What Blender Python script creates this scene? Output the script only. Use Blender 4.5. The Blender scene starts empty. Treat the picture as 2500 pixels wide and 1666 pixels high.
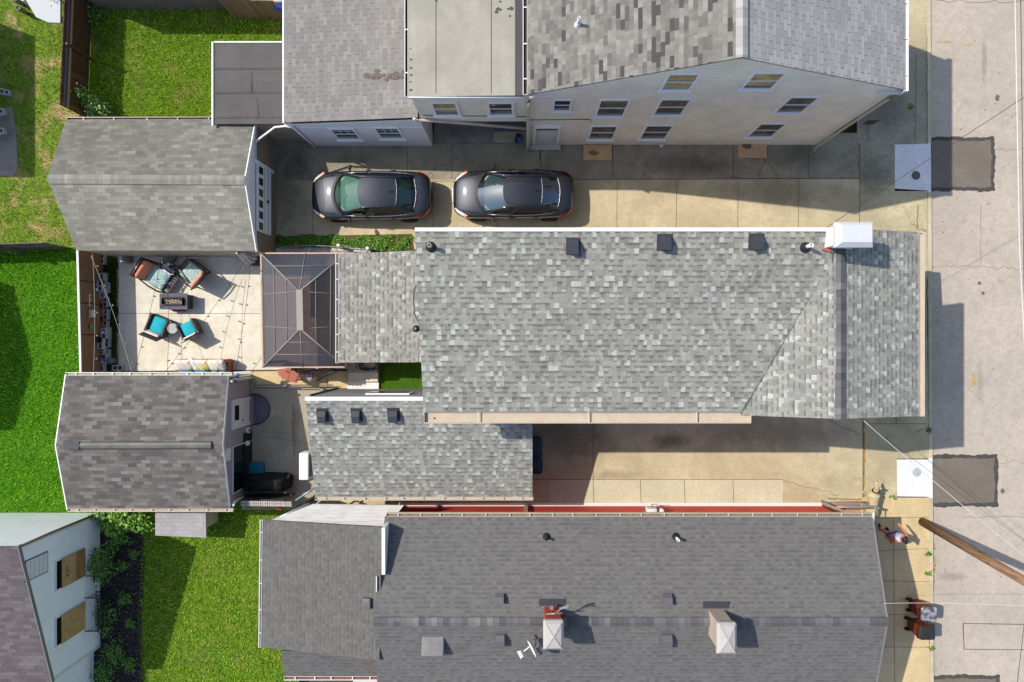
import bpy, bmesh, math, random
import numpy as np
from mathutils import Vector, Matrix
R = math.radians
random.seed(7); rng = np.random.default_rng(11)
sc = bpy.context.scene; col = sc.collection
# ---------------------------------------------------------------- scale: ground pixels of a straight-down survey -> metres
H = 27.3; S = 0.015735; U0 = 1285.0; V0 = 826.0
def P(u, v, z=0.0):
    k = (H - z) / H
    return Vector(((u - U0) * S * k, -(v - V0) * S * k, z))
def G(X, Y, z=0.0): return Vector((X * S, -Y * S, z))
def WY(u, v, Y0):
    k = Y0 / (v - V0); return Vector(((u - U0) * S * k, -Y0 * S, H * (1 - k)))
def WX(u, v, X0):
    k = X0 / (u - U0); return Vector((X0 * S, -(v - V0) * S * k, H * (1 - k)))
def onplane(pl, u, v):
    a, b, c = pl; n = (b - a).cross(c - a); o = Vector((0, 0, H)); d = P(u, v, 0) - o
    return o + d * ((a - o).dot(n) / d.dot(n))
def lin(c):
    c /= 255.0
    return c / 12.92 if c <= .04045 else ((c + .055) / 1.055) ** 2.4
A0 = 0.74
def C(r, g, b, f=1.0): return (lin(r) * A0 * f, lin(g) * A0 * f, lin(b) * A0 * f, 1)

# ---------------------------------------------------------------- materials
class NT:
    def __init__(s, name):
        s.m = bpy.data.materials.new(name); s.m.use_nodes = True
        s.t = s.m.node_tree; s.n = s.t.nodes; s.l = s.t.links
        s.b = s.n['Principled BSDF']; s.out = s.n['Material Output']
    def node(s, typ, **kw):
        x = s.n.new(typ)
        for k, v in kw.items(): setattr(x, k, v)
        return x
    def put(s, sock, v):
        if v is None: return
        if isinstance(v, bpy.types.NodeSocket): s.l.new(v, sock)
        else: sock.default_value = v
    def math(s, op, a, b=None, c=None, clamp=False):
        x = s.node('ShaderNodeMath', operation=op, use_clamp=clamp)
        for i, q in enumerate((a, b, c)):
            if q is not None: s.put(x.inputs[i], q)
        return x.outputs[0]
    def mix(s, f, a, b, blend='MIX'):
        x = s.node('ShaderNodeMix', data_type='RGBA', blend_type=blend)
        s.put(x.inputs['Factor'], f); s.put(x.inputs[6], a); s.put(x.inputs[7], b)
        return x.outputs[2]
    def noise(s, scale, vec=None, detail=3, rough=.55, dist=0.0):
        x = s.node('ShaderNodeTexNoise'); x.inputs['Scale'].default_value = scale
        x.inputs['Detail'].default_value = detail; x.inputs['Roughness'].default_value = rough
        x.inputs['Distortion'].default_value = dist
        if vec is not None: s.put(x.inputs['Vector'], vec)
        return x.outputs['Fac']
    def ramp(s, f, stops, interp='LINEAR'):
        x = s.node('ShaderNodeValToRGB'); e = x.color_ramp; e.interpolation = interp
        while len(e.elements) < len(stops): e.elements.new(.5)
        for el, (p, c) in zip(e.elements, stops):
            el.position = p; el.color = c if len(c) == 4 else (*c, 1)
        s.put(x.inputs[0], f); return x.outputs[0]
    def remap(s, f, a, b, c=0.0, d=1.0):
        x = s.node('ShaderNodeMapRange'); x.clamp = True
        for i, q in enumerate((f, a, b, c, d)): s.put(x.inputs[i], q)
        return x.outputs[0]
    def obj(s): return s.node('ShaderNodeTexCoord').outputs['Object']
    def geo(s): return s.node('ShaderNodeNewGeometry').outputs['Position']
    def uv(s): return s.node('ShaderNodeTexCoord').outputs['UV']
    def scale(s, vec, x, y, z):
        m = s.node('ShaderNodeMapping'); s.put(m.inputs[0], vec); m.inputs['Scale'].default_value = (x, y, z)
        return m.outputs[0]
    def bump(s, h, strength=.3, dist=.02):
        x = s.node('ShaderNodeBump'); x.inputs['Strength'].default_value = strength
        x.inputs['Distance'].default_value = dist; s.put(x.inputs['Height'], h)
        s.l.new(x.outputs[0], s.b.inputs['Normal'])
    def fin(s, colr, rough=.8, metal=0.0, spec=None, **kw):
        s.put(s.b.inputs['Base Color'], colr); s.put(s.b.inputs['Roughness'], rough); s.put(s.b.inputs['Metallic'], metal)
        if spec is not None: s.b.inputs['Specular IOR Level'].default_value = spec
        for k, v in kw.items(): s.put(s.b.inputs[k], v)
        return s.m
def dk(c, f): return (c[0] * f, c[1] * f, c[2] * f, 1)

def plain(name, c, rough=.7, var=.15, sc_=6.0, bump=.15, fine=60.0, metal=0.0, spec=.3, **kw):
    t = NT(name); p = t.geo()
    f = t.noise(sc_, p, 4, .6); g = t.noise(fine, p, 2)
    q = t.mix(t.remap(f, .3, .7), dk(c, 1 - var), dk(c, 1 + var * .6))
    q = t.mix(t.remap(g, .35, .65, 0, .35), q, dk(c, 1 - var * 1.5))
    if bump: t.bump(g, bump, .01)
    return t.fin(q, rough, metal, spec, **kw)

def concrete(name, c, stain=.45, big=.5, warm=None, crack=0.0, speck=.5, spots=()):
    t = NT(name); p = t.geo()
    a = t.noise(big, p, 5, .62, .6); b = t.noise(3.2, p, 4, .65); d = t.noise(22, p, 3, .6); f = t.noise(55, p, 3, .7)
    q = t.mix(t.remap(a, .36, .66), dk(c, 1 - stain), dk(c, 1.06))
    q = t.mix(t.remap(b, .42, .72, 0, .55), q, dk(warm or c, .82))
    q = t.mix(t.remap(d, .5, .75, 0, .4), q, dk(c, .68)); q = t.mix(t.remap(t.noise(8.5, p, 4, .75), .48, .7, 0, .2 + speck * .5), q, dk(c, .62)); q = t.mix(t.remap(t.noise(13, p, 3, .7), .55, .72, 0, .15 + speck * .35), q, dk(c, 1.22))
    q = t.mix(t.remap(f, .52, .68, 0, speck), q, dk(c, .5))
    q = t.mix(t.remap(t.noise(38, p, 2), .58, .72, 0, speck * .7), q, dk(c, 1.25))
    if crack:
        v = t.node('ShaderNodeTexVoronoi', feature='DISTANCE_TO_EDGE'); v.inputs['Scale'].default_value = .33
        w = t.node('ShaderNodeVectorMath', operation='ADD'); t.put(w.inputs[0], p)
        nn = t.node('ShaderNodeTexNoise'); nn.inputs['Scale'].default_value = 1.3; nn.inputs['Detail'].default_value = 6
        t.l.new(p, nn.inputs['Vector']); sb = t.node('ShaderNodeVectorMath', operation='SCALE'); t.l.new(nn.outputs['Color'], sb.inputs[0]); sb.inputs['Scale'].default_value = 1.6
        t.l.new(sb.outputs[0], w.inputs[1]); t.l.new(w.outputs[0], v.inputs['Vector'])
        m = t.math('MULTIPLY', t.math('LESS_THAN', v.outputs['Distance'], .0055), t.remap(t.noise(.35, p, 2), .5, .6, 0, crack))
        q = t.mix(m, q, dk(c, .28))
    for su, sv, ru, rv, amt in spots:      # old oil and tyre stains, soft and broken at the edge
        x = t.node('ShaderNodeSeparateXYZ'); t.l.new(p, x.inputs[0]); c0 = P(su, sv, 0)
        dx = t.math('DIVIDE', t.math('SUBTRACT', x.outputs[0], c0.x), ru * S); dy = t.math('DIVIDE', t.math('SUBTRACT', x.outputs[1], c0.y), rv * S)
        r = t.math('SQRT', t.math('ADD', t.math('MULTIPLY', dx, dx), t.math('MULTIPLY', dy, dy)))
        r = t.math('ADD', r, t.math('MULTIPLY', t.math('SUBTRACT', t.noise(2.2, p, 5, .7), .5), 1.6)); q = t.mix(t.remap(r, .35, 1.05, amt, 0), q, dk(c, .22))
    t.bump(f, .25, .01)
    return t.fin(q, .88, 0, .2)

def shingle(name, stops, expo=.155, tab=.2, dash=.55, dashw=.2, thin=.12, joint=.35, jw=.05, stagger=1.0, jit=.12, stain=.2,
            staincol=(.05, .05, .045, 1), raised=.5, gran=.18, interp='LINEAR', tint=.25, g=(1, 1, 1)):
    stops = [(p_, (c_[0] * g[0], c_[1] * g[1], c_[2] * g[2], 1)) for p_, c_ in stops]; staincol = (staincol[0] * g[0], staincol[1] * g[1], staincol[2] * g[2], 1)
    t = NT(name); uv = t.uv(); x = t.node('ShaderNodeSeparateXYZ'); t.l.new(uv, x.inputs[0]); u, v = x.outputs[0], x.outputs[1]
    gp = t.geo()
    # rows wander a little, as laid by hand
    v = t.math('ADD', v, t.math('MULTIPLY', t.math('SUBTRACT', t.noise(.7, uv, 2), .5), .05))
    rv = t.math('DIVIDE', v, expo)
    def cell(off):
        row = t.math('ADD', t.math('FLOOR', rv), off)
        wn = t.node('ShaderNodeTexWhiteNoise', noise_dimensions='1D'); t.put(wn.inputs['W'], row)
        if stagger == 1.0: sh = t.math('MULTIPLY', wn.outputs[0], 7.31)
        else: sh = t.math('ADD', t.math('MULTIPLY', row, stagger), t.math('MULTIPLY', wn.outputs[0], .12))
        uu = t.math('ADD', t.math('DIVIDE', u, tab), sh)
        if jit:
            s_ = t.math('SINE', t.math('ADD', t.math('MULTIPLY', uu, 2.17), t.math('MULTIPLY', row, 3.7)))
            uu = t.math('ADD', uu, t.math('MULTIPLY', s_, jit))
        c_ = t.math('FLOOR', uu); cv = t.node('ShaderNodeCombineXYZ'); t.put(cv.inputs[0], c_); t.put(cv.inputs[1], row)
        w2 = t.node('ShaderNodeTexWhiteNoise', noise_dimensions='2D'); t.l.new(cv.outputs[0], w2.inputs['Vector'])
        sp = t.node('ShaderNodeSeparateColor'); t.l.new(w2.outputs['Color'], sp.inputs[0])
        par = t.math('MULTIPLY', t.math('FRACT', t.math('MULTIPLY', c_, .5)), 2.0); alt = t.math('ABSOLUTE', t.math('SUBTRACT', par, t.math('LESS_THAN', sp.outputs[1], .2)))
        return t.math('FRACT', uu), w2.outputs['Value'], sp.outputs[1], sp.outputs[2], alt
    fu, r0, r1, r2, al = cell(0.0)
    _, q0, q1, q2, ql = cell(1.0)
    fv = t.math('FRACT', rv)
    if raised >= .42: r0 = t.math('MULTIPLY', r0, t.math('ADD', .83, t.math('MULTIPLY', al, .17)))   # the palest granules only on every other tab
    base = t.ramp(r0, stops, interp)
    # tone drifts across each tab so neighbours blend, as granule colour drops do
    grad = t.math('MULTIPLY', t.math('SUBTRACT', t.math('FRACT', t.math('ADD', fu, r2)), .5), tint)
    base = t.mix(t.math('ADD', .0, t.math('ABSOLUTE', grad)), base, stops[0][1])
    up = ql if raised >= .42 else t.math('LESS_THAN', q1, raised)
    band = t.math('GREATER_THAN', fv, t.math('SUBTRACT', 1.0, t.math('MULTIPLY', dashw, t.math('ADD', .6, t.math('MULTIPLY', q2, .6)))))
    m = t.math('MULTIPLY', t.math('MULTIPLY', up, band), dash)  # shadow below each raised tab, painted into the shingle colour
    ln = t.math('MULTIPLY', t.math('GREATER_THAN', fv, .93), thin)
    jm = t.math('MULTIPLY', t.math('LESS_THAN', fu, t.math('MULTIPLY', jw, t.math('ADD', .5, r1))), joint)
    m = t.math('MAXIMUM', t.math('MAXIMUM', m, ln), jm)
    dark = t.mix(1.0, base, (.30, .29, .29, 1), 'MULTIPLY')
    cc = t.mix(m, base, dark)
    g1 = t.noise(80, gp, 2, .7); cc = t.mix(t.remap(g1, .4, .7, 0, gran), cc, dk(stops[0][1], .45))
    g2 = t.noise(40, gp, 2, .7); cc = t.mix(t.remap(g2, .45, .7, 0, gran * .9), cc, dk(stops[-1][1], 1.0))
    if stain:
        s1 = t.noise(.55, t.scale(uv, 1, .45, 1), 5, .6, .4); cc = t.mix(t.remap(s1, .44, .72, 0, stain), cc, staincol)
        s2 = t.noise(3.0, gp, 4, .65); cc = t.mix(t.remap(s2, .5, .75, 0, stain * .7), cc, staincol)
    # real relief: each course laps over the one below, raised tabs are double thickness
    hgt = t.math('ADD', t.math('MULTIPLY', t.math('SUBTRACT', 1.0, fv), .6), t.math('MULTIPLY', al if raised >= .42 else t.math('LESS_THAN', r1, raised), .5))
    hgt = t.math('ADD', hgt, t.math('MULTIPLY', g1, .25)); t.bump(hgt, .35, .012)
    return t.fin(cc, .92, 0, .15)

def siding(name, c, pitch=.11, axis='Z', dirt=.18, line=.35):
    t = NT(name); p = t.geo(); x = t.node('ShaderNodeSeparateXYZ'); t.l.new(p, x.inputs[0])
    f = t.math('FRACT', t.math('DIVIDE', x.outputs['XYZ'.index(axis)], pitch))
    q = t.mix(t.remap(t.noise(1.2, p, 4, .6), .35, .7), dk(c, 1 - dirt), dk(c, 1.05))
    q = t.mix(t.remap(t.noise(9, t.scale(p, 1, 1, .15), 3), .5, .75, 0, dirt * 1.5), q, dk(c, .7))
    q = t.mix(t.math('MULTIPLY', t.math('LESS_THAN', f, .09), line), q, dk(c, .45))
    q = t.mix(t.remap(t.noise(150, p, 2), .5, .7, 0, .12), q, dk(c, .7))
    t.bump(f, .3, .012); return t.fin(q, .6, 0, .3)

def bricky(name, c1, c2, mortar, bw=.4, bh=.2, ms=.012, axes='XZ'):
    t = NT(name); p = t.geo(); x = t.node('ShaderNodeSeparateXYZ'); t.l.new(p, x.inputs[0]); cv = t.node('ShaderNodeCombineXYZ')
    t.l.new(x.outputs['XYZ'.index(axes[0])], cv.inputs[0]); t.l.new(x.outputs['XYZ'.index(axes[1])], cv.inputs[1])
    b = t.node('ShaderNodeTexBrick'); t.l.new(cv.outputs[0], b.inputs['Vector']); b.inputs['Scale'].default_value = 1
    b.inputs['Brick Width'].default_value = bw; b.inputs['Row Height'].default_value = bh; b.inputs['Mortar Size'].default_value = ms
    b.inputs['Color1'].default_value = c1; b.inputs['Color2'].default_value = c2; b.inputs['Mortar'].default_value = mortar
    q = t.mix(t.remap(t.noise(2.5, p, 5, .65), .4, .72, 0, .45), b.outputs['Color'], dk(c1, .6))
    t.bump(t.math('SUBTRACT', 1, b.outputs['Fac']), .4, .01); return t.fin(q, .9, 0, .2)

def planks(name, c, pitch=.14, axis='X', var=.4, rough=.85, gap=.05):
    t = NT(name); p = t.geo(); x = t.node('ShaderNodeSeparateXYZ'); t.l.new(p, x.inputs[0])
    a = t.math('DIVIDE', x.outputs['XYZ'.index(axis)], pitch); f = t.math('FRACT', a)
    w = t.node('ShaderNodeTexWhiteNoise', noise_dimensions='1D'); t.put(w.inputs['W'], t.math('FLOOR', a))
    q = t.mix(w.outputs[0], dk(c, 1 - var), dk(c, 1 + var * .4))
    s = [2, 2, 2]; s['XYZ'.index(axis)] = 30
    q = t.mix(t.remap(t.noise(1, t.scale(p, *s), 4, .65), .4, .7, 0, .55), q, dk(c, .5))
    q = t.mix(t.remap(t.noise(1.5, p, 3), .45, .7, 0, .4), q, dk(c, .6))
    q = t.mix(t.math('MULTIPLY', t.math('LESS_THAN', f, gap), .8), q, dk(c, .15))
    return t.fin(q, rough, 0, .2)

def island(name, stops, rough=.6, transl=.0, spec=.25, patch=None):
    t = NT(name); g = t.node('ShaderNodeNewGeometry')
    q = t.ramp(g.outputs['Random Per Island'], stops)
    if patch:
        for sc_, lo, hi, amt, colr in patch: q = t.mix(t.remap(t.noise(sc_, g.outputs['Position'], 4, .6), lo, hi, 0, amt), q, colr)
    return t.fin(q, rough, 0, spec)

def glassy(name, c, rough=.04, spec=.8, var=None):
    t = NT(name); p = t.geo(); q = c
    if var: q = t.mix(t.remap(t.noise(var[0], p, 2), .42, .58), c, var[1])
    return t.fin(q, rough, 0, spec)

M = {}
# ---------------------------------------------------------------- mesh builder
class MB:
    def __init__(s): s.v = []; s.f = []; s.uv = None; s.sm = []
    def add(s, vs, fs, smooth=False):
        o = len(s.v); s.v += [Vector(v) for v in vs]; s.f += [tuple(i + o for i in f) for f in fs]; s.sm += [smooth] * len(fs); return s
    def obox(s, o, ex, ey, ez, a0, a1, b0, b1, c0, c1):
        o = Vector(o)
        q = [o + ex * a + ey * b + ez * c for c in (c0, c1) for b in (b0, b1) for a in (a0, a1)]
        return s.add(q, [(0, 2, 3, 1), (4, 5, 7, 6), (0, 1, 5, 4), (2, 6, 7, 3), (0, 4, 6, 2), (1, 3, 7, 5)])
    def box(s, c, size, rz=0.0, tilt=None):
        m = Matrix.Rotation(rz, 3, 'Z')
        if tilt is not None: m = m @ tilt
        ex, ey, ez = m @ Vector((1, 0, 0)), m @ Vector((0, 1, 0)), m @ Vector((0, 0, 1))
        a, b, d = size[0] / 2, size[1] / 2, size[2] / 2
        return s.obox(c, ex, ey, ez, -a, a, -b, b, -d, d)
    def rbox(s, c, size, r=.03, rz=0.0, tilt=None, seg=3, puff=0.0):
        """soft-edged box: rounded in plan with chamfered top and bottom"""
        m = Matrix.Rotation(rz, 3, 'Z')
        if tilt is not None: m = m @ tilt
        a, b, d = size[0] / 2, size[1] / 2, size[2] / 2; r = min(r, a * .95, b * .95); e = min(r, d * .9)
        rings = []
        for (dz, ins) in ((-d, e), (-d + e * .3, e * .25), (-d + e, 0), (d - e, 0), (d - e * .3, e * .25), (d, e)):
            ring = []
            for cx, cy, a0 in ((a - r, b - r, 0), (-a + r, b - r, 90), (-a + r, -b + r, 180), (a - r, -b + r, 270)):
                for i in range(seg + 1):
                    t = R(a0 + 90 * i / seg); rr = max(r - ins, .001)
                    ring.append(Vector((cx + rr * math.cos(t), cy + rr * math.sin(t), dz)))
            rings.append(ring)
        n = len(rings[0]); vs = [Vector(c) + m @ p for ring in rings for p in ring]; fs = []
        for k in range(len(rings) - 1):
            for i in range(n): fs.append((k * n + i, k * n + (i + 1) % n, (k + 1) * n + (i + 1) % n, (k + 1) * n + i))
        fs.append(tuple(range(n - 1, -1, -1)))
        top = len(vs); vs.append(Vector(c) + m @ Vector((0, 0, d + puff)))
        for i in range(n): fs.append((5 * n + i, 5 * n + (i + 1) % n, top))
        return s.add(vs, fs, True)
    def poly(s, pts): return s.add(pts, [tuple(range(len(pts)))])
    def slab(s, pts, th):
        n = len(pts); a = [Vector(p) for p in pts]; b = [p - Vector((0, 0, th)) for p in a]
        fs = [tuple(range(n)), tuple(range(2 * n - 1, n - 1, -1))] + [(i, i + n, (i + 1) % n + n, (i + 1) % n) for i in range(n)]
        return s.add(a + b, fs)
    def walls(s, pts, z0=0.0):
        n = len(pts); a = [Vector(p) for p in pts]; b = [Vector((p.x, p.y, z0)) for p in a]
        return s.add(a + b, [(i, (i + 1) % n, (i + 1) % n + n, i + n) for i in range(n)])
    def tube(s, pts, r, n=8, cap=True, r2=None):
        pts = [Vector(p) for p in pts]; rings = []; L = len(pts)
        for i, p in enumerate(pts):
            d = (pts[min(i + 1, L - 1)] - pts[max(i - 1, 0)]).normalized()
            a = d.cross(Vector((0, 0, 1)))
            if a.length < .05: a = d.cross(Vector((1, 0, 0)))
            a.normalize(); b = d.cross(a); rr = r if r2 is None else r + (r2 - r) * i / (L - 1)
            rings.append([p + (a * math.cos(2 * math.pi * j / n) + b * math.sin(2 * math.pi * j / n)) * rr for j in range(n)])
        vs = [q for g in rings for q in g]; fs = []
        for k in range(L - 1):
            for j in range(n): fs.append((k * n + j, k * n + (j + 1) % n, (k + 1) * n + (j + 1) % n, (k + 1) * n + j))
        if cap: fs += [tuple(range(n - 1, -1, -1)), tuple((L - 1) * n + j for j in range(n))]
        return s.add(vs, fs, True)
    def lathe(s, c, prof, n=20, axis=None):
        c = Vector(c); m = axis or Matrix.Identity(3); vs = []; fs = []; L = len(prof)
        for r, z in prof:
            for j in range(n):
                t = 2 * math.pi * j / n; vs.append(c + m @ Vector((r * math.cos(t), r * math.sin(t), z)))
        for k in range(L - 1):
            for j in range(n): fs.append((k * n + j, k * n + (j + 1) % n, (k + 1) * n + (j + 1) % n, (k + 1) * n + j))
        fs += [tuple(range(n - 1, -1, -1)), tuple((L - 1) * n + j for j in range(n))]
        return s.add(vs, fs, True)
    def blob(s, c, rad, seed=0, amp=.15, nu=14, nv=9, m=None):
        rg = random.Random(seed); ph = [rg.uniform(0, 6.28) for _ in range(6)]; c = Vector(c); vs = []; fs = []
        for i in range(nv + 1):
            th = math.pi * i / nv
            for j in range(nu):
                a = 2 * math.pi * j / nu
                k = 1 + amp * (math.sin(3 * a + ph[0] + 2 * th) + math.sin(2 * a + ph[1] - 3 * th) + .6 * math.sin(5 * a + ph[2] + 4 * th)) / 2
                p = Vector((rad[0] * math.sin(th) * math.cos(a) * k, rad[1] * math.sin(th) * math.sin(a) * k, rad[2] * math.cos(th) * k))
                vs.append(c + (m @ p if m else p))
        for i in range(nv):
            for j in range(nu): fs.append((i * nu + j, (i + 1) * nu + j, (i + 1) * nu + (j + 1) % nu, i * nu + (j + 1) % nu))
        return s.add(vs, fs, True)
    def build(s, name, mat, parent=None, bevel=0.0, fixn=True):
        off = Vector((0, 0, 0)); r = parent
        if r is not None:
            while r.parent: r = r.parent
            off = r.location.copy()
        me = bpy.data.meshes.new(name); me.from_pydata([v - off for v in s.v], [], s.f)
        me.polygons.foreach_set('use_smooth', s.sm)
        if fixn:
            bm = bmesh.new(); bm.from_mesh(me); bmesh.ops.recalc_face_normals(bm, faces=bm.faces)
            if bevel:
                bmesh.ops.remove_doubles(bm, verts=bm.verts, dist=1e-5)
                es = [e for e in bm.edges if len(e.link_faces) == 2 and e.calc_face_angle(0) > R(35)]
                bmesh.ops.bevel(bm, geom=es, offset=bevel, segments=2, affect='EDGES', profile=.6)
            bm.to_mesh(me); bm.free()
        if s.uv is not None and not bevel:
            pass
        o = bpy.data.objects.new(name, me); col.objects.link(o)
        me.materials.append(M[mat] if isinstance(mat, str) else mat)
        if parent is not None: o.parent = parent
        return o
def tag(o, label=None, cat=None, group=None, kind=None):
    if label: o['label'] = label
    if cat: o['category'] = cat
    if group: o['group'] = group
    if kind: o['kind'] = kind
    return o
def thing(name, label, cat, loc=(0, 0, 0), group=None):
    o = bpy.data.objects.new(name, None); o.empty_display_size = .2; o.location = Vector(loc); col.objects.link(o)
    return tag(o, label, cat, group)
def dup(o, parent=None):
    c = o.copy(); col.objects.link(c)
    if parent is not None: c.parent = parent
    for ch in list(o.children): dup(ch, c)
    return c
def struct(mb, name, mat): return tag(mb.build(name, mat), kind='structure')
def metre_uv(o, eave):
    """UV in metres: u along the eave, v up the slope"""
    me = o.data; e = Vector(eave).normalized(); lay = me.uv_layers.new(name='UVMap')
    big = max(me.polygons, key=lambda p: p.area); n = big.normal.copy()
    if n.z < 0: n = -n
    up = n.cross(e).normalized()
    if up.z < 0: up = -up
    for lp in me.loops:
        p = me.vertices[lp.vertex_index].co; lay.data[lp.index].uv = (p.dot(e), p.dot(up) + 50)
def roof(name, pts, mat, eave, parent, th=.07):
    o = MB().slab(pts, th).build(name, mat, parent); metre_uv(o, eave); return o
EX, EY, EZ = Vector((1, 0, 0)), Vector((0, 1, 0)), Vector((0, 0, 1))

def gutter(parent, p0, p1, out, mat='white', inner='gutter_dirt', w=.125, h=.1, step=1.0, strap=True, name='gutter'):
    p0, p1, out = Vector(p0), Vector(p1), Vector(out).normalized(); d = (p1 - p0); L = d.length; d.normalize(); z = Vector((0, 0, 1))
    b = MB()
    b.obox(p0, d, out, z, 0, L, 0, .012, -h, 0).obox(p0, d, out, z, 0, L, w - .022, w, -h, .012).obox(p0, d, out, z, 0, L, .012, w - .022, -h, -h + .012)
    b.obox(p0, d, out, z, -.012, 0, 0, w, -h, .005).obox(p0, d, out, z, L, L + .012, 0, w, -h, .005)
    if strap:
        k = max(1, int(L / step))
        for i in range(k):
            a = L * (i + .5) / k + random.uniform(-.06, .06); b.obox(p0, d, out, z, a - .018, a + .018, .012, w - .022, -.012, .004)
    g = b.build(name, mat, parent)
    MB().obox(p0, d, out, z, .002, L - .002, .013, w - .023, -h + .013, -h + .045).build('gutter_debris', inner, g)
    return g
def window(parent, o, ex, n, w, h, glass='glass_dark', upper=None, fw=.065, mat='trim_blue', rail=True, grid=0, name='window', sill=True):
    """o = lower left corner of the outer frame on the wall, ex along wall, n outward"""
    o = Vector(o); b = MB(); z = EZ; d = .05
    b.obox(o, ex, n, z, 0, w, -.01, d, h - fw, h).obox(o, ex, n, z, 0, fw, -.01, d, fw, h - fw).obox(o, ex, n, z, w - fw, w, -.01, d, fw, h - fw).obox(o, ex, n, z, 0, w, -.01, d, 0, fw)
    if rail: b.obox(o, ex, n, z, fw, w - fw, -.01, d * .7, h * .5 - .02, h * .5 + .02)
    f = b.build(name, mat, parent)
    if sill: MB().obox(o, ex, n, z, -.04, w + .04, -.01, .1, -.045, -.002).build('sill', mat, f)
    MB().obox(o, ex, n, z, fw, w - fw, .004, .012, fw, h * .5 - (.02 if rail else -.0)).build('pane', glass, f)
    MB().obox(o, ex, n, z, fw, w - fw, .008, .016, h * .5 + (.02 if rail else .0), h - fw).build('pane', upper or glass, f)
    if grid:
        g = MB()
        for i in range(1, grid): a = fw + (w - 2 * fw) * i / grid; g.obox(o, ex, n, z, a - .009, a + .009, .017, .024, h * .5 + .02, h - fw)
        g.obox(o, ex, n, z, fw, w - fw, .017, .023, h * .75 - .009, h * .75 + .009).build('muntins', mat, f)
    return f
# ---------------------------------------------------------------- palette
W_ = lambda a: (a, a, a, 1)
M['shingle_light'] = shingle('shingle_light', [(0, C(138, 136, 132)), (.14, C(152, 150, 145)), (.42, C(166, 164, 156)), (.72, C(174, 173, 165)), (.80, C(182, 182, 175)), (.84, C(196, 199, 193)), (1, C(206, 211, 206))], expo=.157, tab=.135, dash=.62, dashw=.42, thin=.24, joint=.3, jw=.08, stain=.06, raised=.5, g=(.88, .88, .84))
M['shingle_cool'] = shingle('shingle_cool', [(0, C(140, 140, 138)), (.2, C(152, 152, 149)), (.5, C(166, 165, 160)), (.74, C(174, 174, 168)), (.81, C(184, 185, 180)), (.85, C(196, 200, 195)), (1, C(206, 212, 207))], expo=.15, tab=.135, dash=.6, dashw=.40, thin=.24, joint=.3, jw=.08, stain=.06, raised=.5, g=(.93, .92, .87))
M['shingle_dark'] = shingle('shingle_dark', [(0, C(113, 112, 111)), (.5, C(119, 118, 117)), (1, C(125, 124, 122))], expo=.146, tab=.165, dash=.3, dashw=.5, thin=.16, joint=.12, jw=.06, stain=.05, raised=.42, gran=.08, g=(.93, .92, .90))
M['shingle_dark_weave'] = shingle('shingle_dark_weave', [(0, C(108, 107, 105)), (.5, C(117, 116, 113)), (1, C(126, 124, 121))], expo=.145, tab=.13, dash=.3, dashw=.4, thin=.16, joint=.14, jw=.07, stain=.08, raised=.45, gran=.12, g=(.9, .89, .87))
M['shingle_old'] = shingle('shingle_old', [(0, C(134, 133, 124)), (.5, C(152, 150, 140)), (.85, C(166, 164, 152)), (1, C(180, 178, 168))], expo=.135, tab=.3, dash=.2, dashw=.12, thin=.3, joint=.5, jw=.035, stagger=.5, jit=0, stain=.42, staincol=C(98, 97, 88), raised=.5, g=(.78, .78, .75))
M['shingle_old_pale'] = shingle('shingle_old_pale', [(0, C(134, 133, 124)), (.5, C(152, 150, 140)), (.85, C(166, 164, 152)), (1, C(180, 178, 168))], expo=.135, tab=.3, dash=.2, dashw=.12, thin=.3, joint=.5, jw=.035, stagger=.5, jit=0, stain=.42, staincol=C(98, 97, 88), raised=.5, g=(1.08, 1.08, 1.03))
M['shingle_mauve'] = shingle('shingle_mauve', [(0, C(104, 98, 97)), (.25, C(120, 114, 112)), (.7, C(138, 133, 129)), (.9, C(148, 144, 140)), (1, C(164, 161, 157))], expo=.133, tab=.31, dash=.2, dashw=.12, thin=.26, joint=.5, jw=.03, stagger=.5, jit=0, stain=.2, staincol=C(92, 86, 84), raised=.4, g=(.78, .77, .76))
M['shingle_lilac'] = shingle('shingle_lilac', [(0, C(156, 152, 152)), (.6, C(168, 164, 163)), (1, C(180, 177, 175))], expo=.14, tab=.34, dash=.06, dashw=.1, thin=.3, joint=.75, jw=.05, stagger=.5, jit=0, stain=.16, staincol=C(138, 132, 130), raised=.3, gran=.1, g=(.72, .72, .69))
M['shingle_patchy'] = shingle('shingle_patchy', [(0, C(84, 83, 82)), (.09, C(92, 91, 90)), (.13, C(124, 122, 120)), (.25, C(138, 135, 132)), (.5, C(154, 151, 147)), (.8, C(164, 161, 156)), (1, C(176, 174, 170))], expo=.13, tab=.34, dash=.06, dashw=.1, thin=.1, joint=.3, jw=.025, stain=.12, raised=.3, tint=.5, g=(.8, .79, .76))
M['shingle_slate'] = shingle('shingle_slate', [(0, C(146, 144, 149)), (.5, C(157, 155, 159)), (1, C(168, 166, 169))], expo=.13, tab=.36, dash=.06, dashw=.1, thin=.4, joint=.8, jw=.05, stagger=.5, jit=0, stain=.14, staincol=C(128, 126, 130), raised=.3, gran=.1, g=(1.28, 1.25, 1.16))
M['shingle_white_house'] = shingle('shingle_white_house', [(0, C(112, 104, 106)), (.5, C(128, 120, 121)), (1, C(148, 141, 142))], expo=.14, tab=.3, dash=.12, dashw=.14, thin=.3, joint=.4, jw=.04, stagger=.5, jit=0, stain=.25, staincol=C(100, 92, 94), g=(.8, .78, .78))
M['shed_tile'] = shingle('shed_tile', [(0, C(172, 166, 166)), (1, C(188, 183, 182))], expo=.15, tab=.26, dash=0, thin=.35, joint=.45, jw=.04, stagger=.5, jit=0, stain=.1, gran=.05)
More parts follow.
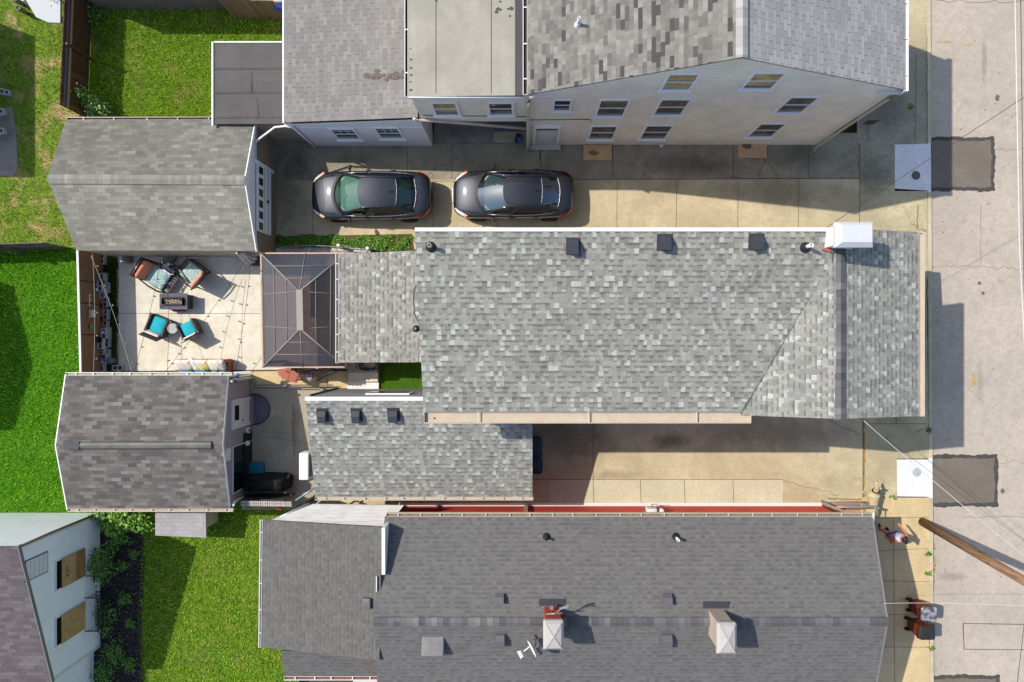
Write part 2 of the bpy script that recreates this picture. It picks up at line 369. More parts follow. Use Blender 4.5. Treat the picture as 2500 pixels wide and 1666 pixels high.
M['ridge_dark'] = shingle('ridge_dark', [(0, C(92, 92, 95)), (.4, C(104, 104, 107)), (.8, C(118, 118, 120)), (1, C(138, 138, 138))], expo=.2, tab=5.0, dash=.15, thin=.35, joint=0, stain=.1, g=(.98, .98, .97))
M['ridge_pale'] = shingle('ridge_pale', [(0, C(166, 162, 160)), (1, C(192, 189, 187))], expo=.25, tab=5.0, dash=.1, thin=.3, joint=0, stain=.2, staincol=C(140, 136, 132))
M['ridge_old'] = shingle('ridge_old', [(0, C(142, 140, 130)), (1, C(172, 170, 160))], expo=.13, tab=5.0, dash=.1, thin=.3, joint=0, stain=.45, staincol=C(110, 108, 100))

def rubber(name, c, seam=None):
    t = NT(name); p = t.geo(); a = t.noise(.9, p, 5, .65, .5); b = t.noise(8, p, 4); f = t.noise(120, p, 2)
    q = t.mix(t.remap(a, .35, .7), dk(c, .78), dk(c, 1.06)); q = t.mix(t.remap(b, .5, .75, 0, .35), q, dk(c, .7))
    x = t.node('ShaderNodeSeparateXYZ'); t.l.new(p, x.inputs[0])
    w = t.noise(1, t.scale(p, 5, .25, 1), 3); q = t.mix(t.remap(w, .42, .66, 0, .25), q, dk(c, .75))
    q = t.mix(t.remap(f, .5, .7, 0, .3), q, dk(c, .7)); return t.fin(q, .85, 0, .2)
M['flat_beige'] = rubber('flat_beige', C(182, 177, 163)); M['flat_dark'] = rubber('flat_dark', C(106, 103, 101)); M['flat_strip'] = rubber('flat_strip', C(92, 90, 92))
M['patch_stain'] = plain('patch_stain', C(120, 106, 100), .9, .2, 8); M['tar_spot'] = plain('tar_spot', C(96, 92, 86), .9, .2, 8)
M['seam'] = plain('seam', C(96, 91, 87), .9, .3, 9)

M['white'] = plain('white', C(238, 237, 234), .45, .06, 3, .05); M['white_bright'] = plain('white_bright', C(252, 252, 252), .4, .02, 3, 0)
M['trim_blue'] = plain('trim_blue', C(250, 249, 248, 1.12), .5, .06, 4, .05); M['cream_pipe'] = plain('cream_pipe', C(214, 203, 186), .5, .1, 5, .05)
M['gutter_dirt'] = plain('gutter_dirt', C(150, 130, 98), .95, .4, 9, .3); M['gutter_rust'] = plain('gutter_rust', C(138, 72, 52), .8, .35, 5, .2)
M['gutter_brown'] = plain('gutter_brown', C(72, 50, 40), .8, .3, 5, .2); M['gutter_tan'] = plain('gutter_tan', C(206, 190, 168), .85, .12, 3, .1)
M['gutter_leaf'] = plain('gutter_leaf', C(160, 136, 96), .95, .5, 16, .4)
M['metal_grey'] = plain('metal_grey', C(150, 151, 152), .5, .12, 5, .03, metal=.25); M['vent_metal'] = plain('vent_metal', C(122, 120, 114), .6, .35, 2.2, .05); M['cap_white'] = plain('cap_white', C(214, 216, 220), .55, .05, 4, .03)
M['cap_grey'] = plain('cap_grey', C(190, 184, 179), .6, .08, 4, .03)
M['black_metal'] = plain('black_metal', C(46, 46, 48), .5, .1, 5, .05); M['vent_dark'] = plain('vent_dark', C(66, 68, 74), .5, .08, 5, .04)
M['vent_grey'] = plain('vent_grey', C(104, 103, 106), .55, .1, 5, .05); M['hatch_grey'] = plain('hatch_grey', C(136, 134, 134), .7, .15, 3, .05)
M['siding_cream'] = siding('siding_cream', C(255, 246, 230, 1.15), .22, 'Z', .13, .22); M['siding_grey'] = siding('siding_grey', C(172, 164, 166), .115, 'Z', .1, .14)
M['siding_lilac'] = siding('siding_lilac', C(248, 244, 246, 1.1), .12, 'Z', .08, .1); M['siding_white'] = siding('siding_white', C(252, 253, 255, 1.14), .11, 'Z', .06, .16)
M['siding_tan'] = siding('siding_tan', C(196, 178, 160), .12, 'Z', .12, .25); M['siding_beige'] = siding('siding_beige', C(206, 196, 176), .13, 'Z', .1, .2)
M['red_wall'] = planks('red_wall', C(240, 96, 76, 1.1), .3, 'Z', .12, .75, .015); M['brick_red'] = bricky('brick_red', C(206, 74, 44), C(186, 60, 36), C(170, 110, 90), .2, .067, .008)
M['block'] = bricky('block', C(168, 152, 128), C(150, 136, 114), C(120, 108, 92), .4, .2, .01, 'YZ'); M['block_x'] = bricky('block_x', C(190, 172, 144), C(176, 158, 132), C(140, 126, 106), .4, .2, .01, 'XZ')
M['block_grey'] = bricky('block_grey', C(138, 130, 122), C(126, 119, 112), C(112, 104, 98), .4, .2, .008, 'XZ')
M['cinder'] = plain('cinder', C(206, 204, 202), .95, .12, 14, .4); M['cinder_hole'] = plain('cinder_hole', C(60, 60, 62), .95, .2)
M['fence_brown'] = planks('fence_brown', C(118, 88, 66), .09, 'Y', .35); M['fence_wood'] = planks('fence_wood', C(166, 140, 104), .15, 'X', .3); M['fence_grey'] = planks('fence_grey', C(134, 122, 110), .15, 'X', .3)
M['fence_dark'] = planks('fence_dark', C(92, 84, 78), .15, 'X', .3); M['rail_rust'] = plain('rail_rust', C(196, 160, 130), .8, .2, 2); M['rail_blue'] = plain('rail_blue', C(104, 108, 128), .7, .2, 3)
M['screen_brown'] = plain('screen_brown', C(156, 120, 86), .9, .14, 5, .2, 90); M['screen_seam'] = plain('screen_seam', C(70, 52, 40), .9)
M['plywood'] = plain('plywood', C(208, 168, 112), .85, .22, 4, .2, 40); M['plywood_board'] = plain('plywood_board', C(222, 184, 138), .85, .2, 1.8, .1); M['plywood_dark'] = plain('plywood_dark', C(176, 126, 80), .85, .25, 4, .2, 40)
M['stencil'] = plain('stencil', C(70, 56, 44), .9, .3, 20); M['wood'] = planks('wood', C(150, 98, 58), .05, 'X', .2); t = NT('wood_pole'); p = t.geo(); q = t.mix(t.remap(t.noise(1, t.scale(p, 26, 26, .45), 5, .7), .36, .66), C(120, 88, 64), C(186, 148, 116)); q = t.mix(t.remap(t.noise(1, t.scale(p, 9, 9, 1.2), 3), .56, .68, 0, .7), q, C(92, 66, 48)); M['wood_pole'] = t.fin(q, .85, 0, .2)
M['glass_dark'] = glassy('glass_dark', C(58, 56, 58), .06, .6, (3, C(92, 88, 82))); M['glass_mid'] = glassy('glass_mid', C(104, 100, 96), .06, .6, (4, C(70, 68, 68))); M['glass_blind'] = glassy('glass_blind', C(190, 164, 112), .3, .4, (4, C(140, 120, 88)))
M['glass_black'] = glassy('glass_black', C(20, 22, 26), .05, .5); M['screen_black'] = plain('screen_black', C(36, 38, 40), .7, .15, 20)
# ground
M['conc_drive'] = concrete('conc_drive', C(220, 204, 168), .34, .42, C(206, 180, 136), spots=((1640, 1075, 60, 22, .75), (1400, 1070, 130, 60, .55), (1900, 1060, 220, 40, .4), (1500, 1160, 70, 16, .35), (700, 480, 60, 100, .6), (980, 470, 70, 40, .3), (1880, 470, 200, 36, .35), (2060, 1180, 60, 40, .25))); M['conc_new'] = concrete('conc_new', C(220, 212, 182), .14, .6); M['conc_patio'] = concrete('conc_patio', C(240, 233, 213), .14, .5, C(226, 210, 176), speck=.25)
M['conc_walk'] = concrete('conc_walk', C(212, 198, 162), .34, .6, C(196, 172, 126), crack=.8, speck=.7, spots=((2140, 260, 70, 90, .45), (2130, 440, 40, 50, .5), (2180, 1000, 60, 40, .4))); M['conc_white'] = concrete('conc_white', C(242, 242, 242), .05, .7, speck=.15); M['conc_grey'] = concrete('conc_grey', C(196, 184, 160), .34, .8, crack=.3, speck=.6, spots=((720, 1040, 14, 70, .4),))
M['conc_walk_shaded'] = concrete('conc_walk_shaded', C(186, 178, 156), .4, .7, C(172, 158, 128), crack=.9, speck=.8, spots=((2140, 260, 90, 90, .45), (2130, 420, 50, 60, .5)))  # pavement beside the tan house, its shade darkened into the colour
M['conc_old_shaded'] = concrete('conc_old_shaded', C(180, 171, 150), .5, .7, C(170, 156, 126), crack=.9, speck=.7, spots=((720, 410, 60, 60, .6), (1680, 400, 170, 30, .5), (1950, 380, 120, 40, .5), (880, 390, 60, 24, .4))); M['kerb'] = concrete('kerb', C(214, 200, 170), .2, 1.0)  # old stained driveway, with the shade on it also darkened into the colour
M['conc_tan'] = concrete('conc_tan', C(228, 204, 156), .2, .8); M['pad'] = concrete('pad', C(170, 160, 150), .3, .8); M['porch'] = concrete('porch', C(172, 164, 154), .55, 1.8, speck=.8)
M['road'] = concrete('road', C(200, 188, 172), .12, .3, C(186, 174, 158), crack=.22, speck=.6, spots=((2330, 1410, 40, 14, .35), (2405, 150, 8, 60, .35), (2395, 930, 10, 60, .25), (2440, 1500, 60, 50, .12))); M['asphalt_patch'] = concrete('asphalt_patch', C(130, 121, 110), .16, .6, speck=.4); M['tar'] = plain('tar', C(84, 80, 76), .8, .25, 8)
M['joint'] = plain('joint', C(112, 98, 76), .95, .3, 6); M['moss'] = plain('moss', C(96, 98, 50), .95, .4, 12); M['stain_dark'] = plain('stain_dark', C(120, 108, 90), .9, .2); M['stain_rust'] = plain('stain_rust', C(176, 134, 70), .9, .3, 8); M['paint_orange'] = plain('paint_orange', C(208, 178, 136), .9, .3, 9)
M['soil'] = plain('soil', C(96, 92, 50), .95, .4, 3, .3); M['brick_pave'] = bricky('brick_pave', C(206, 160, 126), C(190, 140, 110), C(150, 120, 96), .2, .1, .008, 'XY')
def lawn_ground(name, a, b, dry):
    a, b = dk(a, 1.6), dk(b, 1.6); t = NT(name); p = t.geo(); q = t.mix(t.remap(t.noise(5, p, 5, .7), .35, .68), a, b); q = t.mix(t.remap(t.noise(1.1, p, 5, .62), .5, .68, 0, dry[1]), q, dry[0]); q = t.mix(t.remap(t.noise(60, p, 2), .45, .7, 0, .5), q, dk(a, .5))
    return t.fin(q, .95, 0, .1)
M['lawn_a'] = lawn_ground('lawn_a', C(52, 82, 14), C(98, 122, 30), (C(160, 140, 90), .35)); M['lawn_b'] = lawn_ground('lawn_b', C(66, 90, 22), C(112, 132, 46), (C(196, 168, 120), .95)); M['lawn_c'] = lawn_ground('lawn_c', C(38, 80, 8), C(74, 120, 18), (C(140, 140, 70), .1)); M['lawn_d'] = lawn_ground('lawn_d', C(52, 82, 14), C(100, 124, 32), (C(158, 140, 84), .3))
def blades(name, a, b, c, dry=None):
    a, b, c = dk(a, 1.25), dk(b, 1.25), dk(c, 1.2)
    return island(name, [(0, a), (.5, b), (1, c)], .55, spec=.35, patch=[(.9, .38, .66, .5, dk(a, .8)), (1.1, .5, .68, dry[1], dry[0])] if dry else [(.9, .38, .66, .5, dk(a, .8))])
M['blade_a'] = blades('blade_a', C(90, 142, 20), C(162, 206, 40), C(226, 238, 104), (C(190, 168, 104), .4)); M['blade_b'] = blades('blade_b', C(92, 140, 28), C(158, 198, 52), C(220, 230, 124), (C(206, 176, 124), .9)); M['blade_c'] = blades('blade_c', C(76, 148, 8), C(138, 212, 20), C(208, 244, 86)); M['blade_d'] = blades('blade_d', C(92, 146, 18), C(160, 206, 40), C(222, 236, 104), (C(186, 160, 96), .35))
M['weed'] = island('weed', [(0, C(56, 100, 18)), (.6, C(92, 142, 34)), (1, C(136, 172, 62))], .5); M['turf'] = island('turf', [(0, C(72, 120, 14)), (.6, C(112, 158, 26)), (1, C(158, 194, 62))], .5); M['turf_ground'] = plain('turf_ground', C(76, 120, 20), .9, .2, 20)
M['leaf'] = island('leaf', [(0, C(58, 104, 22)), (.6, C(100, 152, 44)), (1, C(156, 192, 84))], .5, spec=.4); M['leaf_bright'] = island('leaf_bright', [(0, C(70, 120, 20)), (.6, C(110, 160, 36)), (1, C(160, 196, 70))], .45, spec=.4); M['leaf_grey'] = island('leaf_grey', [(0, C(80, 126, 54)), (.6, C(124, 168, 84)), (1, C(180, 208, 130))], .5)
M['mulch'] = island('mulch', [(0, C(52, 46, 44)), (.7, C(84, 76, 72)), (1, C(128, 116, 106))], .9); M['mulch_ground'] = plain('mulch_ground', C(52, 46, 44), .95, .4, 12, .3); M['stem'] = plain('stem', C(84, 66, 44), .9); M['pebble'] = island('pebble', [(0, C(150, 146, 138)), (1, C(240, 238, 230))], .7)
# objects
M['teal'] = plain('teal', C(30, 178, 192), .8, .08, 4, .15, 200); M['teal_dark'] = plain('teal_dark', C(16, 128, 148), .6, .08, 4); M['orange_cushion'] = plain('orange_cushion', C(248, 156, 122), .85, .1, 4, .15, 160); M['white_cushion'] = plain('white_cushion', C(244, 236, 226), .85, .05, 4, .1, 160)
t = NT('pattern_teal'); p = t.geo(); q = t.mix(t.remap(t.noise(26, p, 3, .6), .44, .54), C(122, 180, 178), C(206, 222, 214)); q = t.mix(t.remap(t.noise(34, t.scale(p, 1, 1, 1), 2), .56, .62, 0, .8), q, C(130, 104, 92)); M['pattern_teal'] = t.fin(q, .85, 0, .2)
t = NT('pattern_pale'); p = t.geo(); q = t.mix(t.remap(t.noise(14, p, 3), .5, .58, 0, .7), C(240, 232, 220), C(226, 200, 110)); q = t.mix(t.remap(t.noise(20, p, 2), .56, .62, 0, .5), q, C(190, 176, 196)); M['pattern_pale'] = t.fin(q, .85, 0, .2)
t = NT('pattern_yellow'); p = t.geo(); q = t.mix(t.remap(t.noise(12, p, 3), .46, .58, 0, .8), C(236, 220, 160), C(218, 192, 84)); M['pattern_yellow'] = t.fin(q, .85, 0, .2)
M['frame_dark'] = plain('frame_dark', C(66, 58, 56), .5, .1, 5, .05); M['wicker'] = plain('wicker', C(92, 84, 80), .8, .25, 40, .4); M['table_top'] = plain('table_top', C(110, 128, 152), .3, .08, 6, .05); M['grey_table'] = plain('grey_table', C(196, 200, 214), .5, .06, 5)
M['fire_grey'] = planks('fire_grey', C(112, 112, 122), .03, 'Y', .15, .7, .12); M['fire_dark'] = plain('fire_dark', C(72, 70, 74), .7, .1); M['terracotta'] = plain('terracotta', C(206, 104, 68), .8, .15, 8); M['red_box'] = plain('red_box', C(196, 44, 40), .6, .1)
M['rust_red'] = plain('rust_red', C(186, 106, 86), .7, .1, 5); M['tank'] = plain('tank', C(206, 204, 178), .5, .12, 6); M['black_cover'] = plain('black_cover', C(34, 34, 36), .75, .2, 6, .4, 30); M['hose'] = plain('hose', C(28, 54, 74), .4, .1); M['cable_black'] = plain('cable_black', C(38, 34, 32), .6, .1)
M['curtain'] = plain('curtain', C(150, 118, 116), .85, .15, 8, .3); M['umbrella_grey'] = planks('umbrella_grey', C(246, 240, 246), .05, 'X', .35, .85, .1); M['stone'] = plain('stone', C(140, 134, 116), .95, .25, 6, .5)
M['blue_plastic'] = plain('blue_plastic', C(20, 78, 170), .35, .08); M['grey_mat'] = plain('grey_mat', C(112, 116, 118), .95, .15, 30, .3); M['stone_white'] = plain('stone_white', C(220, 218, 212), .7, .1)
M['gaz_frame'] = plain('gaz_frame', C(158, 150, 140), .55, .06, 5, .02); M['gaz_fascia'] = plain('gaz_fascia', C(206, 172, 142), .55, .1, 3, .03); M['gaz_post'] = plain('gaz_post', C(110, 96, 86), .5, .08)
def panel(name, tint, alpha):
    t = NT(name); tr = t.node('ShaderNodeBsdfTransparent'); tr.inputs[0].default_value = tint; mx = t.node('ShaderNodeMixShader'); mx.inputs[0].default_value = alpha
    p = t.geo(); t.fin(t.mix(t.remap(t.noise(1.4, p, 3), .4, .65), C(58, 57, 62), C(70, 68, 70)), .34, 0, .8, IOR=1.75); t.l.new(tr.outputs[0], mx.inputs[1]); t.l.new(t.b.outputs[0], mx.inputs[2]); t.l.new(mx.outputs[0], t.out.inputs[0]); return t.m
M['gaz_panel'] = panel('gaz_panel', (.22, .14, .14, 1), .62)
M['paint_car'] = NT('paint_car').fin((.015, .018, .025, 1), .44, .6, .5, **{'Coat Weight': 1.0, 'Coat Roughness': .05})
M['car_black'] = plain('car_black', C(26, 26, 28), .5, .1); M['tyre'] = plain('tyre', C(36, 36, 38), .9, .1); M['rim'] = plain('rim', C(170, 172, 176), .3, .05, metal=.8); M['chrome'] = NT('chrome').fin((.34, .34, .36, 1), .3, .8)
M['lens_red'] = NT('lens_red').fin((.45, .012, .01, 1), .12, 0, .7); M['lens_clear'] = NT('lens_clear').fin((.62, .6, .56, 1), .1, .1, .8, **{'Coat Weight': 1.0}); M['lens_amber'] = NT('lens_amber').fin((.7, .2, .04, 1), .15, 0, .7)
M['car_seat'] = plain('car_seat', C(214, 216, 212), .85, .1); M['car_interior'] = plain('car_interior', C(150, 160, 152), .85, .15, 4)
def carglass(name, tint, a):
    t = NT(name); tr = t.node('ShaderNodeBsdfTransparent'); tr.inputs[0].default_value = tint; gl = t.node('ShaderNodeBsdfGlossy'); gl.inputs['Roughness'].default_value = .02; gl.inputs[0].default_value = (.9, .95, 1, 1)
    fr = t.node('ShaderNodeFresnel'); fr.inputs[0].default_value = 1.6; mx = t.node('ShaderNodeMixShader'); t.l.new(t.math('ADD', fr.outputs[0], a, clamp=True), mx.inputs[0]); t.l.new(tr.outputs[0], mx.inputs[1]); t.l.new(gl.outputs[0], mx.inputs[2]); t.l.new(mx.outputs[0], t.out.inputs[0]); return t.m
M['glass_green'] = carglass('glass_green', (.58, .82, .72, 1), .03); M['glass_blue'] = carglass('glass_blue', (.42, .54, .60, 1), .14); M['glass_side'] = carglass('glass_side', (.22, .26, .22, 1), .06)
M['bin_brown'] = plain('bin_brown', C(128, 58, 38), .6, .1, 5, .08); M['bin_black'] = plain('bin_black', C(54, 52, 54), .38, .15, 5, .05); M['bin_blue'] = plain('bin_blue', C(52, 64, 84), .45, .1); M['label_blue'] = plain('label_blue', C(150, 190, 240), .6, .05)
t = NT('lid_glossy'); p = t.geo(); M['lid_glossy'] = t.fin(t.mix(t.remap(t.noise(4, p, 2), .4, .62), C(110, 106, 106), C(226, 224, 226)), .16, .45, .6)  # pale and dark patches paint reflections into the lid colour
M['skin'] = plain('skin', C(214, 142, 108), .6, .08, 14, .05); M['hair'] = plain('hair', C(54, 38, 34), .5, .2, 40, .3); M['shirt'] = plain('shirt', C(204, 200, 226), .85, .06, 20, .2); M['shorts'] = plain('shorts', C(92, 86, 168), .85, .1, 20, .2); M['shoe'] = plain('shoe', C(30, 30, 34), .7, .1); M['eye'] = plain('eye', C(24, 20, 20), .3, .1); M['lip'] = plain('lip', C(190, 100, 90), .5, .05)
t = NT('fur'); p = t.obj(); q = t.mix(t.remap(t.noise(5, p, 3), .42, .62, 0, .75), C(206, 188, 150), C(184, 150, 98)); q = t.mix(t.remap(t.noise(70, p, 3, .7), .4, .7, 0, .4), q, C(196, 170, 124)); M['fur'] = t.fin(q, .9, 0, .15); M['fur_white'] = plain('fur_white', C(214, 200, 172), .9, .06, 40, .4)
M['collar'] = plain('collar', C(50, 40, 34), .7); M['zinc'] = plain('zinc', C(168, 172, 176), .4, .08, 6, .03, metal=.4); M['iron_cover'] = plain('iron_cover', C(112, 110, 108), .8, .3, 40, .4); M['cover_pale'] = plain('cover_pale', C(190, 196, 200), .6, .2, 40, .3)
M['rug'] = None
t = NT('rug'); p = t.obj(); ln_ = t.node('ShaderNodeVectorMath', operation='LENGTH'); t.l.new(p, ln_.inputs[0]); r_ = ln_.outputs['Value']; x = t.node('ShaderNodeSeparateXYZ'); t.l.new(p, x.inputs[0])
ang = t.math('ARCTAN2', x.outputs[1], x.outputs[0]); w1 = t.math('SINE', t.math('MULTIPLY', r_, 75)); w2 = t.math('SINE', t.math('MULTIPLY', ang, 24)); w = t.math('MULTIPLY', w1, t.math('ADD', .5, t.math('MULTIPLY', w2, .7)))
q = t.mix(t.math('MULTIPLY', t.math('GREATER_THAN', w, .12), .85), C(92, 80, 104), C(168, 160, 170)); q = t.mix(t.math('GREATER_THAN', r_, .565), q, C(82, 68, 92)); M['rug'] = t.fin(q, .9, 0, .1)
M['bulb'] = NT('bulb').fin((.75, .74, .7, 1), .08, 0, .9); M['wire_pale'] = plain('wire_pale', C(196, 186, 164), .7, .1); M['wire_dark'] = plain('wire_dark', C(70, 64, 60), .7, .1); M['wire_white'] = plain('wire_white', C(214, 210, 204), .5, .05)
M['pool'] = glassy('pool', C(20, 120, 150), .2, .4, (3, C(60, 90, 170)))
M['metal_roof'] = planks('metal_roof', C(222, 218, 214), .12, 'Y', .03, .5, .03); M['carport_roof'] = plain('carport_roof', C(186, 187, 192), .5, .04, 1.5, .02); M['corrugated'] = planks('corrugated', C(214, 206, 198), .08, 'X', .12, .6, .2)

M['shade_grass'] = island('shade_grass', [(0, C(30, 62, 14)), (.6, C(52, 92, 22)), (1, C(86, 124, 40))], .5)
# ================================================================ GROUND
def sheet(name, pts, z, mat, th=0.03):
    return struct(MB().slab([P(u, v, 0) + Vector((0, 0, z)) for u, v in pts], th), name, mat)
def rect(u0, v0, u1, v1): return [(u0, v0), (u1, v0), (u1, v1), (u0, v1)]
struct(MB().poly([Vector((-400, -400, -.4)), Vector((400, -400, -.4)), Vector((400, 400, -.4)), Vector((-400, 400, -.4))]), 'ground', 'soil')
sheet('lawn_earth', rect(195, 15, 705, 315), .0, 'lawn_a'); sheet('lawn_earth', rect(-220, -120, 197, 604), .0, 'lawn_b')
sheet('lawn_earth', rect(-220, 604.5, 250, 1262), .004, 'lawn_c'); sheet('lawn_earth', rect(332, 1200, 730, 1760), .004, 'lawn_d')
sheet('mulch_bed', [(215, 1250), (345, 1250), (352, 1400), (343, 1560), (338, 1760), (200, 1760)], .012, 'mulch_ground')
sheet('concrete_pad', [(-60, 268), (30, 262), (38, 300), (42, 350), (43, 410), (36, 428), (-60, 434)], .02, 'pad')
# road, kerb, pavements
sheet('road', rect(2266, -700, 2900, 2400), -.06, 'road')
for a, b in ((-700, 348), (470, 1118), (1216, 2400)):
    sheet('kerb', [(2262 + (a + 0) * 0.0045, a), (2271 + a * .0045, a), (2271 + b * .0045, b), (2262 + b * .0045, b)], .035, 'kerb', .2)
sheet('kerb', [(2264, 348), (2272, 348), (2273, 470), (2264, 470)], .012, 'conc_white', .2); sheet('kerb', [(2267, 1118), (2276, 1118), (2277, 1216), (2268, 1216)], .012, 'conc_white', .2)
sheet('pavement', [(2092, -700), (2262, -700), (2262, 118), (2092, 118)], .02, 'conc_walk'); sheet('pavement', [(2092, 118), (2262, 118), (2263, 352), (2092, 352)], .021, 'conc_walk_shaded')
sheet('pavement', [(2098, 452), (2184, 452), (2184, 467), (2263, 467), (2267, 1120), (2189, 1120), (2189, 1215), (2108, 1215), (2108, 1020), (2098, 605)], .016, 'conc_walk')
sheet('pavement', [(2098, 352), (2184, 352), (2184, 452), (2098, 452)], .0165, 'conc_walk_shaded'); sheet('pavement', [(2100, 1215), (2268, 1215), (2270, 2400), (2100, 2400)], .022, 'conc_tan')
sheet('drain_slab', [(2184, 353.5), (2264, 352), (2263.5, 466), (2184, 461)], .026, 'conc_white'); sheet('drain_slab', [(2189, 1122), (2267, 1122), (2268, 1213), (2190, 1212)], .026, 'conc_white')
# driveways
sheet('driveway', rect(675, 325, 1020, 441), .006, 'conc_old_shaded'); sheet('driveway', [(1020, 325), (1495, 325), (1495, 438), (1020, 440)], .008, 'conc_old_shaded')
sheet('driveway', [(1495, 325), (2098, 325), (2098, 436), (1495, 438)], .006, 'conc_old_shaded'); sheet('driveway', [(675, 441), (1495, 438), (2098, 436), (2098, 610), (1005, 610), (1005, 572), (675, 578)], .010, 'conc_drive')
sheet('driveway', rect(1020, 950, 2106, 1171), .006, 'conc_drive'); sheet('driveway', [(1343, 1171), (1911, 1171), (1911, 1227), (1343, 1230)], .012, 'conc_new'); sheet('driveway', rect(1020, 1171, 1343, 1232), .008, 'conc_drive'); sheet('driveway', rect(1911, 1171, 2106, 1250), .005, 'conc_drive')
sheet('brick_path', [(2003, 1224), (2110, 1224), (2110, 1300), (2003, 1300)], .015, 'brick_pave')
# patio and back court
sheet('patio', [(292, 600), (870, 600), (870, 901), (292, 906)], .06, 'conc_patio', .1); sheet('patio_edge', [(292, 906.5), (712, 902), (712, 906), (292, 910)], .03, 'joint', .05)
sheet('court', rect(590, 906, 1040, 948), .01, 'conc_tan'); sheet('court', rect(590, 948, 830, 1245), .008, 'conc_grey'); sheet('court', rect(720, 1200, 1035, 1262), .004, 'conc_tan')
sheet('grass_bed', [(675, 578), (1005, 572), (1012, 620), (675, 622)], .03, 'soil'); sheet('gravel_strip', [(690, 604), (905, 600), (905, 618), (690, 618)], .045, 'stone')
sheet('turf_bed', rect(926, 880, 1036, 955), .03, 'turf_ground'); sheet('porch_floor', [(1060, 230), (1290, 230), (1290, 351), (1060, 352)], .06, 'porch', .12)
sheet('step_slab', [(1205, 322), (1287, 322), (1287, 349), (1205, 350)], .075, 'conc_grey'); sheet('yard_strip', rect(655, 285, 705, 345), .012, 'conc_tan')
# patches of asphalt with ragged tar edges
def patch(u0, v0, u1, v1, inner=9):
    def rag(u0, v0, u1, v1, a, n=40):
        pts = []; ph = [random.uniform(0, 6.28) for _ in range(8)]; q = 0
        for (x0, y0), (x1, y1) in (((u0, v0), (u1, v0)), ((u1, v0), (u1, v1)), ((u1, v1), (u0, v1)), ((u0, v1), (u0, v0))):
            for i in range(n):
                t = i / n; q += 1; w = a * (.5 * math.sin(q * .21 + ph[0]) + .35 * math.sin(q * .57 + ph[1]) + .3 * math.sin(q * 1.3 + ph[2]) + random.uniform(-.28, .28))
                nx, ny = (0, 1) if y0 == y1 else (1, 0); pts.append((x0 + (x1 - x0) * t + nx * w, y0 + (y1 - y0) * t + ny * w))
        return pts
    sheet('tar_seal', rag(u0, v0, u1, v1, 2.6), -.055, 'tar', .004); sheet('asphalt_patch', rag(u0 + 2, v0 + inner, u1 - inner, v1 - inner, 2.2), -.051, 'asphalt_patch', .004)
patch(2273, 334, 2431, 466); patch(2277, 1111, 2439, 1238); patch(2279, 1650, 2444, 1780)
sheet('road_patch', [(2352, 1523), (2600, 1527), (2600, 1590), (2355, 1588)], -.056, 'stain_dark', .003)
sheet('road_patch', [(2355, 1525), (2600, 1529), (2600, 1588), (2357, 1586)], -.0525, 'road', .003)
# joints, cracks and weeds in the paving
jt = MB()
def jl(pts, w=.016, z=.016, b=jt):
    q = [P(u, v, 0) for u, v in pts]
    for a, c in zip(q[:-1], q[1:]):
        d = (c - a); L = d.length; d.normalize(); n = Vector((-d.y, d.x, 0)); b.obox(a, d, n, EZ, 0, L, -w / 2, w / 2, z - .004, z + random.uniform(0, .002))
def crack(p0, p1, amp=4, n=14, w=.012, z=.014, b=jt):
    pts = []
    for i in range(n + 1):
        t = i / n; e = 0 if i in (0, n) else 1
        pts.append((p0[0] + (p1[0] - p0[0]) * t + random.uniform(-amp, amp) * e, p0[1] + (p1[1] - p0[1]) * t + random.uniform(-amp, amp) * e))
    jl(pts, w, z, b)
for u in (995, 1103, 1211, 1320, 1495, 1790, 1974): jl([(u, 352), (u, 438)], .014)
for u in (765, 1058, 1215, 1360, 1507, 1652, 1802, 1950): jl([(u, 440), (u - 2, 605)], .014)
jl([(1058, 443), (1495, 439), (2100, 436)], .022); jl([(2099, 352), (2098, 600)], .02); jl([(2184, 260), (2184, 352)], .014); jl([(2233, 130), (2233, 352)], .02); jl([(2090, 380), (2184, 380)], .014); jl([(2060, 210), (2262, 208)], .014); jl([(2140, 292), (2250, 292)], .014); jl([(2060, 125), (2262, 125)], .012); jl([(2060, 28), (2262, 28)], .012)
crack((675, 390), (762, 438), 2); crack((762, 352), (724, 404), 2); crack((690, 490), (765, 494), 2); crack((1866, 386), (1852, 436), 3); crack((1866, 386), (1900, 436), 5); crack((2098, 352), (2100, 470), 4, 20, .02); crack((2184, 400), (2118, 462), 5); crack((2105, 470), (2180, 462), 5, 14, .018); crack((2106, 470), (2098, 540), 3)
for u in (1447.6, 1563, 1670, 1789): jl([(u, 1171), (u + 2, 1228)], .014, .02)
jl([(1300, 1171), (1911, 1171)], .016, .018); jl([(1448, 1030), (1448, 1171)], .016, .013); crack((2108, 1030), (2108, 1215), 2, 20, .03, .02); crack((2020, 1025), (2106, 1065), 3); crack((1911, 1172), (2047, 1210), 4); jl([(2122, 1035), (2262, 1035)], .016, .022); jl([(2185, 960), (2188, 1035)], .014, .022)
jl([(292, 766), (870, 766)], .014, .066); jl([(2143, 1345), (2265, 1339)], .013, .028); jl([(2143, 1265), (2272, 1263)], .013, .028); jl([(2143, 1418), (2272, 1420)], .013, .028); jl([(2143, 1500), (2272, 1500)], .013, .028); jl([(2143, 1579), (2272, 1580)], .013, .028); jl([(2180, 1265), (2184, 1700)], .013, .028)
for v in (960, 700, 860): jl([(2255, v), (2268, v)], .014, .04)
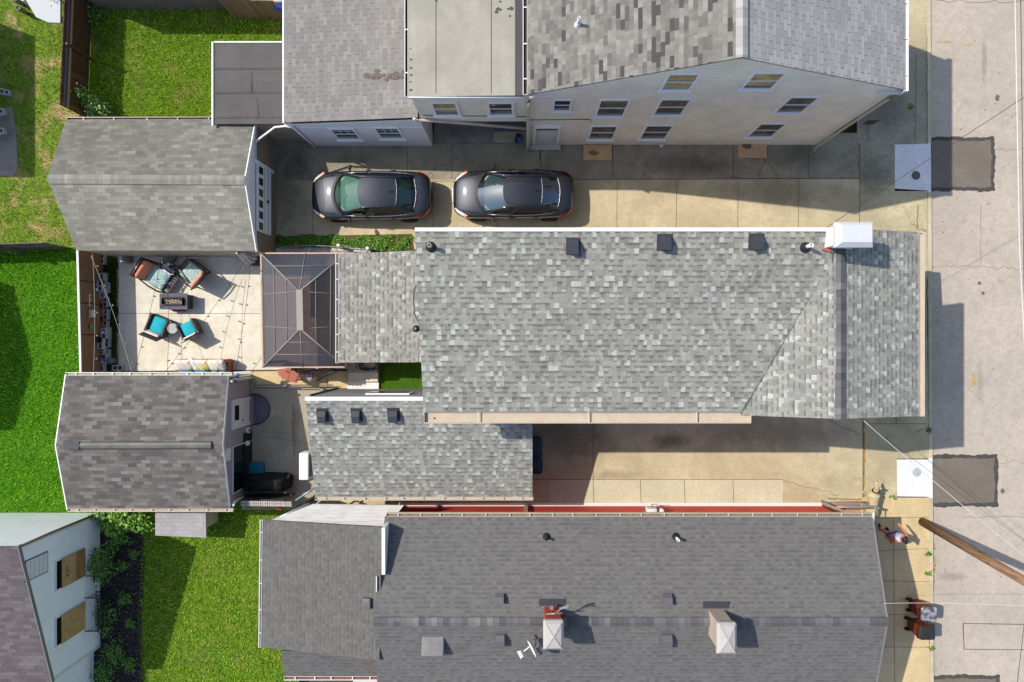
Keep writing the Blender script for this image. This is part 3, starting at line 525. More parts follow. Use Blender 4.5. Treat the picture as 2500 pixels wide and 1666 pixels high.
crack((2275, 650), (2500, 655), 5, 24, .008, -.052); crack((2431, 365), (2600, 362), 5, 12, .007, -.052); crack((2439, 1133), (2600, 1120), 5, 12, .007, -.052); crack((2290, 0), (2600, 6), 5, 20, .01, -.052); crack((2350, 1265), (2600, 1262), 2, 12, .008, -.052); crack((2397, 500), (2397, 640), 2, 8, .008, -.052)
jl([(640, 948), (690, 948)], .012, .02); crack((715, 985), (720, 1110), 3, 14, .014, .016); crack((645, 1065), (770, 1085), 2, 12, .01, .014); jl([(800, 905), (800, 948)], .012, .02); jl([(690, 905), (690, 948)], .01, .02); jl([(975, 285), (980, 350)], .01, .07)
jl([(2270, -100), (2278, 1750)], .03, -.05)
struct(jt, 'paving_joints', 'joint')
ms = MB()
crack((2235, 130), (2233, 352), 1.5, 20, .014, .026, ms); crack((2262, 90), (2263, 352), 1, 16, .012, .04, ms); crack((2240, 500), (2238, 560), 3, 9, .022, .024, ms); crack((2262, 680), (2268, 1080), 1.5, 22, .03, .026, ms); crack((1790, 437), (2098, 436), .8, 24, .012, .022, ms); crack((2261, 1480), (2272, 1600), 2, 8, .02, .03, ms); crack((1320, 352), (1320, 392), 2, 6, .05, .016, ms)
struct(ms, 'moss_in_joints', 'moss')
st = MB()
def stain(c, ru, rv, z, b, n=18, rot=0):
    pts = []
    for i in range(n):
        a = 2 * math.pi * i / n; k = random.uniform(.7, 1.15); x, y = ru * k * math.cos(a), rv * k * math.sin(a)
        pts.append(P(c[0] + x * math.cos(rot) - y * math.sin(rot), c[1] + x * math.sin(rot) + y * math.cos(rot), 0) + Vector((0, 0, z)))
    b.slab(pts, .003)
stain((2437, 238), 6, 9, -.053, st); stain((2450, 1200), 5, 7, -.053, st); stain((2393, 692), 5, 5, -.053, st); stain((2402, 716), 5, 4, -.053, st)
for i in range(60): stain((random.uniform(2285, 2500), random.uniform(10, 1650)), random.uniform(.8, 2.2), random.uniform(.8, 2.2), -.0535 + i * 1e-5, st, 8)
for i in range(24): stain((random.uniform(2105, 2255), random.uniform(180, 600)), random.uniform(.8, 2.2), random.uniform(.8, 2.0), .0245 + i * 1e-5, st, 8)
struct(st, 'pavement_stains', 'stain_dark')
st = MB(); crack((2108, 1040), (2109, 1130), 3, 26, .06, .024, st); crack((2109, 1130), (2108, 1215), 2, 20, .03, .024, st); crack((2020, 1217), (2105, 1220), 2, 30, .05, .022, st); [stain((2282 + random.gauss(0, 2.5), 1288 + 160 * random.random() ** 1.2), random.uniform(1, 4), random.uniform(1.5, 5), -.053 + k * 2e-5, st, 9) for k in range(26)]; struct(st, 'leaf_litter', 'stain_rust')
st = MB(); stain((2225, 100), 14, 3, .024, st); stain((2310, 101), 22, 2.4, -.0515, st); stain((2362, 107), 18, 2.4, -.0512, st); stain((2208, 1463), 14, 3, .03, st); stain((2250, 1466), 14, 3, .031, st); stain((2304, 644), 6, 2, -.0512, st); stain((2380, 930), 7, 20, -.0512, st); struct(st, 'survey_paint', 'paint_orange')
for (u, v, m, lab) in ((2235, 429, 'iron_cover', 'dark round drain cover in the white slab by the tan house'), (2237, 1153, 'cover_pale', 'pale round drain cover in the white slab by the lower driveway')):
    b = MB(); c0 = P(u, v, 0) + Vector((0, 0, .027)); b.lathe(c0, [(.165, 0), (.165, .012), (.15, .016), (.12, .012), (.1, .017), (.06, .012), (.04, .02), (.0, .02)], 24)
    for i in range(12):
        a = i * math.pi / 6; b.box(c0 + Vector((.125 * math.cos(a), .125 * math.sin(a), .016)), (.03, .014, .01), a)
    tag(b.build('drain_cover', m), lab, 'drain cover')

# ================================================================ HOUSE IN THE CENTRE
hs = thing('central_house', 'large house in the middle with pale grey mottled shingles and white metal chimney cap', 'house', G(200, 0))
shed_pl = (P(1013, 567, 7.1), P(2030, 563, 7.1), P(1034, 1006, 6.1))
TL, BL = P(1013, 565, 7.1), P(1034, 1005, 6.1)
rt, rb = P(2050, 556, 6.82), P(2050, 1023, 6.82); el, er_t, er_b = P(1810, 1014.5, 6.04), P(2243.5, 567, 6.05), P(2243.5, 1016.5, 6.05)
vt = P(2030, 640, 6.84)
roof('roof', [TL, BL, P(1809, 1005, 6.1), vt, P(2042, 600, 6.86), P(2042, 563, 7.1)], 'shingle_light', (1, 0, 0), hs)
roof('roof', [rt + Vector((-.02, 0, 0)), vt, P(1809, 1005.5, 6.11), el, rb + Vector((-.02, 0, 0))], 'shingle_cool', (0, 1, 0), hs)
roof('roof', [rt, rb, er_b, er_t], 'shingle_cool', (0, 1, 0), hs)
b = MB(); n1 = Vector((.0, 0, .05))
for s in (-1, 1):
    a0 = P(2050 + s * 14, 559, 6.76) + n1; a1 = P(2050 + s * 13, 1024, 6.76) + n1
    b.slab([rt + Vector((0, 0, .085)), rb + Vector((0, 0, .085)), a1, a0], .04)
o = b.build('ridge_cap', 'ridge_dark', hs); metre_uv(o, (1, 0, 0))
# walls under the shed and the front gable
MB().walls([G(-190, -180, 6.95), G(-190, 140, 6.0), G(400, 140, 6.0), G(735, 146, 5.95), G(735, -178, 5.95), G(569, -178, 6.7)]).build('wall', 'siding_grey', hs)
MB().walls([G(735, 146, 5.95), G(569, 146.3, 6.7), G(395, 146, 5.95)], 5.9).build('gable', 'siding_grey', hs)
# white drip edge along the top with nail heads
b = MB(); b.obox(P(1013, 565, 7.1), EX, EY, EZ, 0, 12.0, -.005, .10, -.16, .022); dr = b.build('drip_edge', 'white_bright', hs)
g = gutter(hs, P(1036, 1006, 6.12) , P(1833, 1006, 6.12), (0, -1, 0), 'cream_pipe', 'gutter_tan', .34, .16, 2.6)
MB().obox(P(1036, 1006, 6.12), EX, -EY, EZ, .26, .30, .18, .22, -.10, -.085).build('outlet', 'black_metal', g)
g = gutter(hs, P(2243.5, 567, 6.05), P(2243.5, 1016, 6.05), (1, 0, 0), 'cream_pipe', 'gutter_tan', .17, .12, 3.0, False)
b = MB(); b.slab([P(2243, 566, 6.04), P(2257, 567, 6.04), P(2257, 570, 6.04), P(2243, 569, 6.04)], .1); b.build('fascia', 'cream_pipe', hs)
# chimney of the centre house
ch = MB().obox(G(542, -197, 6.2), EX, -EY, EZ, 0, 52 * S, 0, 33 * S, 0, 1.55).build('chimney', 'siding_lilac', hs)
b = MB(); ca = [G(537, -202, 7.84), G(603, -202, 7.84), G(603, -158, 7.84), G(537, -158, 7.84)]; cb = [G(546, -196, 7.98), G(598, -196, 7.98), G(598, -166, 7.98), G(546, -166, 7.98)]
b.add(ca + cb, [(0, 1, 5, 4), (1, 2, 6, 5), (2, 3, 7, 6), (3, 0, 4, 7), (4, 5, 6, 7)]); b.walls([p + Vector((0, 0, 0)) for p in ca], 7.72); b.build('chimney_cap', 'cap_white', ch)
MB().slab([P(2003, 609, 7.04), P(2022, 604, 7.04), P(2030, 604, 7.04), P(2028, 616, 7.03), P(2014, 612, 7.035)], .03).build('red_flashing', 'lens_amber' if False else 'rust_red', hs)
def boxvent(parent, pl, u0, v0, u1, v1, h=.16, mat='vent_dark', lean=.0, down=-1):
    a = onplane(pl, u0, v0); c = onplane(pl, u1, v1); cc = (a + c) / 2; cc = onplane(pl, (u0 + u1) / 2, (v0 + v1) / 2)
    n = (pl[1] - pl[0]).cross(pl[2] - pl[0]).normalized(); n = n if n.z > 0 else -n
    w, d = abs(c.x - a.x), abs(c.y - a.y); y = n.cross(EX).normalized()
    b = MB(); b.obox(cc, EX, y, n, -w / 2 - .07, w / 2 + .07, -d / 2 - .05, d / 2 + .07, 0, .012)
    q = [cc + EX * x + y * yy + n * zz for x, yy, zz in ((-w / 2, d / 2, .02), (w / 2, d / 2, .02), (w / 2, d / 2, h * .45), (-w / 2, d / 2, h * .45), (-w / 2, d * .1, h), (w / 2, d * .1, h), (-w / 2, -d / 2, h), (w / 2, -d / 2, h), (-w / 2, -d / 2, .02), (w / 2, -d / 2, .02))]
    b.add(q, [(0, 1, 2, 3), (3, 2, 5, 4), (4, 5, 7, 6), (6, 7, 9, 8), (0, 3, 4, 6, 8), (1, 9, 7, 5, 2)])
    b.obox(cc, EX, y, n, -w / 2 - .012, w / 2 + .012, -d / 2 - .015, -d / 2 + .02, h - .05, h + .006)
    return b.build('roof_vent', mat, parent)
for q in ((1388, 586, 1411, 619), (1610, 577, 1635, 609), (1834, 576, 1858, 608)): boxvent(hs, shed_pl, *q, h=.26)
def pipe(parent, p, h, r=.05, mat='white', boot='black_metal', r2=.13):
    b = MB(); b.lathe(p - EZ * .04, [(r2, 0), (r2 * .95, .06), (r + .015, .16), (r + .012, .2)], 18); bt = b.build('pipe_boot', boot, parent)
    MB().lathe(p, [(r, 0), (r, h), (r - .014, h), (r - .014, h - .12), (.004, h - .12)], 18).build('vent_pipe', mat, bt)
pipe(hs, onplane(shed_pl, 1052, 603), .42, .06, 'kerb', r2=.16); pipe(hs, onplane(shed_pl, 1966, 604), .48, .055, 'white', r2=.16)
# kitchen wing of the centre house
kp = (P(826, 620, 2.2), P(826, 886, 2.2), P(1025, 885, 2.55))
roof('roof', [P(826, 620, 2.2), P(826, 886, 2.2), P(1030, 885, 2.56), P(1022, 612, 2.56)], 'shingle_light', (0, 1, 0), hs)
MB().walls([G(-405, -183, 2.1), G(-405, 46, 2.1), G(-190, 46, 2.44), G(-190, -183, 2.44)]).build('wall', 'siding_tan', hs)
gutter(hs, P(826, 619, 2.21), P(826, 886, 2.21), (-1, 0, 0), 'white', 'gutter_dirt', .10, .1, .62)
pipe(hs, onplane(kp, 1016, 803), .2, .035, 'kerb', r2=.13)
MB().tube([onplane(kp, 1016, 697) + EZ * .03, onplane(kp, 1010, 716) + EZ * .03, onplane(kp, 1009, 738) + EZ * .03, onplane(kp, 1013, 770) + EZ * .03, onplane(kp, 1020, 785) + EZ * .03], .008, 6).build('roof_cable', 'cable_black', hs)
# lower wing with the three box vents
lp = (P(747, 978, 3.62), P(1300, 978, 3.62), P(770, 1214, 2.48))
roof('roof', [P(746, 978, 3.62), P(770, 1214, 2.48), P(1300, 1214, 2.48), P(1300, 985, 3.59), P(1035, 977, 3.62)], 'shingle_cool', (1, 0, 0), hs)
MB().walls([G(-454, 123, 3.5), G(-462, 348, 2.4), G(8, 348, 2.4), G(8, 124, 3.5)]).build('wall', 'siding_grey', hs)
b = MB(); b.obox(P(745, 978, 3.62), EX, EY, EZ, 0, 3.95, -.004, .12, -.2, .02); b.build('drip_edge', 'white_bright', hs)
gutter(hs, P(770, 1214, 2.5), P(1301, 1214, 2.5), (0, -1, 0), 'cream_pipe', 'gutter_tan', .115, .1, .66)
for q in ((777, 1001, 799, 1027), (861, 1001, 881, 1027), (950, 1000, 972, 1026)): boxvent(hs, lp, *q, h=.22)
f = MB().obox(G(-350, 123, 2.1), EX, EY, EZ, 0, 1.5, .0, .05, 0, .9).build('window', 'white', hs); MB().obox(G(-350, 123, 2.1), EX, EY, EZ, .07, 1.43, .052, .06, .07, .83).build('pane', 'glass_dark', f)
MB().obox(G(-460, 124, 0), EX, EY, EZ, -.04, .0, -.1, .06, 0, 3.45).build('corner_trim', 'frame_dark', hs)
# unseen canopy under the eave, guessed and sized from its shadow on the road
b = MB(); b.slab([G(736, -224, 3.05), G(864, -216, 2.86), G(872, -70, 2.86), G(872, 60, 2.86), G(736, 60, 3.05)], .08)
cp = b.build('guessed_unseen_canopy', 'black_metal', hs)
acu = MB().rbox(G(30, 157, .4) , (.78, .72, .75), .08); hv = thing('air_conditioner', 'grey outdoor air conditioning unit under the tan box gutter by the lower driveway', 'air conditioner', G(30, 157))
acu.build('cabinet', 'metal_grey', hv); MB().lathe(G(30, 157, .765), [(.3, 0), (.3, .025), (.27, .025), (.27, -.0), (.26, .004)], 28).build('fan_ring', 'black_metal', hv); b = MB()
for i in range(14):
    a = i * math.pi / 14; b.tube([G(30, 157, .785) + Vector((.27 * math.cos(a), .27 * math.sin(a), 0)), G(30, 157, .785) - Vector((.27 * math.cos(a), .27 * math.sin(a), 0))], .004, 5)
b.build('fan_guard', 'black_metal', hv)

# ================================================================ TAN HOUSE ALONG THE TOP
th = thing('tan_house', 'tall tan house at the top with patchy shingles and a gable wall of windows', 'house', G(300, -600))
YW = -472.0; YT = -1150
YB = -802
sl = (G(2, YW - 2, 5.72), G(361, YW - 2, 8.56), G(2, -800, 5.72)); sr = (G(361, YW - 2, 8.56), G(716, YW - 2, 6.15), G(361, -800, 8.56))
roof('roof', [G(2, YW + 2, 5.74), G(361, YW + 2, 8.58), G(361, YB, 8.58), G(2, YB, 5.74)], 'shingle_patchy', (0, 1, 0), th)
roof('roof', [G(361, YW + 2, 8.58), G(716, YW + 2, 6.17), G(716, YB, 6.17), G(361, YB, 8.58)], 'shingle_slate', (0, 1, 0), th)
b = MB()
for s in (-1, 1): b.slab([G(361, YW + 3, 8.66), G(361, YB, 8.66), G(361 + s * 10, YB, 8.58), G(361 + s * 10, YW + 3, 8.58)], .04)
o = b.build('ridge_cap', 'ridge_pale', th); metre_uv(o, (1, 0, 0))
MB().walls([G(8, YW, 5.68), G(361, YW, 8.46), G(705, YW, 6.1), G(705, YB, 6.1), G(361, YB, 8.46), G(8, YB, 5.68)]).build('wall', 'siding_cream', th)
gutter(th, G(714, YW + 4, 6.16), G(714, YB, 6.16), (1, 0, 0), 'white_bright', 'white', .13, .1, .95)
gutter(th, G(2, YW + 2, 5.75), G(2, YB, 5.75), (-1, 0, 0), 'white', 'gutter_brown', .14, .1, 1.0)
NY = -EY
def wyw(vb, ul, ur, vt_, **kw):
    a, c = WY(ul, vb, YW), WY(ur, vb, YW); top = WY(ul, vt_, YW); return window(th, a + NY * .005, EX, NY, c.x - a.x, top.z - a.z, **kw)
wyw(268.8, 1347, 1393.4, 241.2); wyw(282, 1451, 1523, 241, upper='glass_mid'); wyw(279, 1591, 1664, 239.5, upper='glass_mid'); wyw(218, 1609.5, 1685, 177, glass='glass_blind', upper='glass_dark'); wyw(215, 1806, 1884, 174.5, upper='glass_blind')
wyw(273.3, 1887, 1957.6, 234, upper='glass_mid'); wyw(332.7, 1820, 1884, 299.5, upper='glass_mid'); wyw(338.5, 1433, 1497, 305.5, upper='glass_mid'); wyw(338, 1558, 1624, 304, upper='glass_mid')
a, c, tp = WY(1301, 352.5, YW), WY(1362, 352, YW), WY(1301, 307, YW); w_, h_ = c.x - a.x, tp.z - a.z; b = MB()
b.obox(a, EX, NY, EZ, 0, .09, 0, .09, 0, h_).obox(a, EX, NY, EZ, w_ - .09, w_, 0, .09, 0, h_).obox(a, EX, NY, EZ, .09, w_ - .09, 0, .09, h_ - .09, h_); d = b.build('door_frame', 'trim_blue', th)
d2 = MB().obox(a, EX, NY, EZ, .1, w_ - .1, .0, .04, .05, h_ - .5).obox(a, EX, NY, EZ, .2, w_ - .2, .04, .05, .25, .9).obox(a, EX, NY, EZ, .2, w_ - .2, .04, .05, 1.0, 1.45).build('door', 'white', d); MB().obox(a, EX, NY, EZ, .1, w_ - .1, .005, .03, h_ - .46, h_ - .1).build('transom', 'glass_dark', d)
MB().obox(a, EX, NY, EZ, -.1, w_ + .1, 0, .22, -.05, .045).build('door_step', 'cream_pipe', th)
MB().tube([G(9, YW + 6, 5.65), G(4, YW + 8, 5.2), G(4, YW + 8, .25), G(4, YW + 16, .08)], .065, 10).build('downspout', 'cream_pipe', th)
MB().tube([G(716, YW + 3, 6.05), G(712, YW + 6, 5.95), G(702, YW + 8, 5.6), G(702, YW + 8, .3), G(700, YW + 16, .1)], .05, 10).build('downspout', 'cream_pipe', th)
MB().obox(WY(2145, 220, YW), EX, NY, EZ, 0, .75, 0, .1, -.12, .0).build('gutter_return', 'white', th); MB().obox(WY(1293, 231, YW), EX, NY, EZ, 0, .7, 0, .08, -.1, .0).build('gutter_return', 'white', th)
MB().lathe(WY(1615, 350, YW) + NY * .08, [(.07, -.05), (.08, .0), (.05, .06)], 12).build('dryer_vent', 'white', th)
b = MB(); q0 = P(2105, 305, .05)
for i in range(4): b.box(q0 + Vector((i * .12, 0, .3)), (.02, .02, .55)); b.box(q0 + Vector((.18, 0, .1 + i * .14)), (.42, .02, .02))
b.build('window_bars', 'black_metal', th)
ch = MB().obox(G(370, -655, 7.6), EX, EY, EZ, 0, 48 * S, 0, 62 * S, 0, 1.5).build('chimney', 'brick_red', th); MB().obox(G(366, -651, 9.1), EX, EY, EZ, 0, 56 * S, 0, 70 * S, 0, .1).build('chimney_cap', 'cap_grey', ch)
pipe(th, onplane(sl, 1411, 62), .5, .05, 'white', 'white', .12)
# the flat-roofed middle part over the porch
b = MB(); b.slab([G(-231, YW + 2, 5.55), G(-6, YW + 2, 5.66), G(-6, YT, 5.66), G(-231, YT, 5.55)], .1); b.build('flat_roof', 'flat_beige', th)
b = MB(); b.slab([G(-22, YW + 2.4, 5.672), G(-5, YW + 2.4, 5.68), G(-5, YT, 5.68), G(-22, YT, 5.672)], .012); b.build('membrane_strip', 'flat_strip', th)
b = MB(); b.obox(G(-231, YW + 2.2, 5.4), EX, NY, EZ, 0, 225 * S, 0, .03, 0, .15); b.build('fascia', 'trim_blue', th)
gutter(th, G(-230, YW + 2, 5.56), G(-230, YT, 5.56), (-1, 0, 0), 'white', 'gutter_brown', .11, .1, 1.2)
fp = (G(-231, YW, 5.56), G(-6, YW, 5.67), G(-231, -800, 5.56)); b = MB()
for u, v, r in ((1002, 119, 2), (1003, 146, 3), (1003, 166, 3.4), (1003, 183, 3), (1002, 200, 2.4), (1003, 220, 3.4), (1212, 30, 5), (1216, 22, 5), (1222, 24, 3), (1221, 4, 3), (1248, 21, 6), (1245, 39, 3), (1240, 22, 3), (1065, 2, 3)):
    q = onplane(fp, u, v) + EZ * .004; n = 12; b.slab([q + Vector((r * S * .8 * random.uniform(.6, 1.3) * math.cos(i * .524), r * S * .8 * random.uniform(.5, 1.1) * math.sin(i * .524), 0)) for i in range(n)], .003)
b.build('tar_dabs', 'tar_spot', th)
b = MB()
for u in (1064, 1199): q0, q1 = onplane(fp, u, -80), onplane(fp, u, 228); b.obox(q0 + EZ * .001, (q1 - q0).normalized(), EX, EZ, 0, (q1 - q0).length, -.006, .006, 0, .004)
b.build('roof_seam', 'seam', th)
MB().walls([G(-226, YW, 5.5), G(7.5, YW, 5.6), G(7.5, YT, 5.6), G(-226, YT, 5.5)], 2.95).poly([G(-226, YW, 2.95), G(7.5, YW, 2.95), G(7.5, -640, 2.95), G(-226, -640, 2.95)]).build('wall', 'siding_cream', th)
MB().walls([G(7, -560, 2.95), G(-226, -560, 2.95), G(-226, YT, 2.95), G(7, YT, 2.95)]).build('porch_wall', 'siding_tan', th)
for (vb, ul, ur, vt_, up) in ((280, 1061, 1126, 248, 'glass_blind'), (279.5, 1192, 1257, 248, 'glass_mid')): wyw(vb, ul, ur, vt_, upper=up, fw=.09)
b = MB(); b.tube([WY(1010, 283, YW) + NY * .1, WY(1020, 288, YW) + NY * .1, WY(1030, 288, YW) + NY * .08, WY(1150, 297, YW) + NY * .08, WY(1286, 309, YW) + NY * .08], .05, 8); b.build('downspout', 'cream_pipe', th)
MB().tube([WY(1032, 281, YW) + NY * .02, WY(1288, 284, YW) + NY * .02], .012, 6).build('cable', 'seam', th)
MB().tube([WY(1292, 292, YW) + NY * .02, WY(1440, 291, YW) + NY * .02, WY(1442, 298, YW) + NY * .02], .012, 6).build('cable', 'seam', th)
# left wing
wl = (G(-528, YW, 2.88), G(-239, YW, 3.42), G(-528, -800, 2.88))
roof('roof', [G(-530, YW + 1, 2.9), G(-232, YW + 1, 3.44), G(-232, YT, 3.44), G(-530, YT, 2.9)], 'shingle_lilac', (0, 1, 0), th)
MB().walls([G(-513, YW + 3, 2.8), G(-229, YW + 3, 3.35), G(-229, YT, 3.35), G(-513, YT, 2.8)]).build('wall', 'siding_lilac', th)
b = MB(); b.add([G(-530, YW + 4, 2.85), G(-231, YW + 4, 3.39), G(-231, YW + 4, 3.22), G(-530, YW + 4, 2.66)], [(0, 1, 2, 3)]); b.obox(G(-513, YW + 3.2, 2.42), EX, NY, EZ, 0, 284 * S, 0, .02, 0, .03); b.build('fascia', 'trim_blue', th)
for (vb, ul, ur, vt_) in ((338.5, 825, 884.7, 313), (336.5, 929, 989, 310)):
    a, c, tp = WY(ul, vb, YW + 3), WY(ur, vb, YW + 3), WY(ul, vt_, YW + 3); window(th, a + NY * .005, EX, NY, c.x - a.x, tp.z - a.z, upper='glass_dark', glass='glass_mid', grid=3, fw=.07)
b = MB(); b.obox(G(-532, YW + 2, 2.74), EX, EY, EZ, 0, .05, 0, 9.5, 0, .17); b.build('rake_trim', 'trim_blue', th)
MB().tube([G(-530, YW + 6, 2.8), G(-515, YW + 7, 2.6), G(-514, YW + 7, .1)], .04, 8).build('downspout', 'trim_blue', th)
b = MB()
for i in range(26):
    u, v = 938 - 55 + random.uniform(0, 1) * 105, 186 + random.gauss(0, 5); q = onplane(wl, u, v) + EZ * (.034 + i * 1e-4); n = 9; b.slab([q + Vector((random.uniform(.05, .14) * math.cos(j * .7), random.uniform(.03, .08) * math.sin(j * .7), 0)) for j in range(n)], .002)
b.build('bare_patch', 'patch_stain', th)
# things on the porch
tag(MB().lathe(P(1266, 332, .08), [(.12, 0), (.15, .26), (.155, .27), (.135, .27), (.11, .02)], 18, Matrix.Rotation(R(55), 3, 'X')).build('bucket', 'blue_plastic'), 'small blue bucket tipped over on the porch step', 'bucket')
tag(MB().box(P(1246, 308, .1) , (1.28, .42, .03)).build('door_mat', 'grey_mat'), 'grey mat on the shaded porch of the tan house', 'mat')
for (u0, v0, u1, v1, lab, m) in ((1424, 355.5, 1493, 393, 'weathered orange-stained board over a cellar well, nearer the parked cars', 'plywood_board'), (1801, 350.5, 1870, 387, 'pale board with dark stain over a cellar well, nearer the street', 'plywood_board')):
    a, c = P(u0, v1, .0), P(u1, v0, .0); b = MB(); b.obox(a, EX, EY, EZ, 0, (c.x - a.x), 0, (c.y - a.y), .02, .09)
    o = tag(b.build('cellar_cover', m, bevel=.006), lab, 'cellar cover', 'boards covering the cellar wells')
    b = MB(); cc = (a + c) / 2
    for k in range(1): q = cc + Vector((random.uniform(-.35, .35), random.uniform(-.2, .2), .092 + k * 3e-4)); b.slab([q + Vector((random.uniform(.12, .3) * math.cos(j * .8), random.uniform(.06, .15) * math.sin(j * .8), 0)) for j in range(8)], .001)
    b.build('stain', 'plywood_dark' if u0 < 1500 else 'stain_dark', None).parent = o
# flat-roofed lean-to at the back
lt = thing('lean_to', 'flat dark grey lean-to beside the tan house, white trimmed edges', 'shed', G(-640, -600))
b = MB(); b.slab([P(521, 107, 2.45), P(521, 303, 2.45), P(712, 303, 2.5), P(712, 107, 2.5)], .1); b.build('flat_roof', 'flat_dark', lt)
MB().walls([P(524, 110, 2.38), P(524, 300, 2.38), P(705, 300, 2.4), P(705, 110, 2.4)]).build('wall', 'siding_tan', lt)
b = MB(); b.obox(P(519, 107, 2.4), EX, EY, EZ, 0, .06, -2.9, .03, 0, .09).obox(P(521, 106.5, 2.42), EX, EY, EZ, .05, 2.6, 0, .05, 0, .07); b.build('edge_trim', 'white', lt)
b = MB()
for (p0, p1) in (((521, 168), (697, 168)), ((521, 227), (697, 227)), ((521, 287), (697, 287)), ((615, 171), (613, 227)), ((628, 230), (630, 287))):
    q0, q1 = P(*p0, 2.46), P(*p1, 2.49); d = (q1 - q0); L = d.length; d.normalize(); b.obox(q0, d, Vector((-d.y, d.x, 0)).normalized(), EZ, 0, L, -.03, .03, -.005, .012)
b.build('roof_seam', 'seam', lt)

# ================================================================ GREY BLOCK GARAGE, upper left
gg = thing('block_garage', 'old grey shingled garage of block with a half-raised white garage door', 'garage', G(-820, -340))
r0, r1 = P(115, 437, 3.12), P(597, 440, 3.12)
ga = (P(161, 294, 2.2), P(624, 294, 2.2), r0); gb = (r0, r1, P(187, 612, 2.2))
roof('roof', [P(160, 294, 2.2), r0, r1, P(624, 294, 2.2)], 'shingle_old', (1, 0, 0), gg); roof('roof', [r0, P(187, 612, 2.2), P(625, 613, 2.2), r1], 'shingle_old_pale', (1, 0, 0), gg)
b = MB()
for p_, q_ in ((P(118, 426, 3.09), P(597, 429, 3.09)), (P(118, 449, 3.09), P(598, 452, 3.09))): b.slab([r0 + EZ * .03, r1 + EZ * .03, q_ + EZ * .008, p_ + EZ * .008], .008)
o = b.build('ridge_cap', 'ridge_old', gg); metre_uv(o, (0, 1, 0))
MB().walls([G(-1015, -488, 2.12), G(-610, -488, 2.12), G(-610, -340, 2.12), G(-610, -200, 2.12), G(-1005, -206, 2.12)]).build('wall', 'block', gg)
MB().obox(G(-1004, -199.5, 0), EX, NY, EZ, 0, 394 * S, 0, .02, 0, 2.12).build('wall_render', 'siding_tan', gg)
b = MB(); b.add([G(-610, -486, 2.12), G(-610, -200, 2.12), G(-610, -343, 3.03)], [(0, 1, 2)]); b.obox(G(-610, -486, 2.1), EX, NY, EZ, -.02, .02, 0, 286 * S, -.03, .0); b.build('gable', 'siding_lilac', gg)
b = MB(); b.add([G(-1035, -486, 2.12), G(-1015, -200, 2.12), G(-1030, -343, 3.03)], [(0, 1, 2)]); b.build('gable', 'siding_lilac', gg)
b = MB()
for p0, p1 in ((P(624, 293, 2.17), P(597, 440, 3.09)), (P(597, 440, 3.09), P(625.5, 614, 2.17))):
    d = (p1 - p0); L = d.length; d.normalize(); nn = EX.cross(d).normalized(); b.obox(p0, d, EX, nn if nn.z > 0 else -nn, 0, L, -.01, .025, -.13, .03)
b.build('rake_trim', 'trim_blue', gg)
gutter(gg, P(164, 294, 2.22), P(624, 293, 2.22), (0, 1, 0), 'metal_grey', 'gutter_rust', .11, .1, 1.1)
XW = -610.0; dl = MB(); y0, y1 = -395, -243
dr_ = MB(); zt, zb = 2.02, .72
dr_.obox(G(XW + 1, y0, zb), EX, NY, EZ, .0, .045, 0, (y1 - y0) * S, 0, zt - zb); od = dr_.build('garage_door', 'trim_blue', gg)
b = MB()
for z in (1.06, 1.42): b.obox(G(XW + 1, y0, z), EX, NY, EZ, .045, .052, 0, (y1 - y0) * S, -.008, .008)
b.build('panel_groove', 'metal_grey', od); pw = (y1 - y0) * S / 6
for i in range(6): MB().obox(G(XW + 1, y0, 1.58), EX, NY, EZ, .045, .055, i * pw + .07, (i + 1) * pw - .07, 0, .36).build('door_pane', ('glass_black', 'glass_black', 'glass_mid', 'glass_dark', 'glass_dark', 'glass_dark')[i], od)
MB().obox(G(XW + 1, (y0 + y1) / 2, 1.1), EX, NY, EZ, .05, .1, -.05, .05, 0, .06).build('handle', 'black_metal', od)
MB().obox(G(XW + .5, y0, .6), EX, NY, EZ, .0, .03, 0, (y1 - y0) * S, 0, .11).build('door_gap_strip', 'black_cover', gg)  # black strip on the block wall stands in for the dark gap
b = MB(); b.obox(G(XW, y0, .4), EX, EY, EZ, 0, .05, 0, .12, 0, 1.74).obox(G(XW, y0, 2.04), EX, NY, EZ, 0, .04, 0, (y1 - y0) * S, 0, .06); b.build('door_trim', 'trim_blue', gg)
MB().tube([P(606, 350, 2.25) + Vector((.05, 0, .0)), P(622, 348, 2.2), P(671, 311, 2.5), P(676, 310.5, 2.55), P(722, 306, 2.72)], .04, 8).build('downspout', 'white', gg)
# ================================================================ MAUVE GARAGE, lower left
mg = thing('mauve_garage', 'garage with mauve brown shingles, grey siding and a long metal ridge vent', 'garage', G(-860, 230))
m0, m1 = P(136, 1088, 2.74), P(542, 1085, 2.74)
roof('roof', [P(161, 915, 2.18), m0, m1, P(556, 918, 2.18)], 'shingle_mauve', (1, 0, 0), mg); roof('roof', [m0, P(165, 1244, 2.18), P(560, 1244, 2.18), m1], 'shingle_mauve', (1, 0, 0), mg)
MB().walls([G(-1000, 88, 2.1), G(-672, 88, 2.1), G(-672, 233, 2.64), G(-672, 380, 2.1), G(-1000, 380, 2.1), G(-1000, 233, 2.64)]).build('wall', 'siding_grey', mg)
b = MB()
for p0, p1 in ((P(556, 917, 2.15), P(542.5, 1085, 2.71)), (P(542.5, 1085, 2.71), P(560, 1245, 2.15)), (P(160, 915, 2.15), P(135.5, 1088, 2.71)), (P(135.5, 1088, 2.71), P(164, 1244, 2.15))):
    d = (p1 - p0); L = d.length; d.normalize(); nn = EX.cross(d).normalized(); b.obox(p0, d, EX, nn if nn.z > 0 else -nn, 0, L, -.015, .02, -.1, .02)
    if len(b.f) == 12: b.build('rake_trim', 'trim_blue', mg); b = MB()
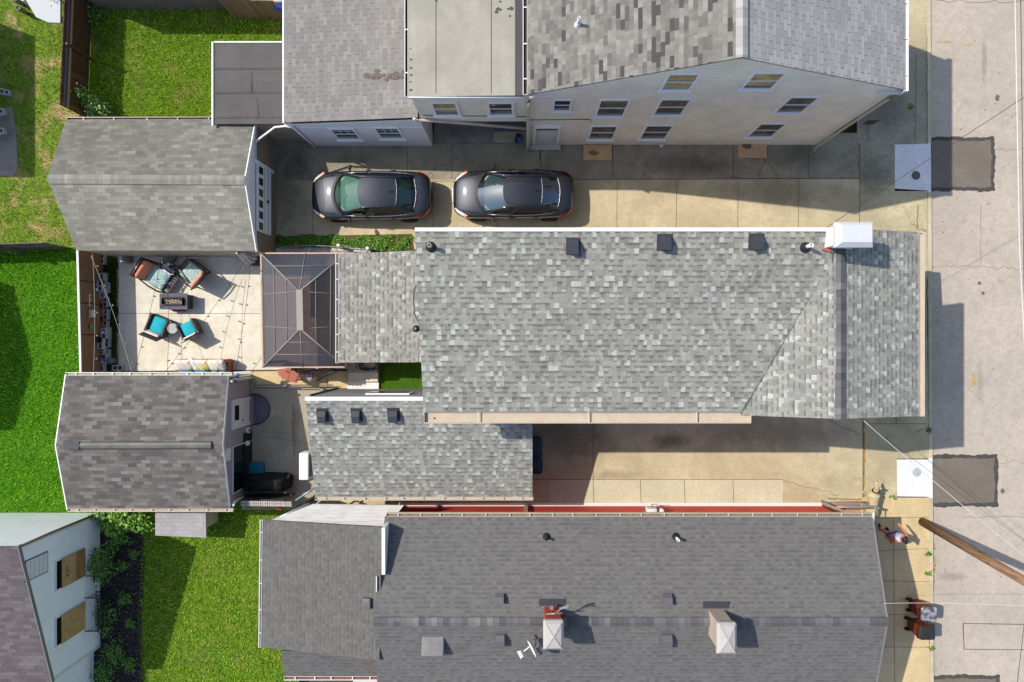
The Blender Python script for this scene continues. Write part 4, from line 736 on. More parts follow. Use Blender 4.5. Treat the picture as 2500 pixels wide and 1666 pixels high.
gutter(mg, P(161, 917, 2.2), P(565, 917, 2.2), (0, 1, 0), 'white', 'kerb', .11, .1, .62); gutter(mg, P(166, 1242, 2.2), P(568, 1242, 2.2), (0, -1, 0), 'cream_pipe', 'kerb', .11, .1, .62)
rv = MB(); q0, q1 = P(160, 1088, 2.77), P(516, 1087, 2.77); d = (q1 - q0).normalized(); L = (q1 - q0).length
for s in (-1, 1): rv.slab([q0 + EZ * .06, q1 + EZ * .06, q1 + Vector((0, s * .1, .02)), q0 + Vector((0, s * .1, .02))], .02)
o = rv.build('ridge_vent', 'vent_metal', mg); MB().obox(q0 + EZ * .02, d, EY, EZ, -.02, .5, -.13, .13, -.02, .045).build('tar_end', 'vent_dark', o)
b = MB(); b.obox(q0, d, EY, EZ, 0, L, -.125, -.102, -.03, .03).obox(q0, d, EY, EZ, 0, L, .102, .125, -.03, .03); b.build('vent_edge', 'black_metal', o)
XG = -672.0
o = G(XG, 209, .0); w_ = 67.5 * S; b = MB(); b.obox(o, EX, EY, EZ, 0, .06, 0, .1, 0, 1.86).obox(o, EX, EY, EZ, 0, .06, w_ - .1, w_, 0, 1.86).obox(o, EX, EY, EZ, 0, .06, .1, w_ - .1, 1.74, 1.86); fr = b.build('door_frame', 'white', mg)
dd = MB().obox(o, EX, EY, EZ, 0, .035, .1, w_ - .1, .25, 1.74).build('door', 'white', fr); MB().obox(o, EX, EY, EZ, .036, .045, .3, w_ - .22, 1.24, 1.62).build('door_window', 'glass_black', dd); MB().obox(o, EX, EY, EZ, 0, .14, .0, w_, 0, .22).build('door_step', 'metal_grey', mg); MB().lathe(o + Vector((.06, w_ * .25, .95)), [(.02, -.03), (.03, 0), (.02, .03)], 10).build('handle', 'black_metal', dd)
o = G(XG, 356, .0); w_ = 108 * S; b = MB(); b.obox(o, EX, EY, EZ, 0, .05, 0, .025, 0, 1.78).obox(o, EX, EY, EZ, 0, .05, w_ - .025, w_, 0, 1.78).obox(o, EX, EY, EZ, 0, .05, .025, w_ - .025, 1.75, 1.78); fr = b.build('door_frame', 'white', mg)
MB().obox(o, EX, EY, EZ, 0, .02, .025, w_ - .025, .0, 1.75).build('sliding_door', 'glass_black', fr); MB().obox(o + Vector((.03, .1, 0)), EX, EY, EZ, .0, .015, .0, 1.95, .02, .78).build('screen_panel', 'screen_black', fr)
MB().obox(G(XG, 276, 1.95), EX, EY, EZ, 0, .03, 0, .44, 0, .42).build('gable_vent', 'white', mg); b = MB().obox(G(XG, 228, .25), EX, EY, EZ, 0, .08, 0, .2, 0, .24); lm = b.build('outlet_box', 'trim_blue', mg); MB().obox(G(XG, 228, .3), EX, EY, EZ, .08, .1, .05, .15, 0, .14).build('outlet_cover', 'blue_plastic', lm)
b = MB(); b.lathe(G(XG + 8, 250, .62), [(.05, 0), (.09, .03), (.1, .1), (.06, .16), (.02, .17)], 16); b.build('wall_lamp', 'white', mg)
MB().tube([P(569, 1236, 2.1), P(572, 1226, 2.0), WX(585, 1216, XG) + EX * .06, WX(611, 1202, XG) + EX * .06, P(617, 1200, .08)], .045, 8).build('downspout', 'white', mg)
MB().tube([P(565, 932, 2.15), WX(575, 932, XG) + EX * .06, WX(613, 923, XG) + EX * .06, P(622, 934, .1)], .05, 8).build('downspout', 'cream_pipe', mg)
# ================================================================ WHITE HOUSE, bottom left corner
wh = thing('white_house', 'white clapboard house with boarded windows in the bottom left corner', 'house', G(-1250, 600))
XH = -1040.0
roof('roof', [G(-1037, 425, 4.5), G(-1037, 753, 2.84), G(-1900, 753, 2.84), G(-1900, 425, 4.5)], 'shingle_white_house', (1, 0, 0), wh)
MB().walls([G(XH, 427, 4.42), G(XH, 752, 2.76), G(-1900, 752, 2.76), G(-1900, 427, 4.42)]).build('wall', 'siding_white', wh)
MB().obox(G(-1900, 427, 0), EX, EY, EZ, 0, 860 * S, 0.0, .012, 0, 4.4).build('north_wall', 'siding_white', wh)
MB().obox(G(XH, 752, 0), EX, NY, EZ, -.08, .02, -.08, .02, 0, 2.75).build('corner_board', 'white', wh); MB().obox(G(XH, 427, 0), EX, EY, EZ, -.08, .02, -.08, .02, 0, 4.4).build('corner_board', 'white', wh)
q0, q1 = G(-1036, 424, 4.5), G(-1036, 754, 2.84); d = (q1 - q0).normalized(); b = MB(); b.obox(q0, d, EX, EX.cross(d) * (1 if EX.cross(d).z > 0 else -1), 0, (q1 - q0).length, -.02, .012, -.1, .03); b.build('rake_trim', 'hatch_grey', wh)
MB().tube([G(-1036, 426, 4.4), G(-1036, 424, 2.9), G(-1036, 424, .2)], .045, 8).build('downspout', 'fence_wood', wh)
for k, (Y0, Y1) in enumerate(((493, 558), (619, 682))):
    o = G(XH, Y1, 1.05); w_ = (Y1 - Y0) * S; b = MB(); b.obox(o, EX, EY, EZ, 0, .03, 0, w_, 0, 1.62).obox(o, EX, EY, EZ, .03, .05, 0, w_, 1.56, 1.62); f = b.build('window', 'white', wh); MB().obox(o, EX, EY, EZ, .031, .04, .03, w_ - .03, 1.2, 1.55).build('window_gap', 'glass_black', f)
    if k == 0:
        bd = MB().obox(o, EX, EY, EZ, .05, .07, .0, w_, 0.55, 1.30).build('plywood', 'plywood', f); MB().obox(o, EX, EY, EZ, .05, .069, .0, w_, -.02, .545).build('plywood', 'plywood_dark', f)
        cu = bpy.data.curves.new('txt', 'FONT'); cu.body = 'A.3T'; cu.size = .2; cu.extrude = .002; to = bpy.data.objects.new('txt', cu); col.objects.link(to)
        dg = bpy.context.evaluated_depsgraph_get(); me = bpy.data.meshes.new_from_object(to.evaluated_get(dg)); bpy.data.objects.remove(to); me.name = 'stencil_mark'
        me.transform(Matrix.Translation(o + Vector((.072, w_ * .3, .94)) - wh.location) @ Matrix(((0, 0, 1), (1, 0, 0), (0, 1, 0))).to_4x4()); me.materials.append(M['stencil']); ob = bpy.data.objects.new('stencil_mark', me); col.objects.link(ob); ob.parent = bd
    else: MB().obox(o, EX, EY, EZ, .05, .07, .0, w_, -.02, 1.32).build('plywood', 'plywood', f)
b = MB(); o = G(XH, 505, 3.05)
for i in range(5): b.obox(o, EX, EY, EZ, 0, .03, 0, 41 * S, i * .21, i * .21 + .195)
b.build('attic_hatch', 'white', wh); b = MB(); b.obox(o, EX, EY, EZ, 0, .024, -.03, 41 * S + .03, -.03, 1.08); b.build('hatch_gap', 'vent_dark', wh)
bl = MB(); base = G(XH, 0, 0)
for Y in (612, 690): bl.obox(G(XH, Y, .95), EX, EY, EZ, 0, .5, -.015, .015, 0, .03).obox(G(XH, Y, .3), EX, EY, EZ, 0, .5, -.015, .015, 0, .03)
bl.obox(G(XH + 31, 690, .95), EX, EY, EZ, -.015, .015, 0, 78 * S, 0, .03).obox(G(XH + 31, 690, .3), EX, EY, EZ, -.015, .015, 0, 78 * S, 0, .03)
for i in range(10): bl.obox(G(XH + 31, 690 - i * 8.6, .3), EX, EY, EZ, -.014, .014, -.014, .014, 0, .66)
for i in range(10): bl.obox(G(XH, 690 - i * 8.6, .31), EX, EY, EZ, 0, .5, -.011, .011, 0, .02)
bl.obox(G(XH + 31, 690, .62), EX, EY, EZ, -.014, .014, 0, 78 * S, 0, .025)
for i in range(4):
    for Y in (612, 690): bl.obox(G(XH + 6 + i * 8, Y, .3), EX, EY, EZ, -.01, .01, -.01, .01, 0, .66)
bl.build('window_guard', 'black_metal', wh); bl2 = MB(); bl2.obox(G(XH, 560, .95), EX, EY, EZ, 0, .35, -.015, .015, 0, .03).obox(G(XH + 22, 575, .95), EX, EY, EZ, -.015, .015, 0, .4, 0, .03)
for i in range(5): bl2.obox(G(XH + 22, 575 - i * 5, .5), EX, EY, EZ, -.01, .01, -.01, .01, 0, .46)
bl2.build('window_guard', 'black_metal', wh)
roof('wing_roof', [G(-1052, 753, 2.5), G(-1052, 1200, 2.1), G(-1900, 1200, 2.1), G(-1900, 753, 2.5)], 'shingle_white_house', (1, 0, 0), wh)
MB().walls([G(-1055, 752, 2.42), G(-1055, 1200, 2.0), G(-1900, 1200, 2.0), G(-1900, 752, 2.42)]).build('wing_wall', 'siding_white', wh)

# ================================================================ DARK-ROOFED HOUSE ALONG THE BOTTOM
dh = thing('red_walled_house', 'wide house at the bottom with charcoal shingles, red wall and two chimneys', 'house', G(300, 600))
ye, yr, yb = 383, 583.5, 790; ze, zr = 3.28, 4.29
up = (G(-300, ye, ze), G(845, ye, ze), G(-300, yr, zr)); lo = (G(-300, yr, zr), G(845, yr, zr), G(-300, yb, ze))
roof('roof', [G(-304, ye, ze), G(845, ye, ze), G(744, ye, ze) if False else G(743.5, ye, ze)][:1] + [G(743.5, ye, ze), G(743.5, yr, zr), G(-313, yr, zr)], 'shingle_dark', (1, 0, 0), dh)
roof('roof', [G(-313, yr, zr), G(743.5, yr, zr), G(743.5, yb, ze), G(-318, yb, ze)], 'shingle_dark', (1, 0, 0), dh)
b = MB()
for s in (-1, 1): b.slab([G(-314, yr, zr + .075), G(744, yr, zr + .075), G(744, yr + s * 9, zr + .02), G(-314, yr + s * 9, zr + .02)], .03)
o = b.build('ridge_cap', 'ridge_dark', dh); metre_uv(o, (0, 1, 0))
YR = 409.0
MB().walls([G(-306, YR, 3.2), G(722, YR, 3.2), G(722, yr, 4.2), G(722, 764, 3.2), G(-306, 764, 3.2), G(-306, yr, 4.2)]).build('wall', 'red_wall', dh)
MB().obox(G(-304, YR, 0), EX, EY, EZ, 0, 1024 * S, 0, .13, 0, .07).build('wall_base', 'white', dh)
MB().obox(G(0, YR, 0), EX, EY, EZ, -.07, .05, 0, .09, .18, 3.1).build('wall_post', 'cream_pipe', dh); MB().obox(G(722, YR, 0), EX, EY, EZ, -.02, .03, -.3, .03, 0, 3.1).build('corner_trim', 'frame_dark', dh)
gutter(dh, G(-300, ye, ze + .02), G(745, ye, ze + .02), (0, 1, 0), 'cream_pipe', 'gutter_leaf', .13, .1, .72)
b = MB(); b.obox(G(743.5, ye - 6, ze + .03), EX, NY, EZ, .0, .05, -.05, .55, -.1, .0); b.build('gutter_corner', 'white', dh)
q0, q1, q2 = G(743, ye, ze), G(743, yr, zr), G(743, yb, ze); b = MB()
for a, c in ((q0, q1), (q1, q2)):
    d = (c - a); L = d.length; d.normalize(); nn = EX.cross(d); b.obox(a, d, EX, nn if nn.z > 0 else -nn, 0, L, -.02, .03, -.12, .015)
b.build('rake_trim', 'hatch_grey', dh)
# left wing, falls to the left
lw = (G(-573, 445, 3.08), G(-300, 445, 4.0), G(-573, 670, 3.08))
roof('wing_roof', [P(642, 1270, 3.08), P(932, 1288, 4.0), P(926, 1613, 4.0), P(638, 1580, 3.08)], 'shingle_dark_weave', (0, 1, 0), dh)
MB().walls([G(-566, 448, 3.0), G(-306, 448, 3.9), G(-306, 666, 3.9), G(-566, 666, 3.0)]).build('wing_wall', 'siding_beige', dh)
gutter(dh, P(641, 1271, 3.1), P(637.5, 1580, 3.1), (-1, 0, 0), 'white', 'gutter_tan', .09, .09, .8)
b = MB(); q0 = P(932, 1289, 4.02); q1 = P(931, 1403, 4.02); b.obox(q0, NY, EX, EZ, 0, (q1 - q0).length, .0, .11, -.75, .02); b.build('wing_fascia', 'white_bright', dh)
b = MB(); q0 = P(918, 1408, 4.04); b.obox(q0, NY, EX, EZ, 0, .5, .0, .03, -.05, .02); b.build('flashing', 'white', dh)
roof('back_roof', [P(686, 1589, 2.95), P(928, 1600, 2.95), P(928, 1652, 2.5), P(694, 1652, 2.5)], 'shingle_dark', (1, 0, 0), dh)
gutter(dh, P(694, 1652, 2.52), P(929, 1652, 2.52), (0, -1, 0), 'white', 'gutter_rust', .13, .1, .6)
MB().walls([G(-535, 690, 2.4), G(-326, 690, 2.8), G(-326, 745, 2.4), G(-535, 745, 2.3)]).build('back_wall', 'siding_beige', dh)
b = MB(); b.slab([P(862, 1660, 2.2), P(930, 1660, 2.2), P(930, 1720, 2.2), P(862, 1720, 2.2)], .05); b.build('back_awning', 'metal_roof', dh); b = MB(); b.slab([P(755, 1660, 1.6), P(862, 1660, 1.6), P(862, 1720, 1.5), P(755, 1720, 1.5)], .05); b.build('back_awning', 'fence_dark', dh)
for q in ((1209, 1448, 1230, 1474, up), (1617, 1448, 1640, 1477, up)): boxvent(dh, q[4], *q[:4], h=.2, mat='vent_grey')
for q in ((1211, 1546, 1232, 1568, lo), (1616, 1546, 1638, 1570, lo)): boxvent(dh, q[4], *q[:4], h=.24, mat='vent_grey')
q = onplane(lo, 1058, 1575); MB().rbox(q + EZ * .07, (.72, .6, .26), .03, tilt=Matrix.Rotation(R(-17), 3, 'X')).build('roof_hatch', 'hatch_grey', dh); q = onplane(lw, 897, 1471); MB().rbox(q + EZ * .06, (.3, .34, .16), .03, tilt=Matrix.Rotation(R(-12), 3, 'Y')).build('roof_vent', 'vent_grey', dh)
pipe(dh, onplane(up, 1334, 1311), .34, .045, 'black_metal', r2=.13); pipe(dh, onplane(up, 1650, 1311), .42, .05, 'white', r2=.13)
def chimney(x0, x1, y0, y1, zc, mat, fl=True):
    c_ = MB().obox(G(x0 + 4, y1 - 4, 3.4), EX, EY, EZ, 0, (x1 - x0 - 8) * S, 0, (y1 - y0 - 8) * S, 0, zc - 3.4).build('chimney', mat, dh)
    a = [G(x0, y1, zc), G(x1, y1, zc), G(x1, y0 + 3, zc), G(x1 - 3, y0, zc), G(x0 + 3, y0, zc), G(x0, y0 + 3, zc)]; m = 5
    t_ = [G(x0 + m, y1 - m, zc + .09), G(x1 - m, y1 - m, zc + .09), G(x1 - m, y0 + m + 1, zc + .09), G(x1 - m - 1, y0 + m, zc + .09), G(x0 + m + 1, y0 + m, zc + .09), G(x0 + m, y0 + m + 1, zc + .09)]
    ap = G((x0 + x1) / 2, (y0 + y1) / 2, zc + .16); b = MB(); b.add(a + t_ + [ap], [(i, (i + 1) % 6, (i + 1) % 6 + 6, i + 6) for i in range(6)] + [(i + 6, (i + 1) % 6 + 6, 12) for i in range(6)]); b.walls(a, zc - .12); cp_ = b.build('chimney_cap', 'cap_grey', c_)
    b = MB()
    for p0, p1 in ((0, 2), (1, 5)):
        u0_, u1_ = t_[p0], t_[p1 if p0 else 3]; mid = ap
        for e in (u0_, u1_): d = (ap - e); L = d.length; d.normalize(); b.obox(e + EZ * .004, d, Vector((-d.y, d.x, 0)).normalized(), EZ, 0, L, -.014, .014, 0, .016)
    b.build('cap_rib', 'cap_grey', cp_)
    q = G((x0 + x1) / 2, y0 - 5, 0); q = onplane(up, *((U0 + (x0 + x1) / 2 / .848), V0 + (y0 - 4) / .848)); MB().obox(q, EX, EY, EZ, -.42, .42, -.12, .12, .0, .03).build('flashing', 'vent_dark', c_); return c_
c1 = chimney(33, 73, 552, 609, 5.42, 'brick_red'); c2 = chimney(373, 412, 557, 618, 5.4, 'siding_tan')
b = MB()
for i in range(9): b.obox(G(373, 557 + 3, 4.2), EX, EY, EZ, 0, 0.001, 0, .001, 0, .001)
br = MB(); q = G(53, 553, 4.75)
br.tube([q + Vector((-.22, .02, .2)), q + Vector((.3, .1, .32))], .022, 6).tube([q + Vector((.05, .05, .3)), q + Vector((.02, .05, -.2)), q + Vector((.1, .02, -.5))], .02, 6).tube([q + Vector((.05, .05, .28)), q + Vector((.3, .35, .5)), q + Vector((.5, .3, .55))], .02, 6).box(q + Vector((-.02, .06, -.25)), (.1, .1, .14)).box(q + Vector((.34, .35, .5)), (.3, .06, .05), .3)
br.build('antenna_bracket', 'zinc', c1)
# satellite dish on the lower slope
sd = thing('satellite_dish', 'white satellite dish on the charcoal roof beside the red brick chimney', 'satellite dish', onplane(lo, 1300, 1566))
q = onplane(lo, 1302, 1562) + EZ * .62; nrm = Vector((-.87, -.42, .26)).normalized(); ax = nrm.to_track_quat('Z', 'Y').to_matrix()
MB().lathe(q, [(.02, 0), (.12, .012), (.22, .04), (.28, .07), (.285, .06), (.22, .025), (.12, -.005), (.02, -.02)], 28, ax).build('dish', 'white_bright', sd)
e = q + nrm * .46 - EZ * .12; MB().tube([q - EZ * .22 , q + nrm * .2 - EZ * .24, e - EZ * .04], .02, 8).build('arm', 'white', sd); b = MB()
for s in (-1, 0, 1): b.rbox(e + Vector((.08 * s * .42, -.08 * s * .87, .0)), (.09, .06, .06), .015, R(26))
b.rbox(e + nrm * .05, (.05, .26, .04), .01, R(26)); b.build('receiver', 'white', sd); g0 = onplane(lo, 1304, 1560); MB().tube([q - nrm * .03, q - nrm * .1 - EZ * .3, g0], .022, 8).build('mast', 'metal_grey', sd)
cb = [g0 + Vector((.2 + .12 * math.cos(a * .5) * (1 + .1 * a / 6), .12 + .1 * math.sin(a * .5), .05)) for a in range(0, 40)]; MB().tube(cb, .007, 5).build('cable', 'cable_black', sd)
# meter boxes on the red wall
mb_ = MB().rbox(G(292, YR - 7, 1.15), (.36, .2, .5), .03).build('meter_box', 'white', dh); MB().lathe(G(315, YR - 7, 1.2), [(.09, 0), (.1, .12), (.06, .16)], 12).build('meter_dome', 'white', mb_); MB().tube([G(292, YR - 8, 1.3), G(296, YR - 16, 1.0), G(300, YR - 10, .5), G(309, YR - 16, .8), G(307, YR - 8, 1.4)], .012, 6).build('conduit', 'seam', mb_)
# white metal patio roof between the houses
pr = thing('patio_roof', 'white ribbed metal patio roof between the two bottom houses', 'patio roof', G(-400, 420))
b = MB(); b.slab([P(764, 1231, 2.35), P(986, 1234, 2.35), P(940, 1292, 2.75), P(664, 1271, 2.75)], .06); b.build('roof_panel', 'metal_roof', pr)
MB().tube([P(756, 1230, 2.3), P(664, 1272, 2.68)], .05, 8).build('edge_gutter', 'zinc', pr); b = MB()
for u, v in ((768, 1236), (870, 1238), (970, 1240)): b.tube([P(u, v, 2.3), Vector((P(u, v, 2.3).x, P(u, v, 2.3).y, 0))], .04, 8)
b.build('post', 'white', pr); b = MB(); b.tube([P(985, 1236, 2.3), P(968, 1254, 2.3)], .03, 6); b.build('edge_trim', 'frame_dark', pr)

# ================================================================ GAZEBO
gz = thing('gazebo', 'hardtop gazebo with smoky hipped panels over the patio beside the kitchen wing', 'gazebo', G(-500, 0))
ze_, zt_ = 1.94, 2.84; c4 = [P(637, 619, ze_), P(846, 619, ze_), P(843, 896, ze_), P(642, 897, ze_)]; rA, rB = P(731, 712, zt_), P(733, 803, zt_)
def gp_panel(pts): MB().poly(pts).build('roof_panel', 'gaz_panel', gz, fixn=True)
ra = [(c4[0], c4[1], rA, rA), (c4[1], c4[2], rB, rA), (c4[2], c4[3], rB, rB), (c4[3], c4[0], rA, rB)]
for a, b_, c_, d_ in ra: gp_panel([a, b_, c_] if c_ is d_ else [a, b_, c_, d_])
rib = MB()
for p, q in ((c4[0], rA), (c4[1], rA), (c4[2], rB), (c4[3], rB)): rib.tube([p + EZ * .02, q + EZ * .02], .024, 6)
def L3(a, b, t): return a + (b - a) * t
for t_ in (.34, .66):
    for a, b_, c_, d_ in ra: rib.tube([L3(a, d_, t_) + EZ * .02, L3(b_, c_, t_) + EZ * .02], .012, 5)
for a, b_, c_, d_ in ra:
    if c_ is d_: rib.tube([L3(a, b_, .52) + EZ * .02, c_ + EZ * .02], .015, 5)
    else:
        for s in (.36, .64): e_ = L3(a, b_, s); f_ = L3(d_, c_, (s - .36) / .28); rib.tube([e_ + EZ * .02, f_ + EZ * .02], .012, 5)
rib.build('rib', 'gaz_frame', gz)
b = MB(); b.slab([rA + Vector((-.1, .06, .06)), rA + Vector((.12, .06, .06)), rB + Vector((.12, -.06, .06)), rB + Vector((-.1, -.06, .06))], .06); b.build('ridge_cover', 'gaz_frame', gz)
b = MB()
for a, c_ in ((0, 1), (1, 2), (2, 3), (3, 0)):
    p, q = c4[a], c4[c_]; d = (q - p); L = d.length; d.normalize(); n_ = Vector((d.y, -d.x, 0)); n_ = n_ if n_.dot(p - (rA + rB) / 2) > 0 else -n_; b.obox(p, d, n_, EZ, 0, L, -.05, .03, -.1, .012)
b.build('fascia', 'gaz_fascia', gz)
for c_ in c4:
    q = c_ + (((rA + rB) / 2) - c_) * .08; MB().obox(Vector((q.x, q.y, .03)), EX, EY, EZ, -.05, .05, -.05, .05, 0, 1.85).build('post', 'gaz_post', gz)
b = MB(); n = 40; pts = []
for i in range(n + 1):
    t_ = i / n; p = L3(c4[3], c4[2], .22 + .62 * t_); bulge = .16 * math.sin(math.pi * t_) + .03 * math.sin(i * 1.9); pts.append(Vector((p.x, p.y + .12 - bulge * 2.3, 0)))
vs = [p + EZ * 1.82 for p in pts] + [p + EZ * .12 for p in pts]; b.add(vs, [(i, i + 1, i + n + 2, i + n + 1) for i in range(n)], True); b.build('curtain', 'curtain', gz, fixn=False)
tb = thing('outdoor_bar', 'reddish brown wooden bar seen through the gazebo panels', 'bar', P(800, 720, 0)); MB().obox(P(800, 720, .06), EX, EY, EZ, -.35, .3, -.9, 1.0, 0, 1.0).build('counter', 'wood', tb); MB().obox(P(800, 720, 1.06), EX, EY, EZ, -.42, .36, -.95, 1.05, 0, .05).build('bar_top', 'rust_red', tb)

# ================================================================ FENCES AND SMALL SHEDS
def fence(label, p0, p1, h, mat, cat='fence', name='board_fence', post=2.2, rail='fence_dark', side=1, th=.03, wob=.0, bw=.145, gap=.008, rails=None):
    p0, p1 = Vector(p0), Vector(p1); d = (p1 - p0); L = d.length; d.normalize(); n = Vector((-d.y, d.x, 0)) * side
    t_ = thing(name, label, cat, p0); b = MB(); k = int(L / bw)
    for i in range(k): b.obox(p0, d, n, EZ, i * L / k + gap / 2, (i + 1) * L / k - gap / 2, -th / 2 + random.uniform(-.004, .004), th / 2, .03, h + random.uniform(-wob, wob))
    b.build('boards', mat, t_); b = MB()
    for z, rm in (rails or ((.35, rail), (h - .3, rail))): MB().obox(p0, d, n, EZ, 0, L, th / 2 + .004, th / 2 + .045, z, z + .07).build('rail', rm, t_)
    for i in range(int(L / post) + 1): MB().obox(p0 + d * min(i * post, L - .09), d, n, EZ, 0, .09, th / 2 + .052, th / 2 + .14, 0, h - .05).build('post', rail, t_)
    return t_
fence('tall brown slatted fence between the two upper left lawns', P(228, -40, 0), P(213, 290, 0), 1.62, 'fence_brown', wob=.02, side=1, rail='fence_brown', bw=.085, gap=.016, post=2.9, rails=((.35, 'fence_brown'), (1.38, 'rail_blue'), (1.18, 'rail_rust')))
fence('weathered grey board fence on the left between two lawns', P(-80, 614, 0), P(172, 606, 0), 1.55, 'fence_grey', rail='fence_grey', side=-1)
fence('pale new wooden fence at the top beside the pool', P(575, 46, 0), P(700, 47, 0), 1.5, 'fence_wood', rail='fence_wood', side=1)
fence('dark board fence with ragged top between mauve garage and patio roof', P(590, 1203, 0), P(722, 1206, 0), 1.55, 'fence_dark', side=1)
sf = thing('screen_fence', 'brown privacy screen fence with white top rail beside the patio', 'fence', P(253, 760, 0)); q0, q1 = G(-1033, -212, 0), G(-1025, 92, 0); d = (q1 - q0).normalized(); n_ = Vector((-d.y, d.x, 0)); L = (q1 - q0).length
MB().obox(q0, d, n_, EZ, 0, L, -.02, .02, .04, 1.54).build('screen', 'screen_brown', sf); MB().obox(q0, d, n_, EZ, 0, L, -.04, .03, 1.54, 1.58).build('top_rail', 'white', sf); b = MB()
for f_ in (.02, .26, .43, .67, .97): b.obox(q0, d, n_, EZ, L * f_ - .02, L * f_ + .02, .0205, .03, .04, 1.53)
for f_ in (.02, .26, .43, .67, .97): b.obox(q0, d, n_, EZ, L * f_ - .02, L * f_ + .02, -.06, -.021, .0, 1.56)
b.build('post', 'screen_seam', sf)
if n_.x < 0:
    pass
# low back fence of the grass bed
lf = thing('wire_fence', 'low pale wire fence on the grass strip beside the gazebo', 'fence', P(790, 602, 0)); b = MB(); b.tube([P(678, 604, .55), P(760, 599, .55), P(905, 608, .55)], .012, 6).tube([P(690, 606, .1), P(760, 602, .1), P(903, 611, .1)], .01, 6); b.build('wire', 'wire_pale', lf)
for u, v in ((733, 602), (905, 611), (835, 604)): MB().obox(P(u, v, 0), EX, EY, EZ, -.05, .05, -.05, .05, 0, .6).build('post', 'fence_wood' if u < 800 else 'white', lf)
# block wall and neighbours at the top
nb = thing('block_building', 'weathered grey block building at the very top left', 'building', G(-850, -900)); MB().walls([G(-1040, -803, 3.0), G(-722, -803, 3.0), G(-722, -1300, 3.0), G(-1040, -1300, 3.0)]).build('wall', 'block_grey', nb); b = MB(); b.slab([G(-1044, -801, 3.08), G(-718, -801, 3.08), G(-718, -1300, 3.08), G(-1044, -1300, 3.08)], .08); b.build('flat_roof', 'flat_dark', nb)
pl_ = thing('pool', 'blue pool just visible behind the pale wooden fence', 'pool', P(670, -20, 0)); b = MB(); b.lathe(P(700, -60, .0), [(1.45, 0), (1.5, 1.05), (1.42, 1.07), (1.4, .95)], 28); b.build('pool_wall', 'white', pl_); MB().lathe(P(700, -60, .93), [(1.39, 0), (1.39, .01), (0, .012)], 28).build('water', 'pool', pl_)
cp = thing('carport', 'white flat carport roof at the top left with rounded posts', 'carport', P(110, 10, 0)); b = MB(); b.slab([P(35, -70, 1.5), P(63, 0, 1.5), P(88, 42, 1.5), P(118, 55, 1.5), P(147, 56, 1.5), P(147, -70, 1.5)], .08); b.build('roof_panel', 'carport_roof', cp); b = MB()
for u, v in ((85, 20), (120, 42), (135, 0)): b.obox(P(u, v, 0), EX, EY, EZ, -.05, .05, -.05, .05, 0, 1.44)
b.build('post', 'white', cp)
for i, (u, v, lab) in enumerate(((59, 13, 'round pale planter beside the white carport, nearest the top edge'), (67, 34, 'round pale planter beside the white carport, nearest the lawn'))):
    r_ = thing('planter', lab, 'planter', P(u, v, 0), 'round planters by the carport'); MB().lathe(P(u, v, 0), [(.07, 0), (.1, .5), (.105, .52), (.08, .52), (.07, .46), (.004, .46)], 18).build('pot', 'stone', r_)
# neighbours outside the frame whose shadows reach the left lawns
for nm, X0, Y0, Y1, zz, gable in (('neighbour_house', -1357, -452, -795, 3.0, False), ('neighbour_house', -1406, 166, -184, 3.0, True)):
    t_ = thing(nm, 'neighbour house beyond the left edge, %s' % ('gabled, shading the lower left lawn' if gable else 'flat topped, shading the upper left lawn'), 'house', G(X0 - 200, (Y0 + Y1) / 2))
    if gable:
        MB().walls([G(X0, Y0, 3.0), G(X0, -9, 3.9), G(X0, Y1, 3.0), G(X0 - 500, Y1, 3.0), G(X0 - 500, -9, 3.9), G(X0 - 500, Y0, 3.0)]).build('wall', 'siding_beige', t_)
        for y_ in (Y0, Y1): roof('roof', [G(X0, -9, 3.95), G(X0, y_, 3.05), G(X0 - 500, y_, 3.05), G(X0 - 500, -9, 3.95)], 'shingle_old', (1, 0, 0), t_)
    else:
        MB().walls([G(X0, Y0, zz), G(X0, Y1, zz), G(X0 - 500, Y1, zz), G(X0 - 500, Y0, zz)]).build('wall', 'siding_beige', t_); b = MB(); b.slab([G(X0, Y0, zz + .08), G(X0, Y1, zz + .08), G(X0 - 500, Y1, zz + .08), G(X0 - 500, Y0, zz + .08)], .08); b.build('roof', 'flat_beige', t_)
# small resin shed by the mauve garage
rs = thing('storage_shed', 'small beige storage shed with grey tiled lid below the mauve garage', 'shed', P(450, 1280, 0)); a = G(-805, 382, 0)
MB().walls([G(-798, 372, 1.05), G(-751, 372, 1.05), G(-751, 446, 1.05), G(-798, 446, 1.05)]).build('wall', 'siding_beige', rs); MB().obox(G(-862, 446, 0), EX, EY, EZ, 0, 108 * S, 0, 74 * S, 0, 1.1).build('body', 'siding_beige', rs)
roof('lid', [P(379, 1238, 1.35), P(502, 1238, 1.35), P(503, 1313, 1.2), P(379, 1308, 1.2)], 'shed_tile', (1, 0, 0), rs)
